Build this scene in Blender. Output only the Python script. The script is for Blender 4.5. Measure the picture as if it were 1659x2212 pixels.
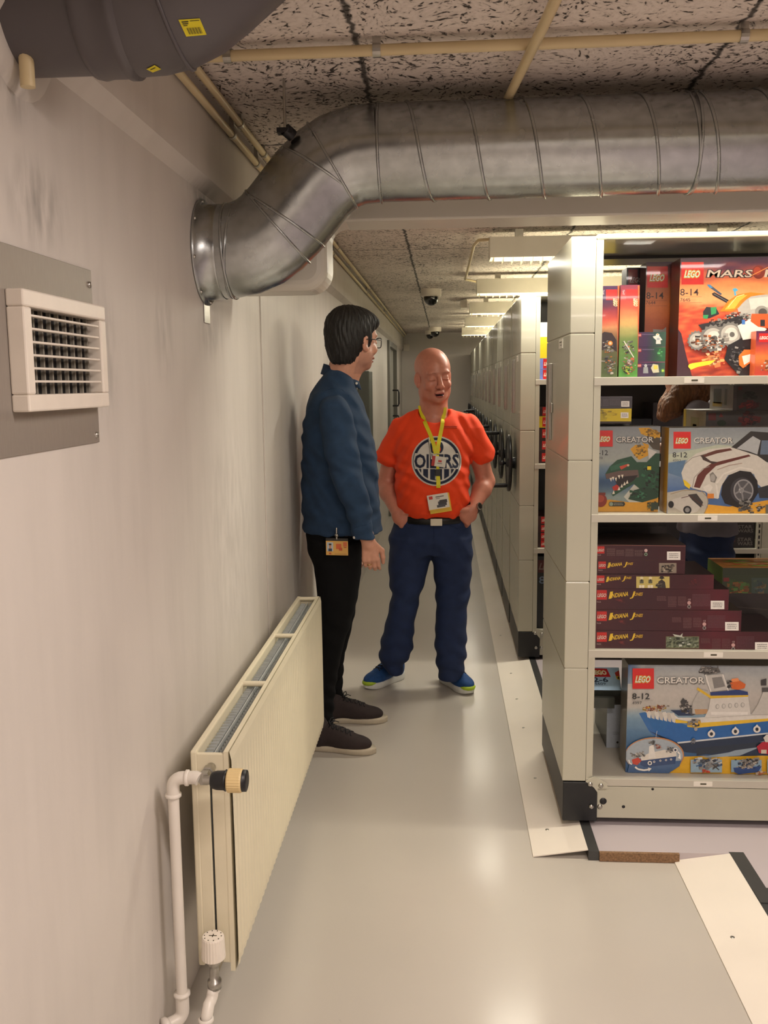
import bpy, bmesh, math, random
import numpy as np
from mathutils import Vector, Matrix, noise
from mathutils.bvhtree import BVHTree

for o in list(bpy.data.objects): bpy.data.objects.remove(o, do_unlink=True)
SC = bpy.context.scene
COL = SC.collection
random.seed(7)
PI = math.pi

# ------------------------------------------------------------------ camera
FPX, IW, IH = 2000.0, 1659, 2212
PHI, PSI, RO = 0.1371, 0.0657, -0.0102
CAM = Vector((0.65, 0.0, 1.53))
_f = Vector((-math.sin(PSI)*math.cos(PHI), math.cos(PSI)*math.cos(PHI), -math.sin(PHI)))
_r0 = Vector((math.cos(PSI), math.sin(PSI), 0)); _u0 = _r0.cross(_f)
_r = _r0*math.cos(RO)+_u0*math.sin(RO); _u = -_r0*math.sin(RO)+_u0*math.cos(RO)
cd = bpy.data.cameras.new('camera'); cam = bpy.data.objects.new('camera', cd); COL.objects.link(cam)
cd.sensor_fit = 'VERTICAL'; cd.sensor_height = 24.0; cd.lens = FPX/IH*24.0; cd.clip_start = .02
M = Matrix((( _r.x, _u.x, -_f.x, CAM.x), (_r.y, _u.y, -_f.y, CAM.y), (_r.z, _u.z, -_f.z, CAM.z), (0,0,0,1)))
cam.matrix_world = M
SC.camera = cam
def at(px, py, Y):
    """measured point: photo position and its distance Y down the corridor"""
    d = _f*FPX + _r*(px-IW/2) + _u*(IH/2-py)
    return CAM + d*((Y-CAM.y)/d.y)

# ------------------------------------------------------------------ light
SC.view_settings.view_transform = 'Standard'; SC.view_settings.look = 'None'
SC.view_settings.gamma = 1; SC.view_settings.use_curve_mapping = False
SC.view_settings.exposure = -0.06
w = bpy.data.worlds.new('world'); SC.world = w; w.use_nodes = True
w.node_tree.nodes['Background'].inputs[0].default_value = (1.0, .82, .68, 1)
w.node_tree.nodes['Background'].inputs[1].default_value = 0.02
LAMP_Y = [-2.7, -0.85, 1.05, 2.905, 4.80, 6.68, 8.56, 10.44, 12.3]
LAMP_PW = [34, 36, 35, 27, 31, 29, 28, 30, 46]

# ------------------------------------------------------------------ helpers
def lin(h):
    if isinstance(h, str):
        h = h.lstrip('#'); c = [int(h[i:i+2], 16)/255 for i in (0, 2, 4)]
    else: c = list(h)
    return tuple(((x/12.92) if x <= .04045 else ((x+.055)/1.055)**2.4) for x in c)
MATS = {}
def mat(name, col=(.8,.8,.8), rough=.5, metal=0.0, var=0.0, vs=8.0, bump=0.0, bs=60.0, coat=0.0, emit=None, es=0.0, stretch=(1,1,1), spec=.5, rvar=0.0):
    """procedural principled material: colour mottled by noise, roughness variation and bump"""
    if name in MATS: return MATS[name]
    m = bpy.data.materials.new(name); m.use_nodes = True; nt = m.node_tree; N = nt.nodes; L = nt.links
    b = N['Principled BSDF']; c = lin(col)
    b.inputs['Roughness'].default_value = rough; b.inputs['Metallic'].default_value = metal
    b.inputs['Specular IOR Level'].default_value = spec; b.inputs['Coat Weight'].default_value = coat
    b.inputs['Base Color'].default_value = (*c, 1)
    if var or bump or rvar:
        tc = N.new('ShaderNodeTexCoord'); mp = N.new('ShaderNodeMapping'); mp.inputs['Scale'].default_value = stretch
        L.new(tc.outputs['Object'], mp.inputs[0])
    if var:
        n = N.new('ShaderNodeTexNoise'); n.inputs['Scale'].default_value = vs; n.inputs['Detail'].default_value = 4
        L.new(mp.outputs[0], n.inputs['Vector'])
        r = N.new('ShaderNodeValToRGB'); r.color_ramp.elements[0].position = .3; r.color_ramp.elements[1].position = .7
        r.color_ramp.elements[0].color = tuple(max(0, x*(1-var)) for x in c)+(1,)
        r.color_ramp.elements[1].color = tuple(min(1, x*(1+var*.5)) for x in c)+(1,)
        L.new(n.outputs[0], r.inputs[0]); L.new(r.outputs[0], b.inputs['Base Color'])
    if rvar:
        n3 = N.new('ShaderNodeTexNoise'); n3.inputs['Scale'].default_value = vs*.7; L.new(mp.outputs[0], n3.inputs['Vector'])
        mr = N.new('ShaderNodeMapRange'); mr.inputs[3].default_value = rough-rvar; mr.inputs[4].default_value = rough+rvar
        L.new(n3.outputs[0], mr.inputs[0]); L.new(mr.outputs[0], b.inputs['Roughness'])
    if bump:
        n2 = N.new('ShaderNodeTexNoise'); n2.inputs['Scale'].default_value = bs; n2.inputs['Detail'].default_value = 3
        L.new(mp.outputs[0], n2.inputs['Vector'])
        bp = N.new('ShaderNodeBump'); bp.inputs['Strength'].default_value = bump; bp.inputs['Distance'].default_value = .002
        L.new(n2.outputs[0], bp.inputs['Height']); L.new(bp.outputs[0], b.inputs['Normal'])
    if emit:
        b.inputs['Emission Color'].default_value = (*lin(emit), 1); b.inputs['Emission Strength'].default_value = es
    MATS[name] = m; return m
def attr_mat(name, rough=.45, coat=0.0, bump=0.0, bs=200., sss=0.0, var=0.0, vs=30., spec=.5):
    if name in MATS: return MATS[name]
    m = bpy.data.materials.new(name); m.use_nodes = True; nt = m.node_tree; N = nt.nodes; L = nt.links
    b = N['Principled BSDF']; a = N.new('ShaderNodeAttribute'); a.attribute_name = 'Col'
    b.inputs['Roughness'].default_value = rough; b.inputs['Coat Weight'].default_value = coat; b.inputs['Specular IOR Level'].default_value = spec
    tc = N.new('ShaderNodeTexCoord'); out = a.outputs['Color']
    if var:
        n = N.new('ShaderNodeTexNoise'); n.inputs['Scale'].default_value = vs; n.inputs['Detail'].default_value = 5; L.new(tc.outputs['Object'], n.inputs['Vector'])
        mr = N.new('ShaderNodeMapRange'); mr.inputs[1].default_value = .3; mr.inputs[2].default_value = .7; mr.inputs[3].default_value = 1-var; mr.inputs[4].default_value = 1+var
        L.new(n.outputs[0], mr.inputs[0])
        mx = N.new('ShaderNodeVectorMath'); mx.operation = 'SCALE'; L.new(out, mx.inputs[0]); L.new(mr.outputs[0], mx.inputs['Scale']); out = mx.outputs[0]
    L.new(out, b.inputs['Base Color'])
    if bump:
        n2 = N.new('ShaderNodeTexNoise'); n2.inputs['Scale'].default_value = bs; n2.inputs['Detail'].default_value = 3; L.new(tc.outputs['Object'], n2.inputs['Vector'])
        bp = N.new('ShaderNodeBump'); bp.inputs['Strength'].default_value = bump; bp.inputs['Distance'].default_value = .002
        L.new(n2.outputs[0], bp.inputs['Height']); L.new(bp.outputs[0], b.inputs['Normal'])
    if sss:
        b.inputs['Subsurface Weight'].default_value = sss; b.inputs['Subsurface Radius'].default_value = (.012, .004, .002); b.inputs['Subsurface Scale'].default_value = 1.0
    MATS[name] = m; return m

def tag(o, label=None, cat=None, group=None, kind=None):
    if label: o['label'] = label
    if cat: o['category'] = cat
    if group: o['group'] = group
    if kind: o['kind'] = kind
    return o
def empty(name, loc=(0,0,0), label=None, cat=None, group=None):
    o = bpy.data.objects.new(name, None); COL.objects.link(o); o.location = loc; o.empty_display_size = .1
    return tag(o, label, cat, group)
def copy_tree(o, parent=None):
    c = o.copy(); COL.objects.link(c)
    if parent: c.parent = parent
    for ch in [x for x in bpy.data.objects if x.parent == o]: copy_tree(ch, c)
    return c

class MB:
    def __init__(s): s.v = []; s.f = []; s.m = []; s.sm = []; s.mi = 0; s.smooth = False
    def add(s, vs, fs, smooth=None):
        n = len(s.v); s.v += [tuple(v) for v in vs]
        for f in fs: s.f.append([i+n for i in f]); s.m.append(s.mi); s.sm.append(s.smooth if smooth is None else smooth)
        return s
    def box(s, x0, x1, y0, y1, z0, z1):
        return s.add([(x0,y0,z0),(x1,y0,z0),(x1,y1,z0),(x0,y1,z0),(x0,y0,z1),(x1,y0,z1),(x1,y1,z1),(x0,y1,z1)],
              [(0,3,2,1),(4,5,6,7),(0,1,5,4),(1,2,6,5),(2,3,7,6),(3,0,4,7)], False)
    def tube(s, pts, r, n=16, caps=True, closed=False):
        pts = [Vector(p) for p in pts]; k = len(pts); rs = r if isinstance(r, (list, tuple)) else [r]*k
        vs = []; prev = None
        for i, p in enumerate(pts):
            if closed: t = (pts[(i+1) % k]-pts[i-1])
            else: t = (pts[min(i+1, k-1)]-pts[max(i-1, 0)])
            t.normalize()
            if prev is None:
                a = Vector((0,0,1)) if abs(t.z) < .9 else Vector((1,0,0)); u = t.cross(a).normalized()
            else:
                u = (prev - t*prev.dot(t)).normalized()
            prev = u; w_ = t.cross(u)
            for j in range(n):
                a = 2*PI*j/n; vs.append(p+(u*math.cos(a)+w_*math.sin(a))*rs[i])
        fs = []
        for i in range(k if closed else k-1):
            for j in range(n):
                a = i*n+j; b = i*n+(j+1) % n; c = ((i+1) % k)*n+(j+1) % n; d = ((i+1) % k)*n+j; fs.append((a, b, c, d))
        s.add(vs, fs, True)
        if caps and not closed:
            s.add(vs[:n], [tuple(range(n-1,-1,-1))], False); s.add(vs[-n:], [tuple(range(n))], False)
        return s
    def lathe(s, c, axis, prof, n=24, smooth=True):
        """prof = [(distance along axis, radius)...]"""
        c = Vector(c); t = Vector(axis).normalized(); a = Vector((0,0,1)) if abs(t.z) < .9 else Vector((1,0,0))
        u = t.cross(a).normalized(); w_ = t.cross(u); vs = []; fs = []
        for d, r in prof:
            for j in range(n):
                an = 2*PI*j/n; vs.append(c+t*d+(u*math.cos(an)+w_*math.sin(an))*max(r, 1e-5))
        for i in range(len(prof)-1):
            for j in range(n): fs.append((i*n+j, i*n+(j+1) % n, (i+1)*n+(j+1) % n, (i+1)*n+j))
        s.add(vs, fs, smooth)
        return s
    def prism(s, pts, axis, a0, a1):
        """2D outline extruded along axis: 0 -> pts=(y,z), 1 -> (x,z), 2 -> (x,y)"""
        n = len(pts)
        def P(p, a): return {0: (a, p[0], p[1]), 1: (p[0], a, p[1]), 2: (p[0], p[1], a)}[axis]
        vs = [P(p, a0) for p in pts]+[P(p, a1) for p in pts]
        fs = [tuple(range(n)), tuple(range(2*n-1, n-1, -1))]+[(i, n+i, n+(i+1) % n, (i+1) % n) for i in range(n)]
        return s.add(vs, fs, False)
    def build(s, name, mats, parent=None, bevel=0, bseg=2, loc=None, label=None, cat=None, group=None, kind=None, fixn=True):
        me = bpy.data.meshes.new(name); me.from_pydata(s.v, [], s.f)
        if not isinstance(mats, (list, tuple)): mats = [mats]
        for m in mats: me.materials.append(m)
        me.polygons.foreach_set('material_index', s.m); me.polygons.foreach_set('use_smooth', s.sm)
        if fixn:
            bm = bmesh.new(); bm.from_mesh(me); bmesh.ops.recalc_face_normals(bm, faces=bm.faces); bm.to_mesh(me); bm.free()
        me.update(); o = bpy.data.objects.new(name, me); COL.objects.link(o)
        if loc: o.location = loc
        if parent: o.parent = parent; 
        if parent and loc is None:
            pl = parent
            off = Vector((0,0,0))
            while pl: off += pl.location; pl = pl.parent
            o.location = -off
        if bevel:
            md = o.modifiers.new('bevel', 'BEVEL'); md.width = bevel; md.segments = bseg; md.limit_method = 'ANGLE'; md.angle_limit = .6
            md.harden_normals = False
        return tag(o, label, cat, group, kind)
def arc(c, r, a0, a1, n, plane='xz', off=0):
    out = []
    for i in range(n+1):
        a = a0+(a1-a0)*i/n; p, q = c[0]+r*math.cos(a), c[1]+r*math.sin(a)
        out.append({'xz': (p, off, q), 'xy': (p, q, off), 'yz': (off, p, q)}[plane])
    return out

# ------------------------------------------------------------------ materials
mWall = mat('painted_plaster', '#d2cbc3', .55, var=.05, vs=2.2, bump=.25, bs=45, rvar=.05)
mRack = mat('rack_enamel', '#b9b6a4', .27, var=.02, vs=5, coat=.15, bump=.03, bs=300)
mShelf = mat('shelf_enamel', '#bdb8aa', .38, var=.03, vs=9)
mBlack = mat('black_plastic', '#17171a', .42, var=.1, vs=30)
mPlinth = mat('dark_plinth', '#3c3c3b', .4, var=.1, vs=12)
mGalv = mat('galvanised_steel', '#b2b6b6', .26, .97, var=.14, vs=30, bump=.04, bs=24, stretch=(1,1,1), rvar=.07)
mSteel = mat('zinc_steel', '#b5b2ab', .3, 1.0, var=.08, vs=60)
mRad = mat('radiator_cream', '#dcd3b8', .33, var=.03, vs=14)
mFin = mat('convector_grey', '#b4b8b6', .45, var=.1, vs=40)
mWhiteP = mat('white_plastic', '#e6ddd0', .35, var=.03, vs=30)
mPipeW = mat('white_pipe_paint', '#dcd5cb', .33, var=.04, vs=14)
mWhiteDuct = mat('white_duct_paint', '#c9c4b8', .35, var=.04, vs=5)
mCond = mat('cream_conduit', '#d8c59a', .4, var=.06, vs=12)
mPVC = mat('grey_pvc', '#565153', .42, var=.05, vs=7, bump=.04, bs=60)
mRamp = mat('ramp_board', '#e2d9cc', .38, var=.03, vs=5, bump=.03, bs=80)
mPaper = mat('label_paper', '#e3ded2', .7, var=.03, vs=60)
mSticker = mat('yellow_sticker', '#d9c916', .5, var=.06, vs=60)
mInk = mat('dark_ink', '#3a351c', .6, var=.05, vs=60)
mAlu = mat('brushed_plate', '#9c948b', .42, .35, var=.05, vs=40, stretch=(1,8,1))
mTube = mat('lamp_tube', '#fff6df', .5, emit='#fff0cf', es=9.0)
mLampBody = mat('lamp_housing', '#e4e0d2', .4, var=.02, vs=20)
mWood = mat('chipboard_edge', '#8a6a4c', .8, var=.45, vs=160, bump=.5, bs=220)

def ceiling_mat():
    m = bpy.data.materials.new('wood_wool_board'); m.use_nodes = True; nt = m.node_tree; N = nt.nodes; L = nt.links
    b = N['Principled BSDF']; b.inputs['Roughness'].default_value = .85
    tc = N.new('ShaderNodeTexCoord')
    # warp so the strands swirl
    nw = N.new('ShaderNodeTexNoise'); nw.inputs['Scale'].default_value = 5; nw.inputs['Detail'].default_value = 1; L.new(tc.outputs['Object'], nw.inputs['Vector'])
    mw = N.new('ShaderNodeVectorMath'); mw.operation = 'SCALE'; mw.inputs['Scale'].default_value = .12; L.new(nw.outputs['Color'], mw.inputs[0])
    ad = N.new('ShaderNodeVectorMath'); ad.operation = 'ADD'; L.new(tc.outputs['Object'], ad.inputs[0]); L.new(mw.outputs[0], ad.inputs[1])
    outs = []
    for rot, sx, sy in ((.2, 42, 84), (1.25, 48, 96), (2.3, 39, 80)):
        mp = N.new('ShaderNodeMapping'); mp.inputs['Rotation'].default_value = (0,0,rot); L.new(ad.outputs[0], mp.inputs[0])
        mp2 = N.new('ShaderNodeMapping'); mp2.inputs['Scale'].default_value = (sx, sy, 1); L.new(mp.outputs[0], mp2.inputs[0])
        n = N.new('ShaderNodeTexNoise'); n.inputs['Scale'].default_value = 1.0; n.inputs['Detail'].default_value = 3; n.inputs['Roughness'].default_value = .5; L.new(mp2.outputs[0], n.inputs['Vector'])
        outs.append(n.outputs[0])
    a = outs[0]
    for o2 in outs[1:]:
        mm = N.new('ShaderNodeMath'); mm.operation = 'MINIMUM'; L.new(a, mm.inputs[0]); L.new(o2, mm.inputs[1]); a = mm.outputs[0]
    # density of holes varies over the board
    nd = N.new('ShaderNodeTexNoise'); nd.inputs['Scale'].default_value = 3.3; nd.inputs['Detail'].default_value = 2; L.new(tc.outputs['Object'], nd.inputs['Vector'])
    ms = N.new('ShaderNodeMath'); ms.operation = 'MULTIPLY_ADD'; L.new(nd.outputs[0], ms.inputs[0]); ms.inputs[1].default_value = -.16; ms.inputs[2].default_value = .08
    sm = N.new('ShaderNodeMath'); sm.operation = 'ADD'; L.new(a, sm.inputs[0]); L.new(ms.outputs[0], sm.inputs[1])
    r = N.new('ShaderNodeValToRGB'); e = r.color_ramp.elements
    e[0].position = .321; e[0].color = (.045,.036,.03,1); e[1].position = .377; e[1].color = (*lin('#d6cac0'), 1)
    e2 = r.color_ramp.elements.new(.5); e2.color = (*lin('#e4d9d0'), 1)
    L.new(sm.outputs[0], r.inputs[0])
    # seams between boards (dirty, ragged)
    sep = N.new('ShaderNodeSeparateXYZ'); 
    nr = N.new('ShaderNodeTexNoise'); nr.inputs['Scale'].default_value = 22; nr.inputs['Detail'].default_value = 3; L.new(tc.outputs['Object'], nr.inputs['Vector'])
    nrs = N.new('ShaderNodeVectorMath'); nrs.operation = 'SCALE'; nrs.inputs['Scale'].default_value = .035; L.new(nr.outputs['Color'], nrs.inputs[0])
    ad2 = N.new('ShaderNodeVectorMath'); ad2.operation = 'ADD'; L.new(tc.outputs['Object'], ad2.inputs[0]); L.new(nrs.outputs[0], ad2.inputs[1]); L.new(ad2.outputs[0], sep.inputs[0])
    def seam(sock, off, period, wdt):
        a1 = N.new('ShaderNodeMath'); a1.operation = 'SUBTRACT'; L.new(sock, a1.inputs[0]); a1.inputs[1].default_value = off
        a2 = N.new('ShaderNodeMath'); a2.operation = 'PINGPONG'; L.new(a1.outputs[0], a2.inputs[0]); a2.inputs[1].default_value = period/2
        a3 = N.new('ShaderNodeMapRange'); L.new(a2.outputs[0], a3.inputs[0]); a3.inputs[1].default_value = wdt*.35; a3.inputs[2].default_value = wdt; a3.inputs[3].default_value = .12; a3.inputs[4].default_value = 1
        return a3.outputs[0]
    s1 = seam(sep.outputs[0], .467, .85, .010); s2 = seam(sep.outputs[1], .715, 2.4, .009)
    mn = N.new('ShaderNodeMath'); mn.operation = 'MINIMUM'; L.new(s1, mn.inputs[0]); L.new(s2, mn.inputs[1])
    vm = N.new('ShaderNodeVectorMath'); vm.operation = 'SCALE'; L.new(r.outputs[0], vm.inputs[0]); L.new(mn.outputs[0], vm.inputs['Scale'])
    L.new(vm.outputs[0], b.inputs['Base Color'])
    bp = N.new('ShaderNodeBump'); bp.inputs['Strength'].default_value = .7; bp.inputs['Distance'].default_value = .006
    L.new(sm.outputs[0], bp.inputs['Height']); L.new(bp.outputs[0], b.inputs['Normal'])
    return m
mCeil = ceiling_mat()

def floor_mat(name, col, rough):
    m = mat(name, col, rough, var=.04, vs=1.6, bump=.05, bs=7, rvar=.05)
    nt = m.node_tree; N = nt.nodes; L = nt.links; b = N['Principled BSDF']
    src = b.inputs['Base Color'].links[0].from_socket
    tc = [n for n in N if n.type == 'TEX_COORD'][0]
    # scuff marks: sparse short dark flecks
    mp = N.new('ShaderNodeMapping'); mp.inputs['Scale'].default_value = (9, 3.5, 1); mp.inputs['Rotation'].default_value = (0,0,.5); L.new(tc.outputs['Object'], mp.inputs[0])
    n = N.new('ShaderNodeTexNoise'); n.inputs['Scale'].default_value = 2.2; n.inputs['Detail'].default_value = 6; n.inputs['Roughness'].default_value = .62; L.new(mp.outputs[0], n.inputs['Vector'])
    mr = N.new('ShaderNodeMapRange'); mr.inputs[1].default_value = .22; mr.inputs[2].default_value = .29; mr.inputs[3].default_value = .6; mr.inputs[4].default_value = 1; L.new(n.outputs[0], mr.inputs[0])
    vm = N.new('ShaderNodeVectorMath'); vm.operation = 'SCALE'; L.new(src, vm.inputs[0]); L.new(mr.outputs[0], vm.inputs['Scale']); L.new(vm.outputs[0], b.inputs['Base Color'])
    b.inputs['Coat Weight'].default_value = .35; b.inputs['Coat Roughness'].default_value = .16
    return m
mFloor = floor_mat('floor_paint', '#b9b2a8', .38)
mFloor2 = floor_mat('platform_paint', '#b7adb0', .42)

def wall_dirt(m):
    """soot smudges and drips: blotches stretched down the plaster"""
    nt = m.node_tree; N = nt.nodes; L = nt.links; b = N['Principled BSDF']
    src = b.inputs['Base Color'].links[0].from_socket; tc = [n for n in N if n.type == 'TEX_COORD'][0]
    mp = N.new('ShaderNodeMapping'); mp.inputs['Scale'].default_value = (1, 7, 1.1); L.new(tc.outputs['Object'], mp.inputs[0])
    n = N.new('ShaderNodeTexNoise'); n.inputs['Scale'].default_value = 1.5; n.inputs['Detail'].default_value = 5; L.new(mp.outputs[0], n.inputs['Vector'])
    mr = N.new('ShaderNodeMapRange'); mr.inputs[1].default_value = .3; mr.inputs[2].default_value = .55; mr.inputs[3].default_value = .93; mr.inputs[4].default_value = 1; L.new(n.outputs[0], mr.inputs[0])
    vm = N.new('ShaderNodeVectorMath'); vm.operation = 'SCALE'; L.new(src, vm.inputs[0]); L.new(mr.outputs[0], vm.inputs['Scale']); L.new(vm.outputs[0], b.inputs['Base Color'])
wall_dirt(mWall)
def soot(m, spots):
    """dirty smudges with a place of their own on the wall: (y, z, half width, half height, strength)"""
    nt = m.node_tree; N = nt.nodes; L = nt.links; b = N['Principled BSDF']; tc = [n for n in N if n.type == 'TEX_COORD'][0]
    nz = N.new('ShaderNodeTexNoise'); nz.inputs['Scale'].default_value = 9; nz.inputs['Detail'].default_value = 6
    mp0 = N.new('ShaderNodeMapping'); mp0.inputs['Scale'].default_value = (1,3.2,1); L.new(tc.outputs['Object'], mp0.inputs[0]); L.new(mp0.outputs[0], nz.inputs['Vector'])
    acc = None
    for y, z, ry, rz, st in spots:
        mp = N.new('ShaderNodeMapping'); mp.inputs['Location'].default_value = (0, -y/ry, -z/rz); mp.inputs['Scale'].default_value = (0, 1/ry, 1/rz); L.new(tc.outputs['Object'], mp.inputs[0])
        ln = N.new('ShaderNodeVectorMath'); ln.operation = 'LENGTH'; L.new(mp.outputs[0], ln.inputs[0])
        mr = N.new('ShaderNodeMapRange'); mr.interpolation_type = 'SMOOTHSTEP'; mr.inputs[1].default_value = 0; mr.inputs[2].default_value = 1; mr.inputs[3].default_value = st; mr.inputs[4].default_value = 0; L.new(ln.outputs['Value'], mr.inputs[0])
        if acc is None: acc = mr.outputs[0]
        else:
            a_ = N.new('ShaderNodeMath'); a_.operation = 'MAXIMUM'; L.new(acc, a_.inputs[0]); L.new(mr.outputs[0], a_.inputs[1]); acc = a_.outputs[0]
    k = N.new('ShaderNodeMapRange'); k.inputs[1].default_value = .38; k.inputs[2].default_value = .62; L.new(nz.outputs[0], k.inputs[0])
    mu = N.new('ShaderNodeMath'); mu.operation = 'MULTIPLY'; L.new(acc, mu.inputs[0]); L.new(k.outputs[0], mu.inputs[1])
    iv = N.new('ShaderNodeMath'); iv.operation = 'SUBTRACT'; iv.inputs[0].default_value = 1; L.new(mu.outputs[0], iv.inputs[1])
    src = b.inputs['Base Color'].links[0].from_socket; vm = N.new('ShaderNodeVectorMath'); vm.operation = 'SCALE'; L.new(src, vm.inputs[0]); L.new(iv.outputs[0], vm.inputs['Scale']); L.new(vm.outputs[0], b.inputs['Base Color'])
soot(mWall, [(1.50,1.82,.16,.10,.42),(1.76,1.60,.10,.20,.30),(2.55,2.03,.22,.05,.5),(1.42,1.97,.12,.07,.4),(2.15,1.66,.12,.16,.22),(2.6,1.68,.2,.10,.25),(2.8,1.1,.5,.5,.14)])

# ------------------------------------------------------------------ the room
CEIL = 2.30; YF = 14.4; YB = -3.6; XR = 4.6
def struct(mb, name, m, **k): return mb.build(name, m, kind='structure', **k)
struct(MB().box(-.2, XR, YB, YF, -.12, 0), 'floor', mFloor)
struct(MB().box(-.2, XR, YB, YF, CEIL, CEIL+.1), 'ceiling', mCeil)
# left wall with a thicker band above the ledge at 2.05 m
wl = MB(); DY0, DY1 = 10.75, 12.35
sec = [(-.2,0),(0,0),(0,2.045),(.028,2.075),(.028,CEIL),(-.2,CEIL)]
wl.prism(sec, 1, YB, DY0); wl.prism(sec, 1, DY1, YF)
wl.prism([(-.2,2.0),(0,2.0),(0,2.045),(.028,2.075),(.028,CEIL),(-.2,CEIL)], 1, DY0, DY1)
struct(wl, 'wall_left', mWall)
struct(MB().box(-.2, XR, YF, YF+.2, -.12, CEIL+.1), 'wall_back', mWall)
struct(MB().box(-.2, XR, YB-.2, YB, -.12, CEIL+.1), 'wall_front', mWall)
struct(MB().box(XR, XR+.2, YB-.2, YF+.2, -.12, CEIL+.1), 'wall_right', mWall)
# door in the left wall, far down the corridor
mDoor = mat('door_grey', '#8d8b82', .4, var=.04, vs=6)
mFrame = mat('door_frame_steel', '#77756d', .4, var=.05, vs=8)
dr = struct(MB().box(-.06, -.02, DY0+.04, DY1-.04, 0.005, 1.965), 'door_1', mDoor)
fr = MB(); fr.box(-.08, .03, DY0-.05, DY0+.04, 0, 2.03); fr.box(-.08, .03, DY1-.04, DY1+.05, 0, 2.03); fr.box(-.08, .03, DY0+.0405, DY1-.0405, 1.965, 2.03)
fr.build('door_frame', mFrame, parent=dr, bevel=.004)
for z in (1.12, 1.45):
    h = MB(); h.tube([(-.02,12.15,z),(.05,12.15,z),(.06,12.15,z-.03),(.06,12.15,z-.17),(.05,12.15,z-.2),(-.02,12.15,z-.2)], .011, 8); h.build('door_handle', mBlack, parent=dr)
# raised platform floor under the racks, L shaped
struct(MB().prism([(1.147,2.85),(1.606,2.85),(1.606,YB+.0),(XR,YB),(XR,YF),(1.147,YF)], 2, 0.0005, .03), 'floor.001', mFloor2)
struct(MB().box(1.1475, 1.40, 2.838, 2.8495, .001, .0305), 'trim_1', mWood)
struct(MB().box(1.113, 1.147, 2.845, YF, .001, .0315), 'trim_2', mPlinth)
t3 = MB().box(1.56, 1.606, YB, 2.86, .001, .0315); t3.box(1.562, 1.61, 2.56, 2.64, .031, .036)
struct(t3, 'trim_3', mPlinth)
# sheet ramps up to the platform, screwed down
def ramp(x0, x1, y0, y1, screws, label):
    r = MB(); r.prism([(x0,.0008),(x1,.0285),(x1,.0315),(x0,.0040)], 1, y0, y1)
    o = r.build('floor_ramp', mRamp, label=label, cat='ramp')
    for (sx, sy) in screws:
        s = MB(); z = .004+(sx-x0)/(x1-x0)*.0275; s.lathe((sx,sy,z-.002), (0,0,1), [(0,.006),(.003,.006),(.0035,.004),(.0028,.0)], 12); s.build('screw', mSteel, parent=o)
    return o
ramp(.937, 1.113, 2.855, YF-.01, [(1.0,3.02),(1.0,3.44),(1.0,3.97),(1.0,4.35),(1.0,4.75),(.99,5.5)], 'long cream sheet ramp running along the foot of the rack row')
ramp(1.385, 1.56, -.6, 2.85, [(1.44,2.42),(1.44,1.9),(1.44,1.5)], 'cream sheet ramp in the lower right corner of the floor')

# ------------------------------------------------------------------ ventilation
SPX = [(.0,1.888),(.07,1.890),(.115,1.898),(.155,1.914),(.19,1.938),(.225,1.972),(.30,2.060),(.335,2.092),(.375,2.116),(.42,2.130),(.48,2.135)]
DY = 2.55; DR = .124
dk = empty('spiral_air_duct', (.48, DY, 2.135), 'galvanised steel spiral duct crossing under the ceiling and bending into the left wall', 'air duct')
a = MB(); a.tube([(x, DY, z) for x, z in SPX], DR, 48); a.build('elbow', mGalv, parent=dk)
a = MB(); a.tube([(.478+.05*i, DY, 2.135+.0055*.05*i) for i in range(70)], DR-.001, 48)
# rolled helical seam
hp = []; nturn = 23; per = .147
for i in range(nturn*40+1):
    an = 2*PI*i/40; x = .40+per*i/40
    if x < .485: continue
    hp.append((x, DY-math.sin(an)*(DR-.0005), 2.135+.0055*(x-.478)+math.cos(an)*(DR-.0005)))
a.tube(hp, .0044, 8)
a.build('spiral_pipe', mGalv, parent=dk)
def ring(c, nrm, R, r, m, par, name, n=48):
    nrm = Vector(nrm).normalized(); t = nrm.cross(Vector((0,1,0))).normalized(); u = nrm.cross(t); q = MB()
    q.tube([Vector(c)+(t*math.cos(2*PI*i/n)+u*math.sin(2*PI*i/n))*R for i in range(n)], r, 6, closed=True); return q.build(name, m, parent=par)
for c, nn in (((.075,DY,1.890),(1,0,.05)), ((.085,DY,1.892),(1,0,-.1)), ((.205,DY,1.951),(.75,0,.66)), ((.222,DY,1.969),(.55,0,.83)), ((.325,DY,2.083),(.55,0,.83)), ((.355,DY,2.105),(.85,0,.5)), ((.482,DY,2.135),(1,0,.02)), ((1.285,DY,2.139),(1,0,.02)), ((1.278,DY,2.139),(1,0,.12))):
    ring(c, nn, DR+.0005, .0038, mGalv, dk, 'joint_seam')
fl = MB(); fl.lathe((.0015,DY,1.888), (1,0,0), [(0,.139),(.004,.140),(.005,.126),(.05,.1255),(.055,.124)], 48); fl.build('wall_flange', mGalv, parent=dk)
for k in range(8):
    an = k*PI/4+.2; s = MB(); s.lathe((.006, DY+math.cos(an)*.132, 1.888+math.sin(an)*.132), (1,0,0), [(0,.005),(.004,.0045),(.005,.0)], 8); s.build('rivet', mSteel, parent=dk)
tb = MB(); tb.box(.001,.003,DY-.03,DY+.03,1.70,1.765); tb.build('fixing_tab', mSteel, parent=dk, bevel=.001)
cl = MB(); cl.tube([(.262,2.47,2.165),(.245,2.455,2.178)], .016, 10); cl.box(.225,.262,2.445,2.475,2.168,2.180); cl.build('hanger_clamp', mBlack, parent=dk); cl = MB(); cl.tube([(.245,2.455,2.178),(.245,2.455,2.299)], .0035, 8); cl.build('hanger_rod', mSteel, parent=dk)
# small wall patch of old paint on the flange rim is left to the zinc mottling

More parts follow.
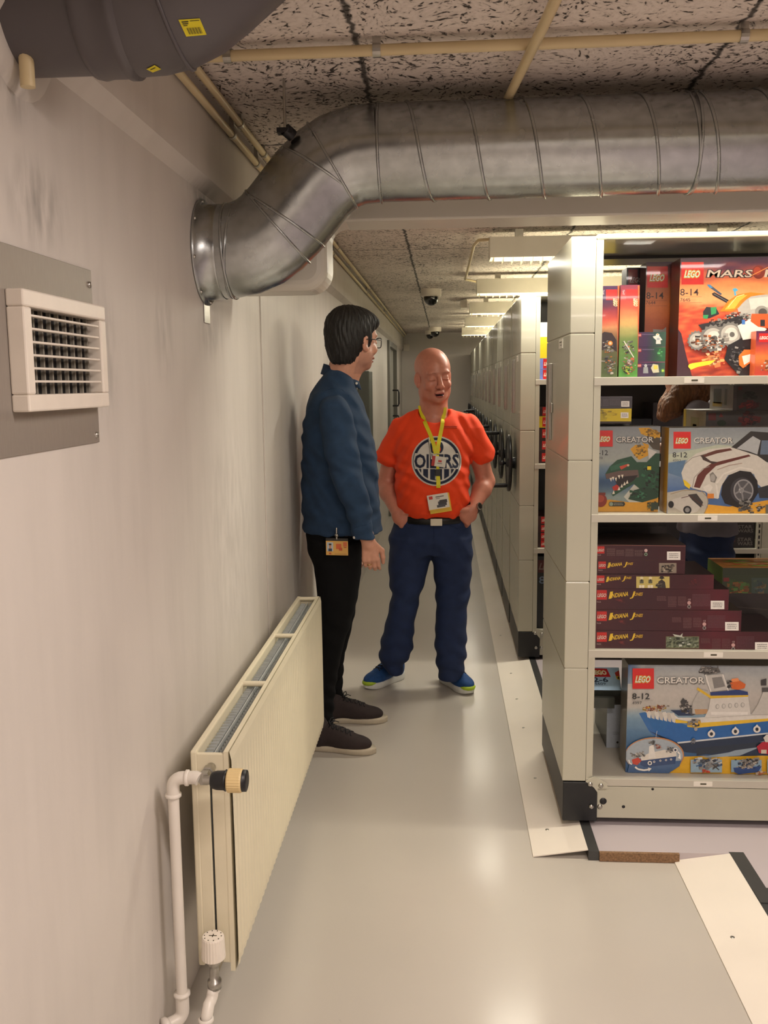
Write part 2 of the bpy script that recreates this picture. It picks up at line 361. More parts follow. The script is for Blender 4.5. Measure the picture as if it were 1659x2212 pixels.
# white duct behind it, bending down into the wall
wd = empty('white_air_duct', (1.3, 2.8, 2.03), 'white painted duct running just behind the galvanised duct and dropping into the wall', 'air duct')
a = MB(); a.prism([(2.70,2.06),(2.735,2.06),(2.735,1.995),(2.90,1.995),(2.90,2.20),(2.70,2.20)], 0, .36, 4.58); a.build('duct_run', mWhiteDuct, parent=wd, bevel=.006)
pts = [(0.001,1.80),(.25,1.80)]+[(.25+.065*math.sin(t), 1.865-.065*math.cos(t)) for t in [PI/2*i/8 for i in range(1,8)]]+[(.315,1.865),(.315,1.98),(.39,2.0),(.39,2.06),(.28,2.05),(.22,1.985),(0.001,1.98)]
a = MB(); a.prism(pts, 1, 2.715, 2.89); a.build('duct_elbow', mWhiteDuct, parent=wd, bevel=.03, bseg=4)

# grey plastic pipe, upper left
pv = empty('grey_drain_pipe', (.1, 1.45, 2.1), 'large grey plastic pipe coming out of the left wall and bending up at the ceiling', 'pipe')
PR = .10; PY = 1.46; PZ = 2.105
a = MB(); a.tube([(.0,PY,PZ),(.15,PY,PZ)], PR, 48); a.build('pipe_section', mPVC, parent=pv)
a = MB(); a.lathe((.115,PY,PZ), (1,0,0), [(0,PR),(.002,PR+.006),(.012,PR+.008),(.022,PR+.006),(.05,PR+.006),(.054,PR+.009),(.064,PR+.009),(.068,PR+.004),(.08,PR+.003)], 48); a.build('socket_collar', mPVC, parent=pv)
a = MB(); a.tube([(.18,PY,PZ),(.21,PY,PZ+.001),(.235,PY,PZ+.006),(.262,PY,PZ+.018),(.29,PY,PZ+.038),(.40,PY,PZ+.125),(.60,PY,PZ+.28)], PR+.004, 48)
a.build('pipe_bend', mPVC, parent=pv)
q = MB(); q.tube([Vector((.236,PY,PZ+.006))+Vector((-.25,0,.9)).normalized()*math.cos(t)*(PR+.005)+Vector((0,1,0))*math.sin(t)*(PR+.005) for t in [2*PI*i/40 for i in range(40)]], .003, 6, closed=True); q.build('moulded_ridge', mPVC, parent=pv)
# plaster collar where it leaves the wall
q = MB(); q.lathe((.0,PY,PZ), (1,0,0), [(0,.135),(.006,.128),(.013,.112),(.014,.10)], 30); q.build('plaster_collar', mWall, parent=pv)
def sticker(px, nm, lines):
    """paper label lying on the pipe surface"""
    trees = []
    for ch in pv.children:
        trees.append(BVHTree.FromPolygons([v.co for v in ch.data.vertices], [tuple(q_.vertices) for q_ in ch.data.polygons]))
    def on(u, v, off):
        a = [px[0][i]*(1-u)+px[1][i]*u for i in (0,1)]; b = [px[3][i]*(1-u)+px[2][i]*u for i in (0,1)]
        d = (at(a[0]*(1-v)+b[0]*v, a[1]*(1-v)+b[1]*v, PY)-CAM).normalized(); hs = [h for h in (t.ray_cast(CAM, d) for t in trees) if h[0]]
        h = min(hs, key=lambda k: k[3]); return h[0]+h[1]*(off if h[1].dot(d) < 0 else -off)
    m = MB(); n = 8
    def patch(u0, u1, v0, v1, off, nu, nv):
        vs = [on(u0+(u1-u0)*i/nu, v0+(v1-v0)*j/nv, off) for i in range(nu+1) for j in range(nv+1)]
        m.add(vs, [(i*(nv+1)+j, (i+1)*(nv+1)+j, (i+1)*(nv+1)+j+1, i*(nv+1)+j+1) for i in range(nu) for j in range(nv)], True)
    patch(0, 1, 0, 1, .0012, 8, 8); m.mi = 1
    for l in lines: patch(l[0], l[1], l[2], l[3], .0018, 2, 3)
    m.build(nm, [mSticker, mInk], parent=pv, fixn=False)
sticker([(385,42),(431,39),(446,74),(402,78)], 'paper_sticker', [(.1,.42,.1,.17),(.1,.38,.22,.28),(.1,.3,.33,.38),(.5,.95,.08,.12)]+[(.2+.045*i,.2+.045*i+(.014 if i%3 else .03),.5,.88) for i in range(15)])
sticker([(316,148),(334,139),(348,148),(330,155)], 'paper_sticker', [(.2,.8,.3,.42)])

# grille on its steel plate
mBlade = mat('blade_grey', '#8c877c', .5, var=.05, vs=30)
gv = empty('wall_vent_grille', (0, 1.53, 1.585), 'cream air grille on a steel plate screwed to the left wall', 'vent')
a = MB(); a.box(.0005, .004, 1.02, 1.704, 1.428, 1.742); a.build('backing_plate', mAlu, parent=gv, bevel=.0008)
for (y, z) in ((1.690,1.715),(1.688,1.442)):
    s = MB(); s.lathe((.004,y,z), (1,0,0), [(0,.006),(.003,.0055),(.004,.0)], 10); s.build('screw', mSteel, parent=gv)
a = MB(); X0, X1 = .004, .032; y0, y1, z0, z1 = 1.356, 1.69, 1.494, 1.676; bw = .026
a.box(X0, X1, y0, y1, z0, z0+bw); a.box(X0, X1, y0, y1, z1-bw, z1); a.box(X0, X1, y0, y0+bw, z0+bw, z1-bw); a.box(X0, X1, y1-bw, y1, z0+bw, z1-bw)
a.build('grille_frame', mWhiteP, parent=gv, bevel=.003)
a = MB(); a.box(.0041, .0047, y0+bw, y1-bw, z0+bw, z1-bw); a.build('duct_opening', mBlack, parent=gv)
zi0, zi1 = z0+bw, z1-bw
for k in range(6):
    z = zi1-.012-(k)*(zi1-zi0-.012)/6+.0; s = MB(); s.box(.020, .031, y0+bw-.001, y1-bw-.008, z-.0018, z+.0018); s.build('louvre', mWhiteP, parent=gv, bevel=.0012)
for k in range(9):
    y = y0+bw+.018+k*.031; s = MB(); s.box(.006, .012, y-.0022, y+.0022, zi0, zi1); s.build('rear_blade', mBlade, parent=gv)

# ------------------------------------------------------------------ conduits
def conduit(name, pts, r, label, clips=(), cm=None):
    o = empty(name, pts[0], label, 'conduit'); q = MB(); q.tube(pts, r, 12); q.build('pipe_run', mCond, parent=o)
    for c, ax in clips:
        s = MB(); c = Vector(c)
        s.lathe(c-Vector(ax)*.009, ax, [(0,r+.001),(0,r+.003),(.018,r+.003),(.018,r+.001)], 14, False); s.box(c.x-.006 if not ax[0] else c.x-.009, c.x+.006 if not ax[0] else c.x+.009, c.y-.006, c.y+.006, c.z+r, CEIL)
        s.build('clip', cm or mSteel, parent=o)
    return o
conduit('ceiling_conduit', [(.03,2.20,2.272),(4.5,2.13,2.272)], .0125, 'cream conduit clipped across the ceiling in front of the spiral duct', [((.16,2.198,2.272),(1,0,0)),((.50,2.193,2.272),(1,0,0)),((1.30,2.18,2.272),(1,0,0))])
conduit('ceiling_conduit', [(.895,1.2,2.225),(.853,1.92,2.235),(.818,2.48,2.255),(.79,2.9,2.27),(.79,3.1,2.275)], .0115, 'cream conduit running down the ceiling and passing behind the spiral duct')
conduit('wall_conduit', [(.042,-1,2.245),(.042,YF-.02,2.245)], .010, 'lower cream conduit in the corner between left wall and ceiling', [((.042,y,2.245),(0,1,0)) for y in (2.75,3.1,5.2,7.4,9.6)])
conduit('wall_conduit', [(.066,-1,2.275),(.066,YF-.02,2.275)], .010, 'upper cream conduit in the corner between left wall and ceiling', [((.066,y,2.275),(0,1,0)) for y in (2.75,3.1,5.2,7.4,9.6)])
conduit('pipe_stub', [(.03,1.42,2.02),(.03,1.42,1.995),(.03,1.42,1.975)], .011, 'short cream pipe end below the grey drain pipe')

# ------------------------------------------------------------------ ceiling lights
def ceiling_light(y, pw, label, x0=.88, L=1.26, first=None):
    o = empty('ceiling_light', (x0+L/2, y, 2.2), label, 'ceiling light', 'louvred fluorescent lights along the rack aisle')
    z0, z1, wd_ = 2.155, 2.252, .17
    a = MB(); a.box(x0, x0+L, y, y+.004, z0, z1); a.box(x0, x0+L, y+wd_-.004, y+wd_, z0, z1); a.box(x0, x0+.004, y+.004, y+wd_-.004, z0, z1); a.box(x0+L-.004, x0+L, y+.004, y+wd_-.004, z0, z1); a.box(x0, x0+L, y, y+wd_, z1, z1+.003)
    for xx in (x0+.15, x0+L-.15): a.box(xx-.02, xx+.02, y+.06, y+.11, z1, CEIL)
    a.build('housing', mLampBody, parent=o)
    a = MB(); a.tube([(x0+.03,y+.05,z0+.03),(x0+L-.03,y+.05,z0+.03)], .013, 12); a.tube([(x0+.03,y+.12,z0+.03),(x0+L-.03,y+.12,z0+.03)], .013, 12); a.build('fluorescent_tube', mTube, parent=o)
    a = MB(); n = 26
    for i in range(n):
        xx = x0+.02+i*(L-.04)/(n-1); a.prism([(y+.006,z0+.004),(y+.02,z0-.022),(y+.072,z0-.022),(y+.085,z0-.002),(y+.098,z0-.022),(y+wd_-.02,z0-.022),(y+wd_-.006,z0+.004),(y+.085,z0+.008)], 0, xx-.0012, xx+.0012)
    a.build('louvre', mLampBody, parent=o)
    ld = bpy.data.lights.new('lamp', 'AREA'); ld.shape = 'RECTANGLE'; ld.size = L-.06; ld.size_y = .13; ld.energy = pw
    ld.color = (1.0, .94, .80) if y > 1.9 else (1.0, .865, .80)
    lo = bpy.data.objects.new('lamp', ld); COL.objects.link(lo); lo.parent = o; lo.location = (0, wd_/2, z0-.026-2.2)
    return o
ll = {4: 'louvred ceiling light nearest the front rack, longest in view', 5: 'second louvred ceiling light down the aisle, its end by the dome camera', 6: 'third louvred ceiling light down the aisle, beside the junction box', 7: 'fourth louvred ceiling light down the aisle, last but one', 8: 'farthest louvred ceiling light, next to the back wall', 3: 'louvred ceiling light hidden behind the ducts above the front rack', 2: 'louvred ceiling light over the near floor in front of the ducts', 1: 'louvred ceiling light just behind the viewer', 0: 'rearmost louvred ceiling light behind the viewer'}
for i, y in enumerate(LAMP_Y): ceiling_light(y, LAMP_PW[i], ll[i])

# small ceiling gear
for (c, R, lab) in (((.543,7.80), .085, 'nearest white dome camera on the ceiling with a dark bubble'), ((.526,13.0), .085, 'white dome camera near the back wall, the right one of two'), ((.445,13.75), .075, 'rearmost dome camera, left one of two by the back wall')):
    x, y = c; o = empty('dome_camera', (x,y,CEIL), lab, 'security camera', 'dome cameras along the corridor ceiling')
    a = MB(); a.lathe((x,y,CEIL), (0,0,-1), [(0,R),(.05,R),(.058,R*.96),(.06,R*.72)], 32); a.build('camera_housing', mWhiteP, parent=o)
    a = MB(); a.lathe((x,y,CEIL-.058), (0,0,-1), [(0,R*.72)]+[(R*.15+R*.72*math.sin(t), R*.72*math.cos(t)) for t in [PI/2*i/8 for i in range(9)]], 32); a.build('tinted_bubble', mat('tinted_dome', '#08080a', .08, coat=.6, var=.05, vs=5), parent=o)
def small_thing(mb, name, m, label, cat, **k): return mb.build(name, m, label=label, cat=cat, **k)
a = MB(); a.box(.80,.86,8.7,8.95,2.22,2.29); small_thing(a, 'junction_box', mWhiteP, 'small pale junction box beside the third ceiling light', 'junction box', bevel=.004)
a = MB(); a.tube([(.888,4.93,2.262),(.83,5.02,2.272),(.812,5.2,2.272),(.806,6.2,2.268),(.803,6.86,2.272),(.84,6.93,2.272),(.888,6.95,2.262)], .008, 10); small_thing(a, 'ceiling_cable', mCond, 'pale cable pipe linking the ends of the first two ceiling lights in view', 'cable')
a = MB(); a.box(.0,.09,6.98,7.30,1.05,1.63); small_thing(a, 'electrical_panel', mat('panel_green_grey','#4f524a',.45,var=.05,vs=12), 'dark grey electrical panel on the left wall between the two men', 'electrical panel', bevel=.006)
a = MB(); a.box(.03,.12,YF-.05,YF-.001,2.03,2.13); small_thing(a, 'alarm_box', mWhiteP, 'small white box high in the left corner of the back wall', 'box', bevel=.006)
a = MB(); a.box(.0005,.0045,3.30,3.33,0,2.045); a.build('trim_4', mWall, kind='structure')

# ------------------------------------------------------------------ rack row
RX = 1.05
SEAMS = [.185,.582,.878,1.279,1.684,1.985]
def end_panel(y0, y1, par, x0=RX, x1=RX+.078):
    a = MB()
    for k in range(5): a.box(x0, x1, y0, y1, SEAMS[k]+.0015, SEAMS[k+1]-.0015)
    a.box(x0+.003, x1-.003, y0+.003, y1-.003, SEAMS[0], SEAMS[-1]-.004)
    return a.build('end_panel', mRack, parent=par, bevel=.0025)
def plinth(y0, y1, par):
    a = MB(); a.box(RX+.002, RX+.118, y0+.001, y1-.001, .045, .183); return a.build('plinth', mBlack, parent=par, bevel=.002)
def label_holder(y, par, z0=1.317, z1=1.60, w_=.105):
    a = MB(); a.box(RX-.006, RX-.0005, y, y+w_, z0, z1); a.box(RX-.011, RX-.006, y, y+.006, z0, z1); a.box(RX-.011, RX-.006, y+w_-.006, y+w_, z0, z1)
    a.build('label_holder', mSteel, parent=par, bevel=.001)
def paper_tag(y, z, par, w_=.10, h=.032):
    a = MB(); a.box(RX-.0022, RX-.0004, y, y+w_, z, z+h); a.mi = 1
    a.box(RX-.0026, RX-.0022, y+.02, y+.08, z+.020, z+.023); a.box(RX-.0026, RX-.0022, y+.02, y+.06, z+.010, z+.012); a.build('paper_label', [mPaper, mInk], parent=par)
def bolts(lst, par):
    for (x, y, z) in lst:
        s = MB(); s.lathe((x,y,z), (0,-1,0), [(0,.0085),(.002,.0085),(.005,.0065),(.0065,.003),(.007,.0)], 14); s.build('bolt', mSteel, parent=par)
def handwheel(yc, zc, par, a0):
    h = empty('handwheel', (0,0,0)); h.parent = par; h.location = -par.location
    xw = RX-.035; R = .152
    a = MB(); a.tube([(xw, yc+R*math.cos(t), zc+R*math.sin(t)) for t in [2*PI*i/40 for i in range(40)]], .010, 8, closed=True)
    a.lathe((RX,yc,zc), (-1,0,0), [(0,.035),(.02,.03),(.03,.028),(.05,.022),(.052,.0)], 20)
    a.lathe((xw+.004,yc,zc), (-1,0,0), [(0,.0),(.0,.03),(.003,.10),(.002,R-.004),(.007,R-.004),(.008,.10),(.006,.03),(.006,0)], 40)
    a.build('wheel', mBlack, parent=h)
    c = Vector((xw-.01, yc+R*math.cos(a0)*.88, zc+R*math.sin(a0)*.88)); a = MB(); a.tube([c, c-Vector((.012,0,0)), c-Vector((.1,0,0))], [.008,.012,.0125], 14); a.build('grip', mBlack, parent=h)
    a = MB(); a.lathe((xw-.006,yc,zc), (-1,0,0), [(0,.008),(.018,.008),(.020,.013),(.028,.017),(.040,.016),(.047,.009),(.048,0)], 16); a.build('locking_knob', mBlack, parent=h)
    return h

# front rack, open, double sided -------------------------------------------------
FY0, FY1, FX1 = 3.03, 3.70, 2.42
SH = [1.545, 1.102, .646, .197]
rk = empty('mobile_shelving_rack', (RX, FY0, .03), 'nearest cream metal rack, its open shelves full of toy boxes facing the viewer', 'shelving rack', 'movable racks in the row')
end_panel(FY0, FY1, rk); 
def uprights(par, y0, y1, xs):
    for x in xs:
        for y in (y0, y1-.03):
            a = MB(); a.box(x, x+.022, y, y+.03, .183, 1.9715)
            a.mi = 1
            if y == y0 and x > 1.3:
                for k in range(56): a.box(x+.007, x+.015, y-.0006, y+.0, .25+k*.03, .268+k*.03)
            a.build('upright', [mRack, mBlack], parent=par)
uprights(rk, FY0, FY1, (RX+.0785, FX1-.022))
a = MB(); a.box(RX+.079, FX1, FY0, FY1, 1.972, 1.99); a.build('top_panel', mRack, parent=rk, bevel=.006)
a = MB(); a.box(RX+.101, FX1-.01, 3.42, 3.43, 1.962, 1.972); a.build('top_rib', mPlinth, parent=rk)
for k, z in enumerate(SH):
    a = MB(); a.box(RX+.079, FX1, FY0+.001, FY1-.001, z-.003, z); a.box(RX+.079, FX1, FY0-.001, FY0+.004, z-.026, z); a.box(RX+.079, FX1, FY1-.004, FY1+.001, z-.026, z)
    so = a.build('shelf', mShelf, parent=rk, bevel=.001)
    p0 = at([1478,1507,1520,1498][k], [820,1124,1413,1691][k], FY0)
    a = MB(); a.box(p0.x, p0.x+.062, FY0-.0022, FY0-.0012, z-.021, z-.004); a.mi = 1; a.box(p0.x+.022, p0.x+.042, FY0-.0027, FY0-.0022, z-.015, z-.010); a.build('shelf_label', [mPaper, mInk], parent=so)
for y in (FY0+.002, FY1-.012):
    a = MB(); a.box(RX+.118, FX1, y, y+.010, .055, .168); 
    a.build('base_beam', mRack, parent=rk, bevel=.002)
plinth(FY0-.004, FY1, rk)
a = MB(); a.prism([(RX+.105,.168),(RX+.078,.188),(RX+.09,.200),(RX+.108,.206),(RX+.12,.20),(RX+.15,.182),(RX+.15,.165),(RX+.118,.165),(RX+.118,.15)], 1, FY0-.009, FY0-.005); a.build('corner_bracket', mRack, parent=rk)
bolts([(RX+.092,FY0-.009,.180),(RX+.128,FY0-.009,.176),(RX+.098,FY0-.005,.098),(RX+.128,FY0+.001,.096)], rk)
for (px, py, r) in ((1303,1701,.0045),(1410,1705,.0045),(1347,1743,.0055)):
    p = at(px,py,FY0); a = MB(); a.lathe((p.x,FY0+.0015,p.z), (0,-1,0), [(0,r),(.0006,r),(.0007,0)], 16); a.build('beam_hole', mBlack, parent=rk)
a = MB(); p = at(1303,1731,FY0); a.lathe((p.x,FY0+.0012,p.z), (0,-1,0), [(0,.012),(.0009,.0115),(.001,0)], 20)
a.build('beam_hole', mBlack, parent=rk)
label_holder(3.50, rk); paper_tag(3.20, 1.645, rk)
a = MB(); a.box(RX-.008,RX-.0004,3.465,3.485,1.42,1.455); a.build('lock_knob', mSteel, parent=rk, bevel=.002)

# second rack, open at its near face ------------------------------------------------
S0, S1 = 4.95, 5.62
r2 = empty('mobile_shelving_rack', (RX, S0, .03), 'second cream metal rack, across the aisle behind the front rack, black handwheel on its end', 'shelving rack', 'movable racks in the row')
end_panel(S0, S1, r2); plinth(S0-.004, S1, r2); uprights(r2, S0, S1, (RX+.0785, 2.128, 2.30))
a = MB(); a.box(RX+.079, 3.3, S0, S1, 1.972, 1.99); a.build('top_panel', mRack, parent=r2, bevel=.004)
for z in SH:
    a = MB(); a.box(RX+.079, 3.3, S0+.001, S1-.02, z-.003, z); a.box(RX+.079, 3.3, S0-.001, S0+.004, z-.026, z); a.build('shelf', mShelf, parent=r2, bevel=.001)
a = MB(); a.box(RX+.1, 3.3, S1-.35, S1-.34, .185, 1.97); a.build('back_sheet', mPlinth, parent=r2)
a = MB(); a.box(2.325, 3.3, S0+.001, S0+.012, .2, 1.97); a.build('side_sheet', mRack, parent=r2)
a = MB(); a.box(RX+.118, 3.3, S0+.002, S0+.012, .055, .168); a.build('base_beam', mRack, parent=r2, bevel=.002)
a = MB(); a.prism([(RX+.105,.168),(RX+.078,.188),(RX+.09,.200),(RX+.108,.206),(RX+.12,.20),(RX+.15,.182),(RX+.15,.165),(RX+.118,.165),(RX+.118,.15)], 1, S0-.009, S0-.005); a.build('corner_bracket', mRack, parent=r2)
bolts([(RX+.092,S0-.009,.180),(RX+.128,S0-.009,.176),(RX+.098,S0-.005,.098),(RX+.128,S0+.001,.096)], r2)
a = MB(); a.lathe((RX+.15,S0+.0012,.13), (0,-1,0), [(0,.012),(.0009,.0115),(.001,0)], 20); a.build('beam_hole', mBlack, parent=r2)
label_holder(5.32, r2, 1.36, 1.66); paper_tag(5.12, 1.645, r2); handwheel(5.28, 1.08, r2, -2.0)

# the closed rest of the row --------------------------------------------------------
PITCH = .715
words = ['third','fourth','fifth','sixth','seventh','eighth','ninth','tenth','eleventh','twelfth','thirteenth']
protoR = None
for k in range(12):
    y = S0+PITCH*(k+1)+.01
    if y+.66 > YF: break
    if protoR is None:
        r = empty('mobile_shelving_rack', (RX, y, .03)); end_panel(y, y+.67, r); plinth(y, y+.67, r)
        a = MB(); a.box(RX+.079, 3.3, y+.01, y+.66, .06, 1.975); a.build('rack_body', mRack, parent=r)
        label_holder(y+.33, r, 1.36, 1.64); paper_tag(y+.17, 1.645, r)
        handwheel(y+.33, 1.08, r, 1.35); protoR = r
    else:
        r = copy_tree(protoR); r.location = (RX, y, .03)
        for ch in [c for c in bpy.data.objects if c.parent == r and c.name.startswith('handwheel')]:
            pass
    tag(r, '%s rack in the row counted from the nearest, pushed tight against its neighbours' % words[k] if y+1.4 < YF else 'last rack in the row, standing against the back wall', 'shelving rack', 'movable racks in the row')
    # turn each wheel differently about its own hub
    for ch in [c for c in bpy.data.objects if c.parent == r and c.name.startswith('handwheel')]:
        if k:
            th = [0,2.1,.8,3.3,1.5,4.1,2.7,.3,5.0,1.1,3.9,2.2][k]; yc = .33; zc = 1.05
            base = Vector(ch.location); hub = Vector((0, yc, zc))
            # wheel mesh is modelled in world space of the first rack: rotate about its hub
            w0 = Vector((0, S0+PITCH+.01+.33, 1.08)); R = Matrix.Rotation(th, 3, 'X')
            ch.rotation_euler = (th, 0, 0); ch.location = Vector((-RX, 0, 0)) + Vector((0, yc, zc)) - (R @ Vector((0, w0.y, w0.z)))

# ------------------------------------------------------------------ radiator
rd = empty('wall_radiator', (.12, 2.75, .17), 'cream double panel radiator low on the left wall, two thermostat knobs at its near end', 'radiator')
Y0, Y1, Z0, Z1 = 1.985, 3.545, .165, .705
def rpanel(x0, x1, face):
    a = MB(); n = 47*4
    # ribbed face that fades to flat near the top edge
    zs = [Z0, Z0+.03, Z0+.34, Z1-.02, Z1]
    amp = [.0012,.0024,.0017,.0,.0]
    vs = []; fs = []
    ys = [Y0+(Y1-Y0)*i/(n*2) for i in range(n*2+1)]
    for zi, z in enumerate(zs):
        for i, y in enumerate(ys):
            d = amp[zi]*(math.cos(i*PI/4)-.2); e = .004 if zi in (0, 4) else 0
            vs.append((face-(e+abs(0)) + d if face == x1 else face+e-d, y, z))
    W_ = len(ys)
    for zi in range(4):
        for i in range(W_-1): fs.append((zi*W_+i, zi*W_+i+1, (zi+1)*W_+i+1, (zi+1)*W_+i))
    a.add(vs, fs, False)
    back = x0 if face == x1 else x1; b0 = x1-.007 if face == x1 else x0+.007
    a.box(min(back,b0), max(back,b0), Y0, Y1, Z0, Z1)
    return a.build('front_panel' if face == x1 else 'rear_panel', mRad, parent=rd, fixn=False)
rpanel(.147, .165, .165); 
a = MB(); a.box(.070, .086, Y0, Y1, Z0+.01, Z1); a.build('rear_panel', mRad, parent=rd, bevel=.004)
a = MB(); a.box(.084,.149,Y0+.001,Y0+.012,Z1-.055,Z1-.006); a.box(.084,.112,Y0+.001,Y0+.010,Z0+.02,Z1-.056); a.box(.117,.149,Y0+.001,Y0+.010,Z0+.02,Z1-.056); a.build('side_cover', mRad, parent=rd, bevel=.002)
a = MB(); a.box(.084,.149,Y1-.012,Y1,Z0+.02,Z1-.004); a.build('side_cover', mRad, parent=rd, bevel=.002)
for y in (Y0+.5, Y0+1.0, Y1-.02):
    a = MB(); a.tube([(.078,y,Z1-.006),(.156,y,Z1-.006)], .008, 10); a.build('top_bar', mRad, parent=rd)
a = MB(); n = 78
pf = []; pb = []
for i in range(n*4):
    y = Y0+.02+(Y1-Y0-.04)*i/(n*4); ph = i % 4
    pf.append((.124 if ph in (0,1) else .144, y)); pb.append((.108 if ph in (0,1) else .090, y))
for P_ in (pf, pb):
    vs = [(x,y,Z0+.05) for x,y in P_]+[(x,y,Z1-.022) for x,y in P_]; m_ = len(P_)
    a.add(vs, [(i,i+1,m_+i+1,m_+i) for i in range(m_-1)], False)
a.box(.1135,.1155,Y0+.02,Y1-.02,Z0+.05,Z1-.022)
a.build('convector_fins', mFin, parent=rd)
# valves
a = MB(); a.tube([(.118,1.985,.668),(.118,1.93,.668)], .011, 14); a.lathe((.118,1.965,.668), (0,-1,0), [(0,.015),(.014,.015),(.016,.012),(.03,.012),(.032,.016),(.046,.016),(.048,0)], 6, False); a.tube([(.118,1.915,.668),(.165,1.915,.668)], .010, 12); a.build('upper_valve', mSteel, parent=rd)
a = MB(); a.lathe((.135,1.915,.668), (1,0,0.0), [(0,.014),(.003,.018),(.014,.021),(.03,.0215),(.034,.024),(.036,.0)], 20); a.build('valve_collar', mBlack, parent=rd); a = MB(); a.lathe((.203,1.915,.668),(1,0,0),[(0,.024),(.012,.0235),(.0135,.018),(.0125,.0)], 24); a.build('end_cap', mBlack, parent=rd)
def knurled(c, axis, R, Lh, n, nm, m, r2=None):
    c = Vector(c); t = Vector(axis).normalized(); aa = Vector((0,0,1)) if abs(t.z) < .9 else Vector((1,0,0)); u = t.cross(aa).normalized(); w_ = t.cross(u); q = MB(); vs = []; fs = []
    prof = [(0,R*.86,0),(.003,R,1),(Lh-.004,R*(r2 or 1),1),(Lh,R*.92*(r2 or 1),0)]; K = n*2
    for d, r, kn in prof:
        for j in range(K):
            rr = r*(1-.035*(j % 2)*kn); an = 2*PI*j/K; vs.append(c+t*d+(u*math.cos(an)+w_*math.sin(an))*rr)
    for i in range(3):
        for j in range(K): fs.append((i*K+j, i*K+(j+1) % K, (i+1)*K+(j+1) % K, (i+1)*K+j))
    fs.append(tuple(range(K))); fs.append(tuple(range(3*K+K-1, 3*K-1, -1))); q.add(vs, fs, False)
    o = q.build(nm, m, parent=rd, bevel=.0006); return o
tag(knurled((.172,1.915,.668), (1,0,0), .0265, .034, 26, 'thermostat_head', mat('aged_cream_plastic','#d9c08c',.4,var=.04,vs=40)), 'yellowed cream ribbed head')
a = MB(); a.tube([(.122,1.985,.195),(.122,1.94,.195)], .010, 12); a.lathe((.122,1.93,.235), (0,0,-1), [(0,.016),(.015,.016),(.02,.011),(.055,.011),(.057,.016),(.075,.016),(.077,.0)], 18); a.build('lower_valve', mSteel, parent=rd)
kn = knurled((.122,1.93,.232), (0,0,1), .0275, .056, 24, 'thermostat_head', mWhiteP, .93); tag(kn, 'white ribbed head with dial marks on top')
a = MB(); a.mi = 0
for k in range(10):
    t = k*2*PI/10; c = Vector((.122+math.cos(t)*.0195, 1.93+math.sin(t)*.0195, .2886)); a.box(c.x-.0012,c.x+.0012,c.y-.0012,c.y+.0012,.288,.2888)
a.box(.113,.131,1.929,1.931,.288,.2888); a.box(.121,.123,1.925,1.936,.288,.2888); a.build('dial_marks', mInk, parent=kn)
# painted pipes feeding the radiator
pp = empty('radiator_pipe', (.045,1.92,.4), 'white pipe rising from the floor beside the radiator to its upper valve', 'pipe')
def elbow_pts(p, a, b, r, n=6):
    """round a corner p between directions a (incoming) and b (outgoing)"""
    p, a, b = Vector(p), Vector(a).normalized(), Vector(b).normalized(); out = []
    for i in range(n+1):
        t = PI/2*i/n; out.append(p - a*r + a*r*math.sin(t) + b*r*(1-math.cos(t)))
    return out
PXc, PYc = .046, 1.925
a = MB(); a.tube([(PXc,PYc,.13),(PXc,PYc,.628)], .0125, 16); a.build('riser', mPipeW, parent=pp)
a = MB(); a.tube([(PXc,PYc,.625)]+elbow_pts((PXc,PYc,.668),(0,0,1),(1,0,0),.022)+[(.085,PYc,.668)], .0145, 16); a.lathe((PXc,PYc,.622),(0,0,1),[(0,.0145),(.002,.018),(.008,.018),(.01,.0145)],18); a.lathe((.074,PYc,.668),(1,0,0),[(0,.0145),(.002,.018),(.008,.018),(.01,.0145)],18); a.tube([(.08,PYc,.668),(.1,PYc-.004,.671),(.108,PYc-.006,.668)], .015, 14); a.build('pipe_elbow', mPipeW, parent=pp)
a = MB(); a.tube([(PXc,PYc,.145),(PXc,PYc-.0,.118)]+elbow_pts((PXc,PYc,.085),(0,0,-1),(-.7,-.7,0),.02)+[(.012,PYc-.034,.085)], .0155, 16); a.lathe((PXc,PYc,.14),(0,0,1),[(0,.0155),(.002,.019),(.008,.019),(.01,.0125)],18); a.lathe((.020,PYc-.026,.085),(-.7,-.7,0),[(0,.016),(.004,.02),(.014,.02),(.016,.0)],18); a.build('pipe_elbow', mPipeW, parent=pp)
p2_ = empty('radiator_pipe', (.12,1.92,.1), 'short white pipe bending below the lower radiator valve', 'pipe')
a = MB(); a.tube([(.122,1.93,.17),(.122,1.93,.155)]+elbow_pts((.118,1.925,.135),(0,0,-1),(-.25,-1,0),.02)+[(.112,1.888,.118),(.111,1.88,.06),(.111,1.88,.0)], .0135, 16); a.build('pipe_elbow', mPipeW, parent=p2_)
a = MB(); a.lathe((.112,1.882,.108),(0,0,1),[(0,.0135),(.002,.0175),(.009,.0175),(.011,.0135)],18); a.build('pipe_collar', mPipeW, parent=p2_)

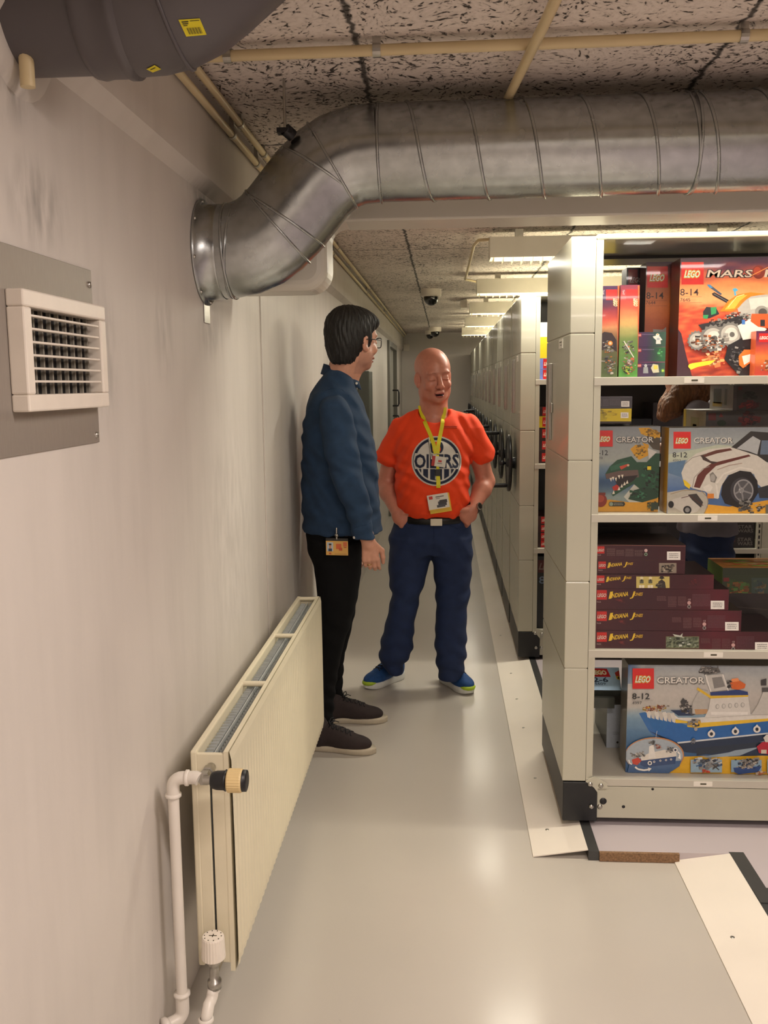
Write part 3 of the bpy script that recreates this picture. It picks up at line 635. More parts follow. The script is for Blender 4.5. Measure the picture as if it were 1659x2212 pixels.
# ------------------------------------------------------------------ printed boxes
mPrint = attr_mat('printed_card', .38, coat=.25, var=.05, vs=90)
_TX = {}
def text_tris(s, bold=0.0):
    """triangles of a word in Blender's built-in font, cap height 1"""
    k = (s, bold)
    if k in _TX: return _TX[k]
    cu = bpy.data.curves.new('t', 'FONT'); cu.body = s; cu.offset = bold; cu.size = 1; cu.resolution_u = 2
    ob = bpy.data.objects.new('t', cu); COL.objects.link(ob); dg = bpy.context.evaluated_depsgraph_get(); dg.update()
    me = bpy.data.meshes.new_from_object(ob.evaluated_get(dg)); bm = bmesh.new(); bm.from_mesh(me); bmesh.ops.triangulate(bm, faces=bm.faces)
    T = [[(v.co.x, v.co.y) for v in f.verts] for f in bm.faces]; bm.free()
    bpy.data.objects.remove(ob); bpy.data.curves.remove(cu); bpy.data.meshes.remove(me)
    b0 = text_box0(s) if bold else None
    xs = [p[0] for t in T for p in t]; h = .70
    if bold: w_, x0 = b0
    else: w_, x0 = (max(xs)-min(xs), min(xs))
    T = [[((p[0]-x0)/h, p[1]/h) for p in t] for t in T]
    _TX[k] = (T, w_/h) if not bold else (T, w_)
    if bold: _TX[k] = (T, w_/h)
    _TX[(s, 'box')] = (w_, x0)
    return _TX[k]
def text_box0(s):
    if (s, 'box') not in _TX: text_tris(s, 0.0)
    return _TX[(s, 'box')]
def clip(poly, x0, x1, z0, z1):
    def cl(P, ax, val, sgn):
        out = []
        for i in range(len(P)):
            a, b = P[i-1], P[i]; ia = (a[ax]-val)*sgn >= 0; ib = (b[ax]-val)*sgn >= 0
            if ia != ib:
                t = (val-a[ax])/(b[ax]-a[ax]); out.append((a[0]+(b[0]-a[0])*t, a[1]+(b[1]-a[1])*t))
            if ib: out.append(b)
        return out
    for ax, v, s_ in ((0,x0,1),(0,x1,-1),(1,z0,1),(1,z1,-1)):
        if len(poly) < 3: return []
        poly = cl(poly, ax, v, s_)
    return poly if len(poly) >= 3 else []
C5, C6, C7, C8 = (1270,500), (1270,820), (1270,1120), (1270,1400)
KZ = 1659/389
class Card:
    """printed carton: body plus the print on its front, as one mesh with per-face ink colours"""
    def __init__(s, x0, x1, z0, z1, yf, depth, side='#444', top=None, front=None, crop=C5):
        s.v = []; s.f = []; s.c = []; s.x0, s.x1, s.z0, s.z1, s.yf = x0, x1, z0, z1, yf; s.crop = crop; s.n = 0
        y1 = yf+depth; V = [(x0,yf,z0),(x1,yf,z0),(x1,y1,z0),(x0,y1,z0),(x0,yf,z1),(x1,yf,z1),(x1,y1,z1),(x0,y1,z1)]
        e = .0012
        for f, c in (((0,3,2,1),side),((4,5,6,7),top or side),((0,1,5,4),front or side),((1,2,6,5),side),((2,3,7,6),side),((3,0,4,7),side)):
            s.face([V[i] for i in f], c)
    def face(s, pts, col):
        n = len(s.v); s.v += pts; s.f.append(list(range(n, n+len(pts))))
        if isinstance(col, list): s.c += col
        else: s.c += [lin(col)]*len(pts)
    def P(s, u, v):
        p = at(s.crop[0]+u/KZ, s.crop[1]+v/KZ, s.yf); return (p.x, p.z)
    def lay(s): s.n += 1; return s.yf-.00002*s.n-.0002
    def _poly(s, xz, col, y):
        q = clip(xz, s.x0, s.x1, s.z0, s.z1)
        if q: s.face([(a, y, b) for a, b in q], col)
    def poly(s, pts, col): s._poly([s.P(*p) for p in pts], col, s.lay()); return s
    def rect(s, u0, v0, u1, v1, col): return s.poly([(u0,v0),(u1,v0),(u1,v1),(u0,v1)], col)
    def ell(s, u, v, ru, rv, col, n=28, a0=0, teeth=0, th=.12):
        pts = []
        for i in range(n*(2 if teeth else 1)):
            t = 2*PI*i/(n*(2 if teeth else 1))+a0; k = 1-(th if teeth and i % 2 else 0); pts.append((u+ru*k*math.cos(t), v+rv*k*math.sin(t)))
        return s.poly(pts, col)
    def line(s, pts, wd_, col):
        y = s.lay()
        for a, b in zip(pts[:-1], pts[1:]):
            d = (b[0]-a[0], b[1]-a[1]); L_ = math.hypot(*d) or 1; nx, ny = -d[1]/L_*wd_/2, d[0]/L_*wd_/2
            s._poly([s.P(a[0]+nx,a[1]+ny), s.P(b[0]+nx,b[1]+ny), s.P(b[0]-nx,b[1]-ny), s.P(a[0]-nx,a[1]-ny)], col, y)
        return s
    def grid(s, fn, nx=40, nz=40, area=None):
        """background picture: colour = fn(u, v) in crop coordinates"""
        y = s.lay(); x0, x1, z0, z1 = s.x0, s.x1, s.z0, s.z1
        if area:
            a = s.P(area[0], area[1]); b = s.P(area[2], area[3]); x0, x1 = max(x0, a[0]), min(x1, b[0]); z0, z1 = max(z0, b[1]), min(z1, a[1])
        o = s.P(0,0); ex = s.P(100,0); ez = s.P(0,100)
        kx = 100/(ex[0]-o[0]); kz = 100/(ez[1]-o[1])
        cc = {}
        def C(i, j):
            if (i,j) not in cc:
                x = x0+(x1-x0)*i/nx; z = z0+(z1-z0)*j/nz; cc[(i,j)] = (x, z, lin([max(0, min(1, q)) for q in fn((x-o[0])*kx, (z-o[1])*kz)]))
            return cc[(i,j)]
        for i in range(nx):
            for j in range(nz):
                q = [C(i,j), C(i+1,j), C(i+1,j+1), C(i,j+1)]; s.face([(a[0], y, a[1]) for a in q], [a[2] for a in q])
        return s
    def text(s, t, u, v, h, col, bold=0.0, shear=0.0, w=None, rot=0.0):
        T, wt = text_tris(t, bold); k = h if w is None else w/wt; y = s.lay(); c_, s_ = math.cos(rot), math.sin(rot)
        for tri in T:
            pts = []
            for (a, b) in tri:
                X = a*k+b*h*shear; Y_ = -b*h; pts.append(s.P(u+X*c_-Y_*s_, v+X*s_+Y_*c_))
            s._poly(pts, col, y)
        return s
    def logo(s, u0, v0, u1, v1, rot=0, full=True):
        """red square with the white wordmark outlined in black and yellow"""
        s.rect(u0, v0, u1, v1, '#c8201c'); W_, H_ = u1-u0, v1-v0
        if rot == 0: a = (u0+W_*.13, v0+H_*.68); wd_ = W_*.66; h = H_*.30
        else: a = (u0+W_*.68, v0+H_*.86) ; wd_ = H_*.68; h = W_*.34
        for b, c in ((.085,'#e8d23c'),(.05,'#1a1210'),(.012,'#efe6da')):
            if W_ < 90 and b == .085: continue
            s.text('LEGO', a[0], a[1], h, c, b, .22, wd_, rot)
        return s
    def jumble(s, u0, v0, u1, v1, n, pal, seed=0, sz=(14,40), slope=0):
        r = random.Random(seed); base = r.uniform(-.35,.35)
        for i in range(int(n*2.1)):
            u = r.triangular(u0,u1); v = r.triangular(v0,v1)+slope*(u-u0); a = r.uniform(*sz)*(.85 if i < n*.8 else .5); b = a*r.uniform(.3,.8); t = base+r.uniform(-.16,.16)
            c = r.choice(pal).lstrip('#'); k = r.uniform(.62,1.02); c = tuple(min(1, int(c[q:q+2],16)/255*k) for q in (0,2,4))
            pts = [(-a/2,-b/2),(a/2,-b/2*r.uniform(.4,1)),(a/2*r.uniform(.6,1),b/2),(-a/2,b/2)]
            s.poly([(u+p*math.cos(t)-q*math.sin(t), v+p*math.sin(t)+q*math.cos(t)) for p,q in pts], c)
        return s
    def micro(s, u0, v0, u1, v1, col, rows=6, seed=1):
        """blocks of small print too fine to read"""
        r = random.Random(seed); y = s.lay()
        for i in range(rows):
            v = v0+(v1-v0)*(i+.15)/rows; hh = (v1-v0)/rows*.42; u = u0
            while u < u1-4:
                L_ = min(r.uniform(5, 16), u1-u); 
                s._poly([s.P(u,v), s.P(u+L_,v), s.P(u+L_,v+hh), s.P(u,v+hh)], col, y); u += L_+3
        return s
    def build(s, label, group=None, name='toy_box'):
        me = bpy.data.meshes.new(name); me.from_pydata(s.v, [], s.f); me.materials.append(mPrint)
        a = me.color_attributes.new('Col', 'FLOAT_COLOR', 'CORNER'); flat = []
        for c in s.c: flat += [c[0], c[1], c[2], 1.0]
        a.data.foreach_set('color', flat); me.update()
        o = bpy.data.objects.new(name, me); COL.objects.link(o)
        return tag(o, label, 'toy box', group)
def mixc(a, b, t): t = max(0, min(1, t)); return tuple(x+(y-x)*t for x, y in zip(a, b))
def hx(h): h = h.lstrip('#'); return tuple(int(h[i:i+2], 16)/255 for i in (0,2,4))
def ramp_fn(stops, nz=0, ns=.01, seed=0, axis=1):
    st = [(p, hx(c)) for p, c in stops]
    def fn(u, v):
        t = (v if axis else u)
        if nz: t += nz*noise.noise(Vector((u*ns*.35, v*ns*1.6, seed)))
        for (p0, c0), (p1, c1) in zip(st[:-1], st[1:]):
            if t <= p1: return mixc(c0, c1, (t-p0)/(p1-p0))
        return st[-1][1]
    return fn
def sticker_label(c, u0, v0, u1, v1, col='#e6e2da'):
    c.rect(u0, v0, u1, v1, col); c.micro(u0+(u1-u0)*.15, v0+(v1-v0)*.2, u1-(u1-u0)*.15, v1-(v1-v0)*.15, '#6d6a66', 3, 5)
def wx(px, Y_, py=900): return at(px, py, Y_).x
G1, G2, G3, G4 = 'boxes on the top shelf of the front rack', 'boxes on the second shelf of the front rack', 'boxes stacked on the third shelf of the front rack', 'boxes on the bottom shelf of the front rack'
E1, E2, E3, E4 = [z+.0006 for z in SH]

# ---- top shelf -------------------------------------------------------------------
Yf = 3.12
b = Card(wx(1459,Yf), wx(1459,Yf)+.54, E1, at(1500,557,Yf).z, Yf, .12, side='#4a2418', top='#2c1d33')
def marsbg(u, v):
    base = ramp_fn([(230,'#2a1b30'),(330,'#4a2340'),(420,'#b0503c'),(520,'#e88a52'),(650,'#ee9a66'),(740,'#d9512f'),(950,'#cf4427'),(1330,'#b03a22')], 60, .012)(u, v)
    d = noise.noise(Vector((u*.012, v*.045, 3.3)))
    if v > 700: base = mixc(base, hx('#f08a4a'), max(0, d)*.8) if d > 0 else mixc(base, hx('#7c2418'), -d*1.2)
    return base
b.crop = C5; b.grid(marsbg, 70, 60)
b.poly([(760,700),(800,720),(815,880),(860,940),(900,1120),(960,1340),(760,1340)], '#3a1c28')
b.logo(862, 282, 1066, 488)
b.text('MARS', 1098, 420, 66, '#2b2024', .075, .25, 410).text('MARS', 1098, 420, 66, '#c9b9ad', .01, .25, 410)
b.ell(1572, 375, 58, 62, '#7c2a1c').ell(1560, 365, 34, 38, '#a23a22').line([(1500,410),(1659,330)], 7, '#e08a4a')
b.text('MISSION', 1628, 418, 66, '#c9b9ad', .03, .25, 640)
b.text('8-14', 850, 590, 62, '#3a2a28', .008, 0, 168); b.line([(846,603),(1052,601)], 2, '#7a4c3c'); b.text('7645', 850, 645, 32, '#3a2a28', 0, 0, 92); b.line([(846,657),(1052,653)], 2, '#7a4c3c')
b.poly([(1095,488),(1125,490),(1235,575),(1222,588),(1110,510)], '#3d4a5c').poly([(1095,488),(1130,492),(1150,520),(1120,522)], '#3f7fb4')
b.poly([(1140,572),(1165,560),(1330,650),(1300,672),(1150,590)], '#1c1a1e').line([(1160,574),(1300,655)], 5, '#77757a')
b.poly([(1330,530),(1360,520),(1385,540),(1360,556),(1366,590),(1350,592),(1346,556)], '#4aa0c8')
b.poly([(1375,705),(1500,590),(1700,580),(2100,620),(2200,800),(1600,840),(1400,780)], '#a9a49e').poly([(1480,620),(1659,600),(1700,690),(1500,720)], '#c4beb6')
b.poly([(1215,738),(1290,640),(1380,580),(1500,560),(1640,575),(1500,600),(1440,640),(1390,700),(1330,738)], '#e07818').poly([(1260,720),(1320,640),(1400,590),(1470,585),(1400,640),(1350,710)], '#f4a83c').line([(1290,700),(1370,600),(1440,580)], 5, '#fbe09a')
b.ell(1600, 740, 62, 56, '#8b8680').ell(1610, 745, 40, 36, '#4a4644')
b.poly([(1060,740),(1090,695),(1180,700),(1210,760),(1120,800),(1060,800)], '#23262a').poly([(1130,700),(1185,695),(1180,755),(1135,770)], '#2f8a52').poly([(1060,770),(1110,768),(1100,806),(1062,800)], '#2f8a52')
b.jumble(1240, 740, 1520, 850, 60, ['#c9c3ba','#2a282a','#8b8680','#e4dfd6','#55524f','#c8501e'], 3, (18,52))
b.poly([(1010,860),(1120,840),(1420,780),(1440,860),(1060,910)], '#262427').jumble(1080, 800, 1400, 880, 34, ['#3a383b','#77736e','#18171a'], 8, (14,44))
for (u, v, r1) in ((1000,1005,92),(1150,985,128),(1310,950,120)):
    b.ell(u, v, r1, r1*1.03, '#6f6c69', 16, .2, 1, .14); b.ell(u, v, r1*.74, r1*.74, '#a8a39c'); b.ell(u+6, v-4, r1*.5, r1*.5, '#c8c2ba'); b.ell(u+14, v, r1*.2, r1*.2, '#5a5754')
b.jumble(940, 950, 1290, 1100, 42, ['#d8d2c9','#e9e4dc','#5d3a2a','#8b8680','#3a3634','#b9632f'], 11, (22,64))
b.poly([(1285,1050),(1470,950),(1560,1010),(1500,1335),(1390,1330),(1250,1180)], '#19171b').jumble(1290, 1060, 1480, 1300, 46, ['#3b393d','#0e0d10','#5c5a5e','#8c8a88'], 5, (16,46))
b.poly([(1370,870),(1500,800),(1560,860),(1640,900),(1560,980),(1420,1000)], '#d8d2c9').poly([(1500,760),(1700,760),(1700,900),(1560,880),(1490,830)], '#c95325').rect(1580,815,1622,875,'#2a2628').rect(1410,815,1440,858,'#3d6fb4')
b.jumble(1060, 1090, 1260, 1240, 26, ['#e88a52','#f0a060','#c86038','#efb083'], 21, (30,80))
b.poly([(915,1240),(950,1215),(1080,1195),(1170,1185),(1120,1225),(1000,1250),(940,1275)], '#d8c42c').ell(948,1242,30,24,'#e8dc38')
b.poly([(1380,1150),(1430,1090),(1520,1090),(1500,1200),(1420,1260),(1385,1230)], '#e8762a').poly([(1410,1150),(1490,1130),(1480,1200),(1430,1230)], '#e9e4dc')
b.build('large orange box with a white tracked digger vehicle on a red planet, top shelf', G1)
Yf = 3.26
b = Card(wx(1387,Yf), wx(1387,Yf)+.30, E1, at(1420,566,Yf).z, Yf, .10, side='#3a1c22', top='#241a2c'); b.crop = C5
b.grid(ramp_fn([(290,'#3c2438'),(430,'#7a3c34'),(560,'#a8603c'),(700,'#c8703a'),(900,'#a04a24')], 40, .01), 20, 30)
b.logo(545, 322, 736, 518).text('8-14', 538, 620, 60, '#3a2622', .008, 0, 158).line([(535,637),(730,636)], 2, '#6a3c30').text('7644', 534, 672, 32, '#3a2622', 0, 0, 88).line([(535,686),(730,683)], 2, '#6a3c30')
b.poly([(600,900),(690,905),(720,880),(720,930),(600,930)], '#8c8a88')
b.build('tall brown-orange box marked 8-14 half hidden behind three small boxes, top shelf', G1)
Yf = 3.38
b = Card(wx(1346,Yf), wx(1346,Yf)+.10, E1, at(1360,578,Yf).z, Yf, .09, side='#1c181c', front='#2a1a24'); b.crop = C5
b.rect(372,350,458,490,'#8a1c1a').text('LEGO', 385, 470, 46, '#b8aea6', .02, .2, 110); b.build('dark box at the back of the top shelf, showing only a dim red square', G1)
for (u0, u1, vt, lab, k) in ((104,284,503,'leftmost tall slim box with purple to orange print, red square turned sideways',0), (290,470,497,'second tall slim box from the left, green lower half, red square turned sideways',1)):
    Yf = 3.052+.004*k; x0_ = max(RX+.103, at(1270+u0/KZ, 720, Yf).x); x1_ = at(1270+u1/KZ-1, 720, Yf).x
    b = Card(x0_, x1_, E1, at(1300,500+vt/KZ,Yf).z, Yf, .26, side='#7a3020', top='#3a2040'); b.crop = C5
    if k == 0: b.grid(ramp_fn([(500,'#46284e'),(640,'#3c2446'),(740,'#8c2c3c'),(820,'#c8503c'),(900,'#d09060'),(960,'#8a6440'),(1100,'#5c5a34'),(1330,'#4a5a30')], 30, .012, 2), 12, 40)
    else: b.grid(ramp_fn([(500,'#6a2c44'),(600,'#a83030'),(720,'#d8503a'),(820,'#dc9a5c'),(910,'#b0a060'),(1000,'#6a8040'),(1330,'#4a8a34')], 30, .012, 5), 12, 40)
    b.logo(u0+62, 535, u0+165, 632, rot=PI/2)
    b.text('7646' if k == 0 else '7647', u0+28, 538, 20, '#c8bcc0', 0, 0, 46, PI/2)
    if k == 0: b.poly([(100,960),(150,925),(220,935),(262,1000),(265,1110),(200,1060),(150,1090),(104,1100)], '#2a1a1c')
    pal = ['#c8c2b8','#8f8a82','#2c2a2c','#c8762a','#5a5854']
    b.jumble(u0+25, 1000, u1-35, 1130, 20, pal, 31+k, (14,40)); b.jumble(u0+30, 1130, u1-30, 1310, 30, pal if k == 0 else ['#c86a4a','#d8d2c8','#a84a34','#8f8a82'], 41+k, (12,44), .1)
    if k: b.jumble(310,1240,400,1320,14,['#24401c','#c8e04c','#18280e'],50,(14,38)); b.line([(330,1010),(420,1160)], 9, '#d8d2c8')
    else: b.ell(205,1030,22,22,'#d8862a').ell(205,1030,12,12,'#e8c8a0')
    b.rect(u1-12, 500, u1+4, 1340, '#c8562c')
    b.build(lab, G1)
for k, (v0, v1) in enumerate(((918,1056),(1058,1196),(1198,1334))):
    Yf = 3.075; z0_ = E1+(2-k)*.0475; b = Card(at(1270+440/KZ,720,Yf).x, at(1270+720/KZ,720,Yf).x, z0_, z0_+.047, Yf, .14, side='#5c2450', top='#5a2c58'); b.crop = C5
    b.grid(ramp_fn([(440,'#4a1c40'),(560,'#341c44'),(640,'#1e3a34' if k < 2 else '#241a34'),(720,'#205a34' if k == 1 else '#2c4a3c')], 20, .01, k, 0), 16, 4)
    b.line([(446,v0+4),(720,v0+4)], 5, '#b04a7a'); b.rect(455, v0+22, 492, v0+52, '#a82430').text('LEGO', 460, v0+44, 13, '#e8dccc', .02, .2, 28); b.micro(500, v0+26, 610, v0+38, '#7a6a8a', 1, k)
    if k == 0: b.ell(642, v0+38, 17, 17, '#d8d4cc').rect(634, v0+26, 650, v0+34, '#c8963a').poly([(598,v0+48),(620,v0+44),(664,v0+50),(686,v0+82),(668,v0+86),(672,v0+118),(626,v0+118),(628,v0+82),(604,v0+62)], '#cfcbc4').rect(634,v0+62,660,v0+82,'#9aa0a6')
    if k == 1: b.jumble(635, v0+25, 690, v0+105, 16, ['#3c9a4a','#2c6a3c','#60b870'], 61, (12,34))
    if k == 2: b.ell(532, v0+38, 14, 14, '#a8acb0').poly([(512,v0+52),(552,v0+52),(556,v0+108),(508,v0+108)], '#8c9094').poly([(580,v0+60),(600,v0+22),(648,v0+30),(656,v0+100),(600,v0+106)], '#b8b49c').rect(606,v0+36,642,v0+72,'#c8b84c').ell(690,v0+84,18,18,'#5a7a3c').ell(690,v0+84,9,9,'#a8c84c')
    b.build(['topmost of the three small purple boxes, with a white astronaut figure','middle of the three small purple boxes, with a green alien figure','lowest of the three small purple boxes, with two small figures'][k], G1)
Yf = 3.06
b = Card(at(1632,760,Yf).x, at(1632,760,Yf).x+.12, E1, at(1640,715,Yf).z, Yf, .05, side='#b8502c', top='#4a2040'); b.crop = C5
b.grid(ramp_fn([(910,'#3c1c48'),(1030,'#7a2444'),(1120,'#c84a34'),(1200,'#e0803c'),(1330,'#a83424')], 20, .02, 4), 10, 16); b.rect(1575,938,1680,1020,'#c8201c').text('LEGO',1582,992,26,'#efe6da',.03,.2,80); b.jumble(1590,1190,1700,1300,14,['#3a2a3c','#e87830','#d8d2c8'],71,(16,50))
b.build('small purple and orange box standing in front of the large digger box', G1)

# ---- second shelf -----------------------------------------------------------------
def skybg(stops, sd=0): return ramp_fn(stops, 40, .008, sd)
Yf = 3.045
b = Card(at(1443,1010,Yf).x, at(1443,1010,Yf).x+.48, E2, at(1500,924,Yf).z, Yf, .105, side='#b88a2c', top='#8c8a84'); b.crop = C6
b.grid(skybg([(440,'#7c8286'),(560,'#8f9494'),(700,'#9aa09c'),(900,'#6a7f98'),(1020,'#4a6690'),(1250,'#3a5a86')]), 40, 30)
b.poly([(740,690),(1000,640),(1200,600),(1659,640),(1659,700),(1000,730),(740,760)], '#aab09c').poly([(740,770),(900,740),(860,900),(740,860)], '#54708c')
b.poly([(1050,1255),(1110,1150),(1300,1170),(1659,1110),(2300,1110),(2300,1260)], '#cf962c').poly([(730,1040),(900,1010),(1080,1040),(1110,1130),(1060,1250),(730,1250)], '#a8a294')
b.line([(760,1055),(880,1020),(1040,1020),(1106,1090),(1100,1180),(1056,1255)], 6, '#8c7c5c')
b.logo(788, 480, 948, 636).text('CREATOR', 984, 588, 50, '#4c4c4a', .03, 0, 356).text('CREATOR', 978, 584, 50, '#c9c5bc', .012, 0, 356)
b.text('8-12', 780, 716, 46, '#22242a', .008, 0, 134); b.text('4993', 780, 756, 24, '#5a5c60', 0, 0, 74)
# white sports car with brown stripes
b.poly([(1300,640),(1500,475),(1700,490),(2200,520),(2300,760),(1640,760),(1560,720)], '#2c2a28').poly([(1370,635),(1520,520),(1590,560),(1560,690),(1480,660)], '#a4a6a6').poly([(1600,560),(1700,560),(1700,690),(1585,690)], '#5c6a7c')
b.poly([(860,860),(885,800),(920,740),(1000,680),(1120,640),(1310,620),(1560,700),(1660,770),(2100,790),(2100,1040),(1659,1040),(1560,960),(1530,870),(1420,840),(1290,880),(1230,980),(1200,1100),(1150,1090),(1080,1030),(960,1000),(880,940)], '#c2bcb1')
b.poly([(1030,700),(1180,650),(1310,632),(1330,650),(1190,680),(1060,720)], '#5a3026').poly([(1140,770),(1480,690),(1500,705),(1180,795),(1090,880),(1030,1000),(975,990),(1010,880),(1080,810)], '#5c2a22')
b.poly([(1040,700),(1060,698),(1130,750),(1200,760),(1150,778),(1060,740)], '#3a2a26').line([(880,790),(960,720),(1100,680)], 5, '#7c766c').line([(960,1000),(980,900),(1060,820),(1120,800)], 6, '#8a8378').line([(1200,1090),(1180,960),(1250,870),(1400,810),(1520,830)], 16, '#d0cabf').line([(1190,830),(1300,790),(1420,770)], 5, '#8c6c5c')
b.poly([(1120,870),(1150,850),(1190,900),(1170,950),(1130,940)], '#77736c').ell(1150,905,22,34,'#9a9690').poly([(1060,990),(1120,960),(1150,990),(1130,1030),(1080,1030)], '#d0cabf').poly([(875,920),(900,930),(945,970),(935,1008),(890,975)], '#d8b820').rect(1100,1050,1160,1095,'#c8782a')
b.poly([(1225,1060),(1240,960),(1300,880),(1400,838),(1500,850),(1560,930),(1570,1040),(1500,1150),(1380,1180),(1260,1140)], '#1a191b').ell(1420,1020,108,118,'#333236').ell(1432,1022,92,104,'#8d8b8b').ell(1432,1022,80,92,'#4f4e50').ell(1412,1020,24,26,'#a09e9c').ell(1412,1020,10,11,'#5a5856')
for k in range(5):
    t = k*2*PI/5+.3; b.line([(1414,1020),(1430+82*math.cos(t),1022+92*math.sin(t))], 15, '#7c7a7a')
b.poly([(1560,1000),(1700,960),(2100,1000),(2100,1100),(1580,1090)], '#2a2c30')
# small pictures
b.poly([(745,1130),(790,1100),(860,1080),(920,1060),(980,1110),(1050,1160),(1000,1220),(900,1240),(800,1180),(745,1170)], '#b4aea4').poly([(920,1060),(1000,1050),(1060,1130),(1040,1180),(960,1110)], '#33302e').ell(915,1200,38,38,'#1c1b1c').ell(915,1200,22,22,'#7c7a78').ell(765,1150,26,32,'#1c1b1c').line([(860,1090),(940,1070),(1060,1160)],6,'#4c2a22')
b.jumble(1390,1090,1530,1230,34,['#aaa69c','#4c4a46','#77746c','#2c2a2a'],81,(20,54)).jumble(1540,1140,1620,1210,12,['#aaa69c','#4c4a46','#2c2a2a'],82,(16,40)).rect(1635,1150,1900,1240,'#5c5a50')
b.build('wide box picturing a white vintage sports car with brown stripes, second shelf', G2)
Yf = 3.09
b = Card(RX+.105, at(1424,1010,Yf).x, E2, at(1400,921,Yf).z, Yf, .09, side='#b88a2c', top='#8c8a84'); b.crop = C6
b.grid(skybg([(420,'#7a8084'),(560,'#8e9494'),(760,'#9aa098'),(880,'#5c7890'),(960,'#2c4a6c'),(1080,'#7c8c88'),(1230,'#7a8a86')], 3), 24, 30)
b.poly([(20,1240),(20,1130),(200,1105),(380,1130),(680,1080),(700,1240)], '#c48e2a').poly([(330,1080),(430,960),(560,980),(640,1060),(500,1130),(380,1130)], '#b4b4a6')
b.text('7-12', 66, 696, 46, '#22242a', .008, 0, 118).text('4998', 66, 732, 22, '#5a5c60', 0, 0, 70)
b.poly([(465,445),(560,442),(690,500),(690,560),(600,545),(490,500)], '#c8941e').poly([(545,520),(690,540),(690,660),(600,640),(550,580)], '#4a4234').poly([(390,640),(440,600),(520,610),(500,580),(560,600),(555,700),(470,740),(430,700)], '#c8921e').jumble(400,600,560,730,16,['#a87818','#dcaa30','#7c6428'],91,(14,44)).jumble(490,450,680,540,18,['#dcaa30','#a87818','#8c6a1c'],92,(14,44))
b.poly([(550,630),(635,665),(560,735)], '#c4c2ba')
b.poly([(160,870),(200,800),(270,740),(400,705),(450,760),(540,760),(620,680),(700,680),(700,1060),(600,1100),(470,1000),(420,960),(230,1075),(215,1050),(330,960),(420,920),(300,900),(180,910)], '#1d4630')
b.poly([(160,870),(290,840),(460,830),(470,900),(300,905),(170,915)], '#5c4a44').poly([(200,800),(330,760),(390,760),(300,820),(210,840)], '#2a5c44').poly([(290,800),(370,775),(385,785),(305,830)], '#b8432c').ell(370,790,10,10,'#c8b090')
b.poly([(240,900),(460,880),(420,930),(330,985),(280,1000)], '#1c1414').poly([(222,990),(262,965),(290,985),(270,1020),(235,1020)], '#a82c20')
for (u, v) in ((210,915),(230,905),(256,912),(285,890),(315,885)): b.poly([(u-11,v-8),(u+11,v-10),(u+3,v+26)], '#d8d0bc')
for (u, v) in ((235,1045),(285,1010),(310,985),(335,965),(360,950)): b.poly([(u-13,v+10),(u+12,v+6),(u+2,v-26)], '#d8d0bc')
b.poly([(370,1100),(420,1020),(520,990),(640,1020),(640,1090),(500,1130)], '#183a28').jumble(500,760,690,1050,34,['#245a3c','#16301f','#2f6a48','#1c2420'],93,(24,62)).rect(545,798,580,830,'#d8c020').jumble(380,1020,560,1110,14,['#245a3c','#102418','#3c7a58'],94,(20,56))
b.ell(115,1110,58,62,'#7c2a1c').ell(110,1095,38,34,'#98402c').rect(60,1040,160,1062,'#6c2a20').poly([(200,1125),(330,1125),(342,1145),(330,1165),(200,1165),(190,1145)], '#2a2c24').ell(212,1145,18,18,'#7c8c7a').micro(236,1132,320,1160,'#8c8c7c',2,3)
b.jumble(530,1120,650,1200,18,['#20281c','#3c4a30','#8c7830'],95,(16,50)).rect(580,1130,660,1195,'#2c3a2c')
b.logo(72, 468, 226, 616).text('CREATOR', 264, 580, 50, '#4c4c4a', .03, 0, 340).text('CREATOR', 258, 576, 50, '#c9c5bc', .012, 0, 340)
b.build('box with a green brick dinosaur head baring its teeth, second shelf', G2)
Yf = 3.10
b = Card(RX+.105, at(1364,900,Yf).x, at(1300,911,Yf).z-.006, at(1300,883,Yf).z, Yf, .16, side='#b8a018', top='#d8c41c', front='#d0b818'); b.crop = C6
zt = b.z1
b.rect(60,385,405,420,'#2c1c10'); b.jumble(80,270,280,370,12,['#dcc420','#c8ac14','#e0cc30'],101,(40,90)); sticker_label(b,302,302,374,354); b.build('yellow box lying on the second shelf under a flat black box', G2)
b = Card(RX+.105, at(1366,860,Yf).x, zt+.0006, at(1300,857,Yf).z, Yf, .16, side='#2a2628', top='#4c4248', front='#38343a'); b.crop = C6
b.line([(76,158),(408,158)], 5, '#7a7480'); b.micro(90,180,130,245,'#5c565c',5,3); b.micro(140,180,195,245,'#5c565c',5,4); b.micro(200,175,300,240,'#5c565c',6,5); sticker_label(b,306,198,382,250); b.build('flat black box with small grey print, lying on top of the yellow box', G2)
zz = zt-.028-.12
# boxes that carry them, standing behind the dinosaur box
b = Card(RX+.105, RX+.225, E2, at(1300,911,3.19).z-.0075, 3.19, .07, side='#2c2826', front='#2a2624'); b.build('dark box behind the dinosaur box, holding up the yellow box', G2)
Yf = 3.37
b = Card(at(1525,900,Yf).x, 2.15, E2+.19, at(1560,888,Yf).z, Yf, .31, side='#8f8f78', top='#a8a49c', front='#3f3b38'); b.crop = C6
for (ya,yb,za,zb,c_) in ((.27,.308,.0,1,'#c8b020'),(.09,.2,.15,.8,'#6c8450'),(.12,.17,.3,.6,'#a8b070')): b.face([(b.x0-.0004,b.yf+ya,b.z0+(b.z1-b.z0)*za),(b.x0-.0004,b.yf+ya,b.z0+(b.z1-b.z0)*zb),(b.x0-.0004,b.yf+yb,b.z0+(b.z1-b.z0)*zb),(b.x0-.0004,b.yf+yb,b.z0+(b.z1-b.z0)*za)], c_)
b.rect(1110,310,1180,375,'#5c201c').jumble(1390,300,1590,420,24,['#6c2420','#4a1a18','#2c2a2a'],111,(40,90)).ell(1230,400,42,28,'#20301e').poly([(1205,345),(1225,305),(1248,345)],'#6c2420')
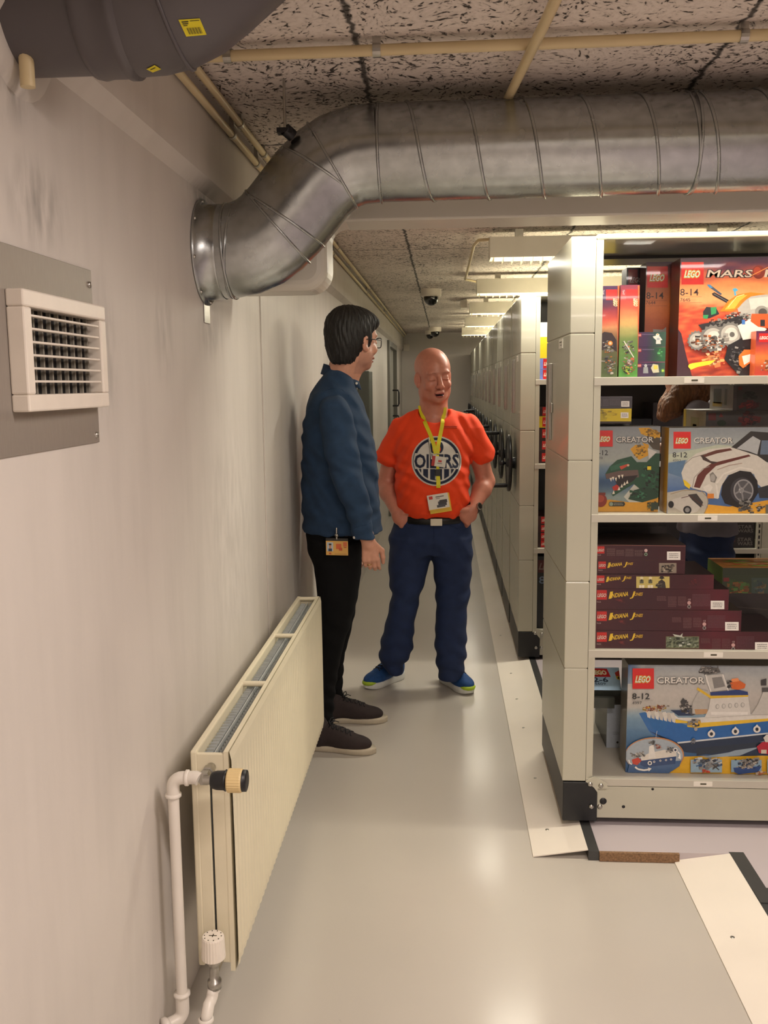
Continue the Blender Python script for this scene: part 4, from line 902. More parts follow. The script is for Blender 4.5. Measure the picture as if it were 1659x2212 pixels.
ztop = b.z1
b.build('long dim box in the rear of the second shelf, yellow strip at its left', G2)
b = Card(RX+.30, 1.62, E2, E2+.12, 3.42, .24, side='#2c2a2c', top='#353335', front='#2c2a2c'); b.build('low dark box in the rear row of the second shelf behind the dinosaur box', G2)
b = Card(1.69, 2.15, E2, E2+.1895, 3.42, .24, side='#2c2a2c', top='#353335', front='#2c2a2c'); b.build('dark box in the rear row of the second shelf, under the long dim box', G2)
b = Card(at(1586,850,Yf).x, 2.15, ztop+.0006, at(1600,832,Yf).z, Yf+.01, .29, side='#a3a199', top='#c4c0b8', front='#4a4644'); b.crop = C6
for (ya,yb,za,zb,c_) in ((.14,.24,.25,.85,'#4c5a50'),(.13,.25,.12,.3,'#a88c28'),(.07,.10,.2,.85,'#6a7468')): b.face([(b.x0-.0004,b.yf+ya,b.z0+(b.z1-b.z0)*za),(b.x0-.0004,b.yf+ya,b.z0+(b.z1-b.z0)*zb),(b.x0-.0004,b.yf+yb,b.z0+(b.z1-b.z0)*zb),(b.x0-.0004,b.yf+yb,b.z0+(b.z1-b.z0)*za)], c_)
b.rect(1370,50,1700,290,'#3c3836').rect(1385,65,1420,95,'#5c201c').jumble(1430,110,1540,190,16,['#202420','#2c342c'],122,(30,70)).jumble(1400,200,1600,260,22,['#6c1c1c','#54181a','#8a2420'],123,(40,80))
b.build('white and dark box on top of the rear row on the second shelf, right end', G2)

# ---- third shelf: flat boxes in a pile ----------------------------------------------
z = E3; rows = [(1363,1408,1700,'i6'),(1318,1363,1603,'i5'),(1273,1318,1574,'i4'),(1242,1271,1540,'i3'),(1211,1240,1477,'i2'),(1178,1208,1477,'i1')]
labs = {'i6':'bottom box of the dark red pile, with a small jungle picture','i5':'second box up in the dark red pile, with a white label near its right end','i4':'third box up in the dark red pile, marked with a yellow title and white label','i3':'fourth box up in the dark red pile, with three figures in a pale yellow panel','i2':'fifth box up in the dark red pile, with a small brown picture at its right','i1':'topmost box of the dark red pile, without a yellow title'}
hs = {'i6':.061,'i5':.071,'i4':.071,'i3':.049,'i2':.048,'i1':.051}; dep = {'i6':.24,'i5':.24,'i4':.24,'i3':.24,'i2':.24,'i1':.235}
for (p0, p1, pr_, nm) in rows:
    Yf = 3.05+{'i6':0,'i5':.002,'i4':.004,'i3':.004,'i2':.01,'i1':.006}[nm]; h = hs[nm]-.0006
    b = Card(RX+.1+(.004 if nm != 'i2' else .007), at(pr_,1300,Yf).x, z, z+h, Yf, dep[nm], side='#341014', top='#2c1c1e'); b.crop = C7
    b.grid(ramp_fn([(40,'#42141a'),(500,'#34101a'),(900,'#3c1018'),(1200,'#541420'),(1659,'#3c1218')], 120, .01, ord(nm[1]), 0), 30, 3)
    V0 = {'i6':1040,'i5':848,'i4':652,'i3':518,'i2':388,'i1':248}[nm]; V1 = {'i6':1225,'i5':1030,'i4':840,'i3':640,'i2':500,'i1':376}[nm]; H_ = V1-V0
    b.line([(50,V0-6),(1659,V0-6+(6 if nm!='i1' else 24))], 4, '#8c5c50' if nm == 'i1' else '#5c3430')
    big = nm in ('i4','i5','i6'); lw = 92 if big else 70; u0 = 82 if nm not in ('i2',) else 96
    b.rect(u0, V0+8, u0+lw, V0+8+lw*.95, '#b8241e').text('LEGO', u0+5, V0+8+lw*.68, lw*.34, '#3a1410', .05, .22, lw*.84).text('LEGO', u0+5, V0+8+lw*.68, lw*.34, '#e4d4c4', .015, .22, lw*.84)
    b.text({'i6':'7623','i5':'7628','i4':'7625','i3':'7622','i2':'7621','i1':'7620'}[nm], u0-2, V0+lw+ (30 if big else 24), 11, '#b09a94', 0, 0, 40)
    if nm != 'i1':
        tw = 300 if big else 225; th = 62 if big else 46; ux = u0+lw+ (20 if big else 16); vy = V0+ (86 if big else 66)
        b.text('I', ux, vy, th, '#3a2408', .05, .35, th*.30, -.10).text('I', ux, vy, th, '#d8b430', .02, .35, th*.30, -.10)
        b.text('NDIANA', ux+th*.42, vy-8, th*.62, '#d8b430', .02, .3, tw*.50, -.12).text('J', ux+tw*.66, vy-16, th*.78, '#d8b430', .02, .4, tw*.09, -.06).text('ONES', ux+tw*.77, vy-26, th*.45, '#c8a028', .02, .3, tw*.25, -.03)
    if nm == 'i6':
        b.rect(718,1086,1024,1196,'#6c6848').grid(lambda u,v: mixc(hx('#27301f'),hx('#8c9478'),.5+.9*noise.noise(Vector((u*.05,v*.06,4)))), 30, 12, (722,1090,1020,1192)).poly([(780,1064),(850,1078),(872,1056),(868,1086),(890,1100),(800,1086)],'#b8bcae').jumble(740,1100,1000,1180,26,['#c4c8bc','#2c3424','#8c9684','#5c6850'],131,(14,44))
    if nm == 'i3':
        b.rect(445,534,752,640,'#bfae62')
        for u in (495,575): b.ell(u,548,15,14,'#d8cda0').rect(u-18,565,u+18,598,'#5c5c44').rect(u-6,560,u+6,580,'#26241c').rect(u-24,614,u-2,640,'#e0d8bc').rect(u+2,614,u+24,640,'#e0d8bc')
        b.ell(680,545,20,14,'#241c14').rect(652,546,706,552,'#241c14').poly([(640,640),(650,580),(680,560),(710,585),(718,640)],'#2c2824').jumble(620,590,700,638,12,['#3c3830','#77705c','#1c1814'],132,(16,40))
    if nm == 'i2': b.rect(655,410,815,502,'#8c8070').jumble(665,418,805,494,40,['#2c2420','#a89880','#5c5044','#c4b8a0'],133,(14,44))
    if nm == 'i1': b.micro(175,275,250,345,'#6c5450',8,1); b.micro(262,290,335,345,'#6c5450',6,2); b.micro(345,280,420,352,'#6c5450',8,3); b.micro(430,290,505,350,'#6c5450',6,4); b.ell(534,295,15,15,'#c8a8a4').ell(534,330,15,15,'#7c9a7c').ell(534,330,8,8,'#2c2424')
    if nm in ('i4','i5','i6'):
        o_ = {'i4':0,'i5':140,'i6':405}[nm]; b.micro(635+o_,V0+62,720+o_,V0+110,'#6c4c4c',5,6); b.micro(738+o_,V0+66,815+o_,V0+165,'#6c4c4c',10,7); b.micro(830+o_,V0+66,905+o_,V0+155,'#6c4c4c',9,8); b.ell(932+o_,V0+125,17,17,'#c09894').ell(932+o_,V0+160,17,17,'#8c8480').ell(932+o_,V0+160,9,9,'#2c1414'); b.text('CE',922+o_,V0+102,14,'#b8a09c',.01,0,24); b.micro(962+o_,V0+45,1125+o_,V0+160,'#64444a',9,9)
        b.jumble(240 if nm=='i4' else 280,V0+80,345,V0+130,8,['#5c1c20','#6c2424'],140,(20,50))
    if nm == 'i3': b.jumble(930,560,1010,620,10,['#6a1a20','#541820'],141,(24,60))
    L_ = {'i1':(728,304,852,382),'i4':(1130,757,1256,835),'i5':(1263,953,1388,1032),'i6':(1537,1138,1670,1216)}.get(nm)
    if L_: sticker_label(b, *L_)
    z += hs[nm]
    b.build(labs[nm], G3)
# rear stack and the green box on the right
b = Card(RX+.11, 1.47, E3, 1.00, 3.44, .22, side='#1c1a1a', top='#2c2824', front='#241c1a'); b.build('tall dark box behind the pile of dark red boxes', G3)
b = Card(RX+.11, 1.44, 1.0006, 1.052, 3.44, .22, side='#1f1c1a', top='#302c26', front='#221e1c'); b.crop = C7; b.jumble(150,60,800,220,20,['#242a20','#2c2420','#1c1c1a'],151,(40,120)); b.build('flat dark box on top of the tall dark box behind the red pile', G3)
Yg = 3.30
b = Card(at(1560,1270,Yg).x, at(1560,1270,Yg).x+.34, .78, .872, Yg, .19, side='#6f9a24', top='#c8883c', front='#2b3420'); b.crop = C7
b.rect(1232,520,1700,800,'#2e3822').jumble(1300,560,1500,740,30,['#8c5c28','#3c5c28','#6a3a20','#4a6a30'],161,(40,110)).rect(1248,545,1300,580,'#6a2420').rect(1505,545,1800,715,'#35443a').jumble(1520,570,1659,700,14,['#4c5a44','#6a5a40','#3a4c50'],162,(30,80)).line([(1340,790),(1700,806)],7,'#b83c24')
# printed lid
n0 = len(b.v); y0_, y1_ = Yg+.004, Yg+.186; r = random.Random(5)
for k in range(46):
    u = r.uniform(b.x0+.02, b.x1-.04); v = r.uniform(y0_, y1_-.03); a_ = r.uniform(.02,.07); c_ = r.choice(['#d8a850','#c8502c','#e8c890','#8cb838','#a8c850','#e09050','#d8c89c'])
    b.face([(u,v,b.z1+.0003+.00003*k),(u+a_,v+r.uniform(-.01,.01),b.z1+.0003+.00003*k),(min(u+a_*.8,b.x1),v+.02,b.z1+.0003+.00003*k),(u-.01,v+.018,b.z1+.0003+.00003*k)], c_)
b.build('lime green box with an orange and yellow printed lid, right of the red pile', G3)
b = Card(1.62, 2.12, E3, .7795, 3.30, .30, side='#1e1a1a', top='#33302c', front='#2a2422'); b.crop = C7; b.line([(1340,812),(1659,840)], 3, '#5c5044'); b.build('wide dark box underneath the lime green box', G3)

# ---- bottom shelf ----------------------------------------------------------------------
Yf = 3.085
b = Card(at(1354,1550,Yf).x, at(1354,1550,Yf).x+.58, E4, at(1400,1436,Yf).z, Yf, .11, side='#7c7468', top='#544c40'); b.crop = C8
b.grid(skybg([(140,'#8c9296'),(260,'#a8a8a4'),(420,'#b4aea6'),(560,'#aaa69e'),(620,'#7c95a4'),(760,'#4c7090'),(900,'#2f587e'),(1140,'#2c5078')], 6), 50, 36)
b.grid(lambda u,v: mixc(hx('#2f4f7c'), hx('#a0a4a4'), min(1, max(0,(u-365)/110)*.8+max(0,(v-150)/200)*.6)), 14, 14, (360,140,520,330))
b.poly([(740,1160),(880,1000),(1300,985),(2700,1010),(2700,1170)], '#d3a324')
b.poly([(470,600),(520,590),(760,650),(930,720),(1250,690),(1659,660),(2500,640),(2500,800),(1659,830),(900,880),(820,870),(600,800),(560,760)], '#1f5c9c').poly([(560,760),(820,870),(1659,780),(2500,760),(2500,960),(1300,1000),(900,960)], '#1a2c44').poly([(820,866),(1659,778),(2500,758),(2500,770),(1659,792),(830,880)], '#c4c8c8').poly([(480,600),(520,592),(760,640),(700,780),(560,740)], '#245f9a')
b.poly([(1050,1000),(1300,960),(1659,840),(1659,880),(1400,990),(1100,1010)], '#8b9ba6').poly([(1000,920),(1659,860),(1659,900),(1000,990)], '#1f2c3c')
b.poly([(780,650),(1000,690),(1659,640),(2500,610),(2500,650),(1659,672),(1000,735),(915,725),(915,690),(812,690)], '#d9b12c')
b.poly([(530,590),(780,600),(830,640),(1000,640),(1659,600),(2500,570),(2500,615),(1659,648),(1000,690),(800,650)], '#cfcbc2')
for k in range(7): b.poly([(535+k*38,570+k*5),(565+k*38,566+k*5),(580+k*38,600+k*8),(575+k*38,648+k*7),(548+k*38,636+k*7)], ['#c9c4ba','#b8b2a8'][k%2])
b.jumble(490,545,760,600,30,['#c8b49c','#b8683c','#d8b430','#a8a49c','#8c4a34'],171,(18,50),-.12).poly([(760,570),(960,570),(960,620),(830,620)],'#1c3050')
b.jumble(840,480,960,610,26,['#4c4a48','#8c8a86','#b8b4ac','#2c2c2c'],172,(20,60)).poly([(850,490),(875,455),(905,490),(890,520),(860,515)],'#3c3c3c').poly([(925,590),(950,550),(985,560),(1000,600),(960,620)],'#4c4b49')
b.poly([(960,500),(1010,410),(1060,380),(1110,400),(1100,560),(1060,610),(960,600)], '#aaa69e').poly([(980,560),(1100,560),(1100,600),(990,610)],'#b08a60')
b.poly([(1130,440),(1472,425),(1495,610),(1560,610),(1070,640),(1110,560)], '#c9c5bd').poly([(1125,405),(1130,440),(1475,432),(1470,400),(1380,380)], '#24386c').poly([(1010,360),(1130,436),(1474,430),(1474,446),(1128,462),(1000,380)], '#d0aa2c').rect(1132,585,1470,612,'#dad6ce')
for k in range(5): b.ell(1190+k*58, 536-k*4, 18, 23, '#9a9892').ell(1192+k*58, 536-k*4, 12, 17, '#c4c0b8')
b.poly([(1085,250),(1240,235),(1290,380),(1130,400),(1080,300)], '#b5b2ab').poly([(1140,270),(1230,260),(1262,350),(1160,370)], '#7c7a76').line([(1080,240),(1130,400)],10,'#d8d4cc').line([(1240,240),(1290,390)],10,'#d8d4cc').poly([(1030,190),(1060,165),(1200,180),(1220,220),(1110,240),(1030,225)], '#55534f').jumble(1030,170,1220,240,20,['#3c3a38','#a8a49c','#c4c0b8'],173,(18,50)).line([(1195,130),(1195,190)],7,'#5c5a56').line([(1130,140),(1130,185)],5,'#5c5a56')
b.poly([(1305,300),(1360,275),(1450,330),(1440,365),(1380,380),(1320,370)], '#c85f24').poly([(1320,280),(1380,272),(1390,300),(1320,310)], '#e08a54').jumble(1280,290,1330,360,8,['#8c8a86','#2c2c2c'],174,(16,40))
b.poly([(1560,520),(1610,400),(1800,390),(1850,600),(1500,610)], '#b9b5ad').poly([(1590,290),(1640,275),(1640,340),(1590,340)], '#3c3a38').rect(1600,360,1700,400,'#4c4a48')
b.jumble(920,640,1040,720,16,['#8c8a86','#4c4a48','#b8b4ac','#d0a02c'],175,(20,60)); b.ell(990,740,16,18,'#9a9894').ell(968,850,20,26,'#6c7078').jumble(950,820,990,890,8,['#3c4450','#8c9098'],176,(14,34))
for (u, v) in ((1133,785),(1354,762),(1552,742),(1760,725),(1960,708)): b.ell(u,v,34,32,'#d6d2ca').ell(u,v,15,17,'#1c2430').poly([(u-14,v-30),(u,v-46),(u+14,v-30)],'#d6d2ca')
b.poly([(1550,900),(1600,860),(1659,850),(1800,860),(1800,990),(1570,960)], '#a8182c').poly([(1610,820),(1640,790),(1800,790),(1800,860),(1630,860)], '#c8c4bc').rect(1590,930,1640,965,'#c4b8a4')
b.logo(408, 182, 605, 370).text('CREATOR', 640, 324, 56, '#5c5a56', .035, 0, 432).text('CREATOR', 634, 318, 56, '#d6d1c8', .014, 0, 432)
b.text('8-12', 406, 464, 54, '#24262a', .01, 0, 158).line([(404,478),(594,476)],2,'#8c8884').text('4997', 406, 512, 27, '#3a3c40', 0, 0, 86)
b.ell(610,980,272,165,'#b07a4c',40).ell(606,984,264,158,'#9aa4ac',40).poly([(360,1140),(380,1060),(850,1030),(866,1000),(840,1080),(740,1145)], '#3f5c84').poly([(470,1010),(810,985),(800,1060),(520,1090),(480,1070)], '#24406c').poly([(480,1000),(560,960),(700,930),(810,950),(812,990),(490,1030)], '#cfc9be').poly([(560,900),(600,880),(620,1000),(555,1010)], '#d8d4cc').jumble(380,940,540,1010,16,['#8c8a86','#4c4a48','#c4c0b8'],177,(20,50)).poly([(400,1020),(460,1000),(490,1030),(450,1070),(410,1060)],'#b83a28').jumble(600,870,680,930,12,['#a84a3c','#8c8a86','#c4c0b8'],178,(16,44)).jumble(710,890,800,960,14,['#3c4a5c','#b8b4ac','#8c8a86'],179,(16,44)).line([(620,820),(632,755)],3,'#d8d4cc').jumble(555,845,620,880,10,['#3c3a38','#8c8a86'],183,(14,34))
for (u, v, r_) in ((565,1050,20),(605,1038,10),(662,1028,9),(714,1022,9),(760,1016,9),(800,930,20)): b.ell(u,v,r_,r_,'#dedad2').ell(u,v,r_*.55,r_*.55,'#24304c')
b.line([(430,1085),(455,1105),(510,1115),(560,1108)],16,'#e6e2da').poly([(548,1090),(582,1100),(556,1126)],'#e6e2da').line([(372,1020),(380,1050),(400,1062)],10,'#e6e2da').line([(822,945),(842,970),(836,1000)],14,'#e6e2da').poly([(846,985),(850,1015),(818,1002)],'#e6e2da')
b.rect(940,1018,1228,1136,'#8ba4b4').jumble(960,1005,1230,1110,44,['#c4c8c8','#5c6c7c','#3c4450','#2c5a8c','#e0dcd4','#8c8a86'],180,(24,80)).jumble(1040,1100,1110,1140,8,['#b83a28','#d8683c'],181,(18,46)).line([(1140,1060),(1200,1110)],8,'#3a3430').line([(1140,1105),(1195,1062)],8,'#3a3430')
b.rect(1310,1018,1590,1130,'#7c98ac').poly([(1330,1090),(1590,1075),(1560,1130),(1380,1150),(1340,1130)], '#1f4078').jumble(1330,1000,1590,1100,54,['#d0ccc4','#3c3a38','#8c8a86','#c4b49c','#2c3c54'],182,(20,60)).jumble(1540,1120,1640,1150,8,['#b8683c','#c8b49c'],184,(20,50)).rect(1640,1010,1900,1140,'#8ba4b4')
b.build('big box picturing a blue and white brick ferry with portholes, bottom shelf', G4)
# sloping little stack left of the ferry box
def leaning(name_label, x0, x1, z0, z1, y0, y1, cols, art=None, top=None, rot=0):
    b = Card(x0, x1, z0, z1, y0, y1-y0, side=cols[0], top=cols[1], front=cols[2]); b.crop = C8
    if art: art(b)
    if top: top(b)
    return b.build(name_label, G4)
Yn = 3.30
leaning('grey box under the tilted light blue box, left end of the bottom shelf', RX+.104, RX+.212, .3626, .402, 3.26, 3.56, ('#3c403a','#5c6058','#34382f'), lambda b: b.jumble(180,580,300,690,16,['#2c3028','#4c5446','#3a3c34'],191,(24,70)))
leaning('pale blue-white box low at the left of the bottom shelf, beside the ferry box', at(1310,1600,Yn).x, at(1310,1600,Yn).x+.085, E4, .362, Yn, 3.56, ('#5c6064','#4c4a44','#a9b2bc'), lambda b: (b.micro(230,770,290,800,'#7c848c',4,3), b.ell(272,868,10,10,'#2c2c2c')))
b = Card(0, .108, 0, .088, 0, .05, side='#3c403a', top='#8fb4d0', front='#b8dcf2'); b.crop = C8
b.P = lambda u, v: ((u-30)/275*.108, .088-(v-320)/172*.088)
b.rect(30,320,310,495,'#b4d8f0').poly([(36,325),(196,330),(222,392),(60,392)],'#c8202a').text('LEGO',62,374,30,'#e8d23c',.07,-.35,128).text('LEGO',62,374,30,'#f4ece0',.03,-.35,128).text('2-6',66,430,34,'#1c3450',.02,-.2,130).text('5609',76,452,18,'#3c5470',.01,-.2,96)
b.poly([(262,360),(305,340),(305,388),(270,384)],'#c83c2c').poly([(268,384),(305,388),(305,415),(276,408)],'#d8b82c').ell(292,398,9,9,'#1c1a1c')
o = b.build('light blue box with a red logo and 2-6 tilted towards the viewer, bottom shelf', G4)
o.location = (RX+.122, 3.235, .4385); o.rotation_euler = (-.72, 0, 0)

# ---- the second rack's boxes, seen in the slit and through the front rack ----------------
def slit_box(z0, h, col, lab, x0=None, x1=None, logo=True, big=None, sc=1.0):
    x0 = x0 if x0 is not None else RX+.102; x1 = x1 or x0+random.uniform(.3,.42); Yf = S0+.03
    b = Card(x0, x1, z0, z0+h, Yf, .25, side=col, front=col, top=col)
    s_ = .05*sc
    if logo:
        zc = z0+h/2
        y = b.lay(); b._poly([(x0+.018,zc-s_/2),(x0+.018+s_,zc-s_/2),(x0+.018+s_,zc+s_/2),(x0+.018,zc+s_/2)], '#c0201c', y)
        T, wt = text_tris('LEGO', .03); k = s_*.8/wt; y = b.lay()
        for t in T: b._poly([(x0+.018+s_*.1+a*k+c*.004, zc-s_*.18+c*s_*.34) for a, c in t], '#e8dccc', y)
    if big: big(b)
    return b.build(lab, 'boxes on the second rack')
z = SH[0]+.0006
for k, (h, c, nm) in enumerate(((.055,'#6a7ac0','lower blue box on the top shelf of the second rack'),(.055,'#6f80c8','upper blue box on the top shelf of the second rack'),(.11,'#dcc024','yellow box on the top shelf of the second rack'),(.075,'#e4e0d4','white box topping the stack on the second rack'))):
    slit_box(z, h, c, nm, logo=(k < 2)); z += h+.0006
z = SH[1]+.0006
for k, (h, c, nm) in enumerate(((.065,'#34181a','lowest dark box on the second shelf of the second rack'),(.062,'#301a1c','second dark box up on the second shelf of the second rack'),(.062,'#331c1c','third dark box up on the second shelf of the second rack'),(.06,'#d8b818','yellow box in the stack on the second shelf of the second rack'),(.05,'#3c1c1c','brown box topping the stack on the second shelf of the second rack'))):
    slit_box(z, h, c, nm, sc=.9 if k != 3 else 1.0); z += h+.0006
z = SH[2]+.0006
for k, (h, c, nm) in enumerate(((.04,'#341a1a','lowest slim dark box on the third shelf of the second rack'),(.04,'#30201c','second slim dark box on the third shelf of the second rack'),(.045,'#3a1a1a','third slim dark box on the third shelf of the second rack'),(.045,'#44201c','top slim dark box on the third shelf of the second rack'))):
    slit_box(z, h, c, nm, sc=.75); z += h+.0006
def b812(b):
    T, wt = text_tris('8-12', .01); y = b.lay(); k = .13/wt
    for t in T: b._poly([(b.x0+.012+a*k, b.z1-.15+c*.04) for a, c in t], '#6a7890', y)
    y = b.lay(); b._poly([(b.x0+.005,b.z1-.09),(b.x0+.12,b.z1-.09),(b.x0+.12,b.z1-.02),(b.x0+.005,b.z1-.02)], '#4c1416', y)
    T, wt = text_tris('LEGO', .03); y = b.lay(); k = .1/wt
    for t in T: b._poly([(b.x0+.01+a*k+c*.01, b.z1-.072+c*.035) for a, c in t], '#77625c', y)
slit_box(SH[3]+.0006, .40, '#171a1c', 'tall black box on the bottom shelf of the second rack', logo=False, big=b812)
def sw(b):
    y = b.lay(); b._poly([(b.x0+.012,b.z0+.03),(b.x0+.045,b.z0+.03),(b.x0+.045,b.z0+.058),(b.x0+.012,b.z0+.058)], '#5c2222', y)
    for i, (t_, w_) in enumerate((('STAR',.072),('WARS',.078))):
        T, wt = text_tris(t_, .02); y = b.lay(); k = w_/wt
        for t in T: b._poly([(b.x0+.058+a*k, b.z0+.036-i*.022+c*.018) for a, c in t], '#77736e', y)
slit_box(SH[2]+.0006, .068, '#141214', 'lower black box with grey title, far right on the second rack', x0=2.152, x1=2.298, logo=False, big=sw)
slit_box(SH[2]+.0692, .068, '#141214', 'upper black box with grey title, far right on the second rack', x0=2.152, x1=2.298, logo=False, big=sw)
random.seed(3)
for k in range(4):
    x = 1.62+.0; 
for lv, (za, cs) in enumerate(((SH[0],('#241c22','#2a2228')), (SH[1],('#1e1c1e','#282428','#1c1e22')), (SH[2],('#1c1c1e','#262022')), (SH[3],('#202224','#1a1c20')))):
    x = 1.60
    for j in range(3):
        w_ = random.uniform(.12,.2); h = random.uniform(.2,.34) if lv != 2 else random.uniform(.08,.3)
        if x+w_ > 2.12: break
        slit_box(za+.0006, h, random.choice(cs), 'dark upright box, %s of the second rack, %s' % (('top shelf','second shelf','third shelf','bottom shelf')[lv], ('left of three','middle of three','right of three')[j]), x0=x, x1=x+w_, logo=False); x += w_+.006

# ------------------------------------------------------------------ people: implicit surfaces
class Field:
    """signed distance field on a rectilinear grid, meshed with surface nets"""
    def __init__(s, xs, ys, zs):
        s.xs, s.ys, s.zs = [np.asarray(a, np.float32) for a in (xs, ys, zs)]
        s.F = np.full((len(xs), len(ys), len(zs)), .5, np.float32)
    def sub(s, lo, hi, m=.03):
        i = [np.searchsorted(a, (l-m, h+m)) for a, l, h in zip((s.xs, s.ys, s.zs), lo, hi)]
        sl = tuple(slice(max(0, a), b) for a, b in i)
        if any(q.stop-q.start < 1 for q in sl): return None, None
        G = np.meshgrid(s.xs[sl[0]], s.ys[sl[1]], s.zs[sl[2]], indexing='ij'); return sl, G
    def mix(s, sl, d, k, neg=False):
        F = s.F[sl]
        if neg:
            d = -d; h = np.clip(.5-.5*(F-d)/k, 0, 1); s.F[sl] = F*(1-h)+d*h+k*h*(1-h)
        else:
            h = np.clip(.5+.5*(F-d)/k, 0, 1); s.F[sl] = F*(1-h)+d*h-k*h*(1-h)
    def cap(s, a, b, ra, rb, k=.02, neg=False, sq=(1,1), yaw=0):
        a, b = np.array(a, float), np.array(b, float); R = max(ra, rb)*max(1, max(sq))
        sl, G = s.sub(np.minimum(a,b)-R, np.maximum(a,b)+R, k+.02)
        if sl is None: return s
        ab = b-a; L2 = max(1e-9, ab@ab)
        t = np.clip(((G[0]-a[0])*ab[0]+(G[1]-a[1])*ab[1]+(G[2]-a[2])*ab[2])/L2, 0, 1)
        dx, dy, dz = G[0]-a[0]-t*ab[0], G[1]-a[1]-t*ab[1], G[2]-a[2]-t*ab[2]
        if sq != (1,1):
            c, n = math.cos(yaw), math.sin(yaw); dx, dy = (dx*c+dy*n)/sq[0], (-dx*n+dy*c)/sq[1]
        r = ra+(rb-ra)*t; s.mix(sl, (np.sqrt(dx*dx+dy*dy+dz*dz)-r)*min(sq), k, neg); return s
    def chain(s, pts, k=.02, **kw):
        for p, q in zip(pts[:-1], pts[1:]): s.cap(p[:3], q[:3], p[3], q[3], k, **kw)
        return s
    def ell(s, c, r, k=.02, neg=False, R=None):
        """ellipsoid; R = 3x3 rotation (local -> world)"""
        m = max(r); c = np.array(c, float); sl, G = s.sub(c-m, c+m, k+.02)
        if sl is None: return s
        D = np.stack([G[0]-c[0], G[1]-c[1], G[2]-c[2]])
        if R is not None: D = np.tensordot(np.array(R).T, D, 1)
        q = [D[i]/r[i] for i in range(3)]; k0 = np.sqrt(q[0]**2+q[1]**2+q[2]**2); k1 = np.sqrt((q[0]/r[0])**2+(q[1]/r[1])**2+(q[2]/r[2])**2)+1e-6
        s.mix(sl, k0*(k0-1)/k1, k, neg); return s
    def loft(s, secs, k=.02, yaw=0, p=2.3, neg=False):
        """stack of rounded cross-sections: (z, cx, cy, half width, half depth)"""
        A = np.array(secs, float); A = A[np.argsort(A[:,0])]; m = A[:,3:5].max()*1.1
        lo = (A[:,1].min()-m, A[:,2].min()-m, A[0,0]); hi = (A[:,1].max()+m, A[:,2].max()+m, A[-1,0]); sl, G = s.sub(lo, hi, k+.03)
        if sl is None: return s
        z = s.zs[sl[2]]; zz = np.clip(z, A[0,0], A[-1,0]); I = [np.interp(zz, A[:,0], A[:,i]).astype(np.float32) for i in range(1,5)]
        # soften the linear interpolation
        c, n = math.cos(yaw), math.sin(yaw); X = G[0]-I[0]; Y = G[1]-I[1]; X, Y = X*c+Y*n, -X*n+Y*c
        rr = (np.abs(X/I[2])**p+np.abs(Y/I[3])**p)**(1/p); d = (rr-1)*np.minimum(I[2], I[3]); dz = np.abs(z-zz)
        s.mix(sl, np.where(dz > 0, np.sqrt(np.maximum(d, 0)**2+dz**2)+np.minimum(d, 0)*0, np.maximum(d, -np.minimum(z-A[0,0], A[-1,0]-z)[None,None,:]-0*d)), k, neg); return s
    def wrinkle(s, fn, lo, hi):
        sl, G = s.sub(lo, hi, 0)
        if sl is not None: s.F[sl] += fn(*G).astype(np.float32)
        return s
    def mesh(s, name, m, parent=None, colfn=None, smooth=2, loc=None, **tg):
        F = s.F; F[[0,-1]] = .1; F[:,[0,-1]] = .1; F[:,:,[0,-1]] = .1
        S = F < 0; nx, ny, nz = F.shape
        c = np.zeros((nx-1,ny-1,nz-1), np.int8)
        for i in (0,1):
            for j in (0,1):
                for k in (0,1): c += S[i:nx-1+i, j:ny-1+j, k:nz-1+k]
        act = (c > 0) & (c < 8); idx = np.full(act.shape, -1, np.int64); I, J, K = np.nonzero(act); n = len(I); idx[I,J,K] = np.arange(n)
        P = np.zeros((n,3)); W_ = np.zeros(n); X = (s.xs, s.ys, s.zs)
        for ax in range(3):
            o = [(0,0,0)]
            for a in (0,1):
                for b in (0,1):
                    off = [0,0,0]; oth = [q for q in range(3) if q != ax]; off[oth[0]] = a; off[oth[1]] = b
                    i0 = (I+off[0], J+off[1], K+off[2]); of2 = list(off); of2[ax] += 1; i1 = (I+of2[0], J+of2[1], K+of2[2])
                    f0, f1 = F[i0], F[i1]; cr = (f0 < 0) != (f1 < 0); t = np.where(cr, f0/np.where(cr, f0-f1, 1), 0)
                    p = np.stack([X[q][i0[q]] for q in range(3)], 1).astype(float); p1 = X[ax][i1[ax]]; p[:,ax] += t*(p1-p[:,ax])
                    P[cr] += p[cr]; W_[cr] += 1
        P /= W_[:,None]; Q = []
        for ax in range(3):
            sa = [slice(None)]*3; sb = [slice(None)]*3; sa[ax] = slice(0,-1); sb[ax] = slice(1,None)
            A_, B_ = S[tuple(sa)], S[tuple(sb)]; cr = A_ != B_; oth = [q for q in range(3) if q != ax]
            ii = np.array(np.nonzero(cr)).T
            ok = (ii[:,oth[0]] > 0) & (ii[:,oth[1]] > 0) & (ii[:,oth[0]] < F.shape[oth[0]]-1) & (ii[:,oth[1]] < F.shape[oth[1]]-1); ii = ii[ok]
            def g(a, b):
                q = ii.copy(); q[:,oth[0]] -= a; q[:,oth[1]] -= b; return idx[q[:,0], q[:,1], q[:,2]]
            quad = np.stack([g(1,1), g(0,1), g(0,0), g(1,0)], 1); fl = A_[tuple(ii.T)]
            if ax == 1: fl = ~fl
            quad[~fl] = quad[~fl][:,::-1]; Q.append(quad)
        Q = np.concatenate(Q); Q = Q[(Q >= 0).all(1)]
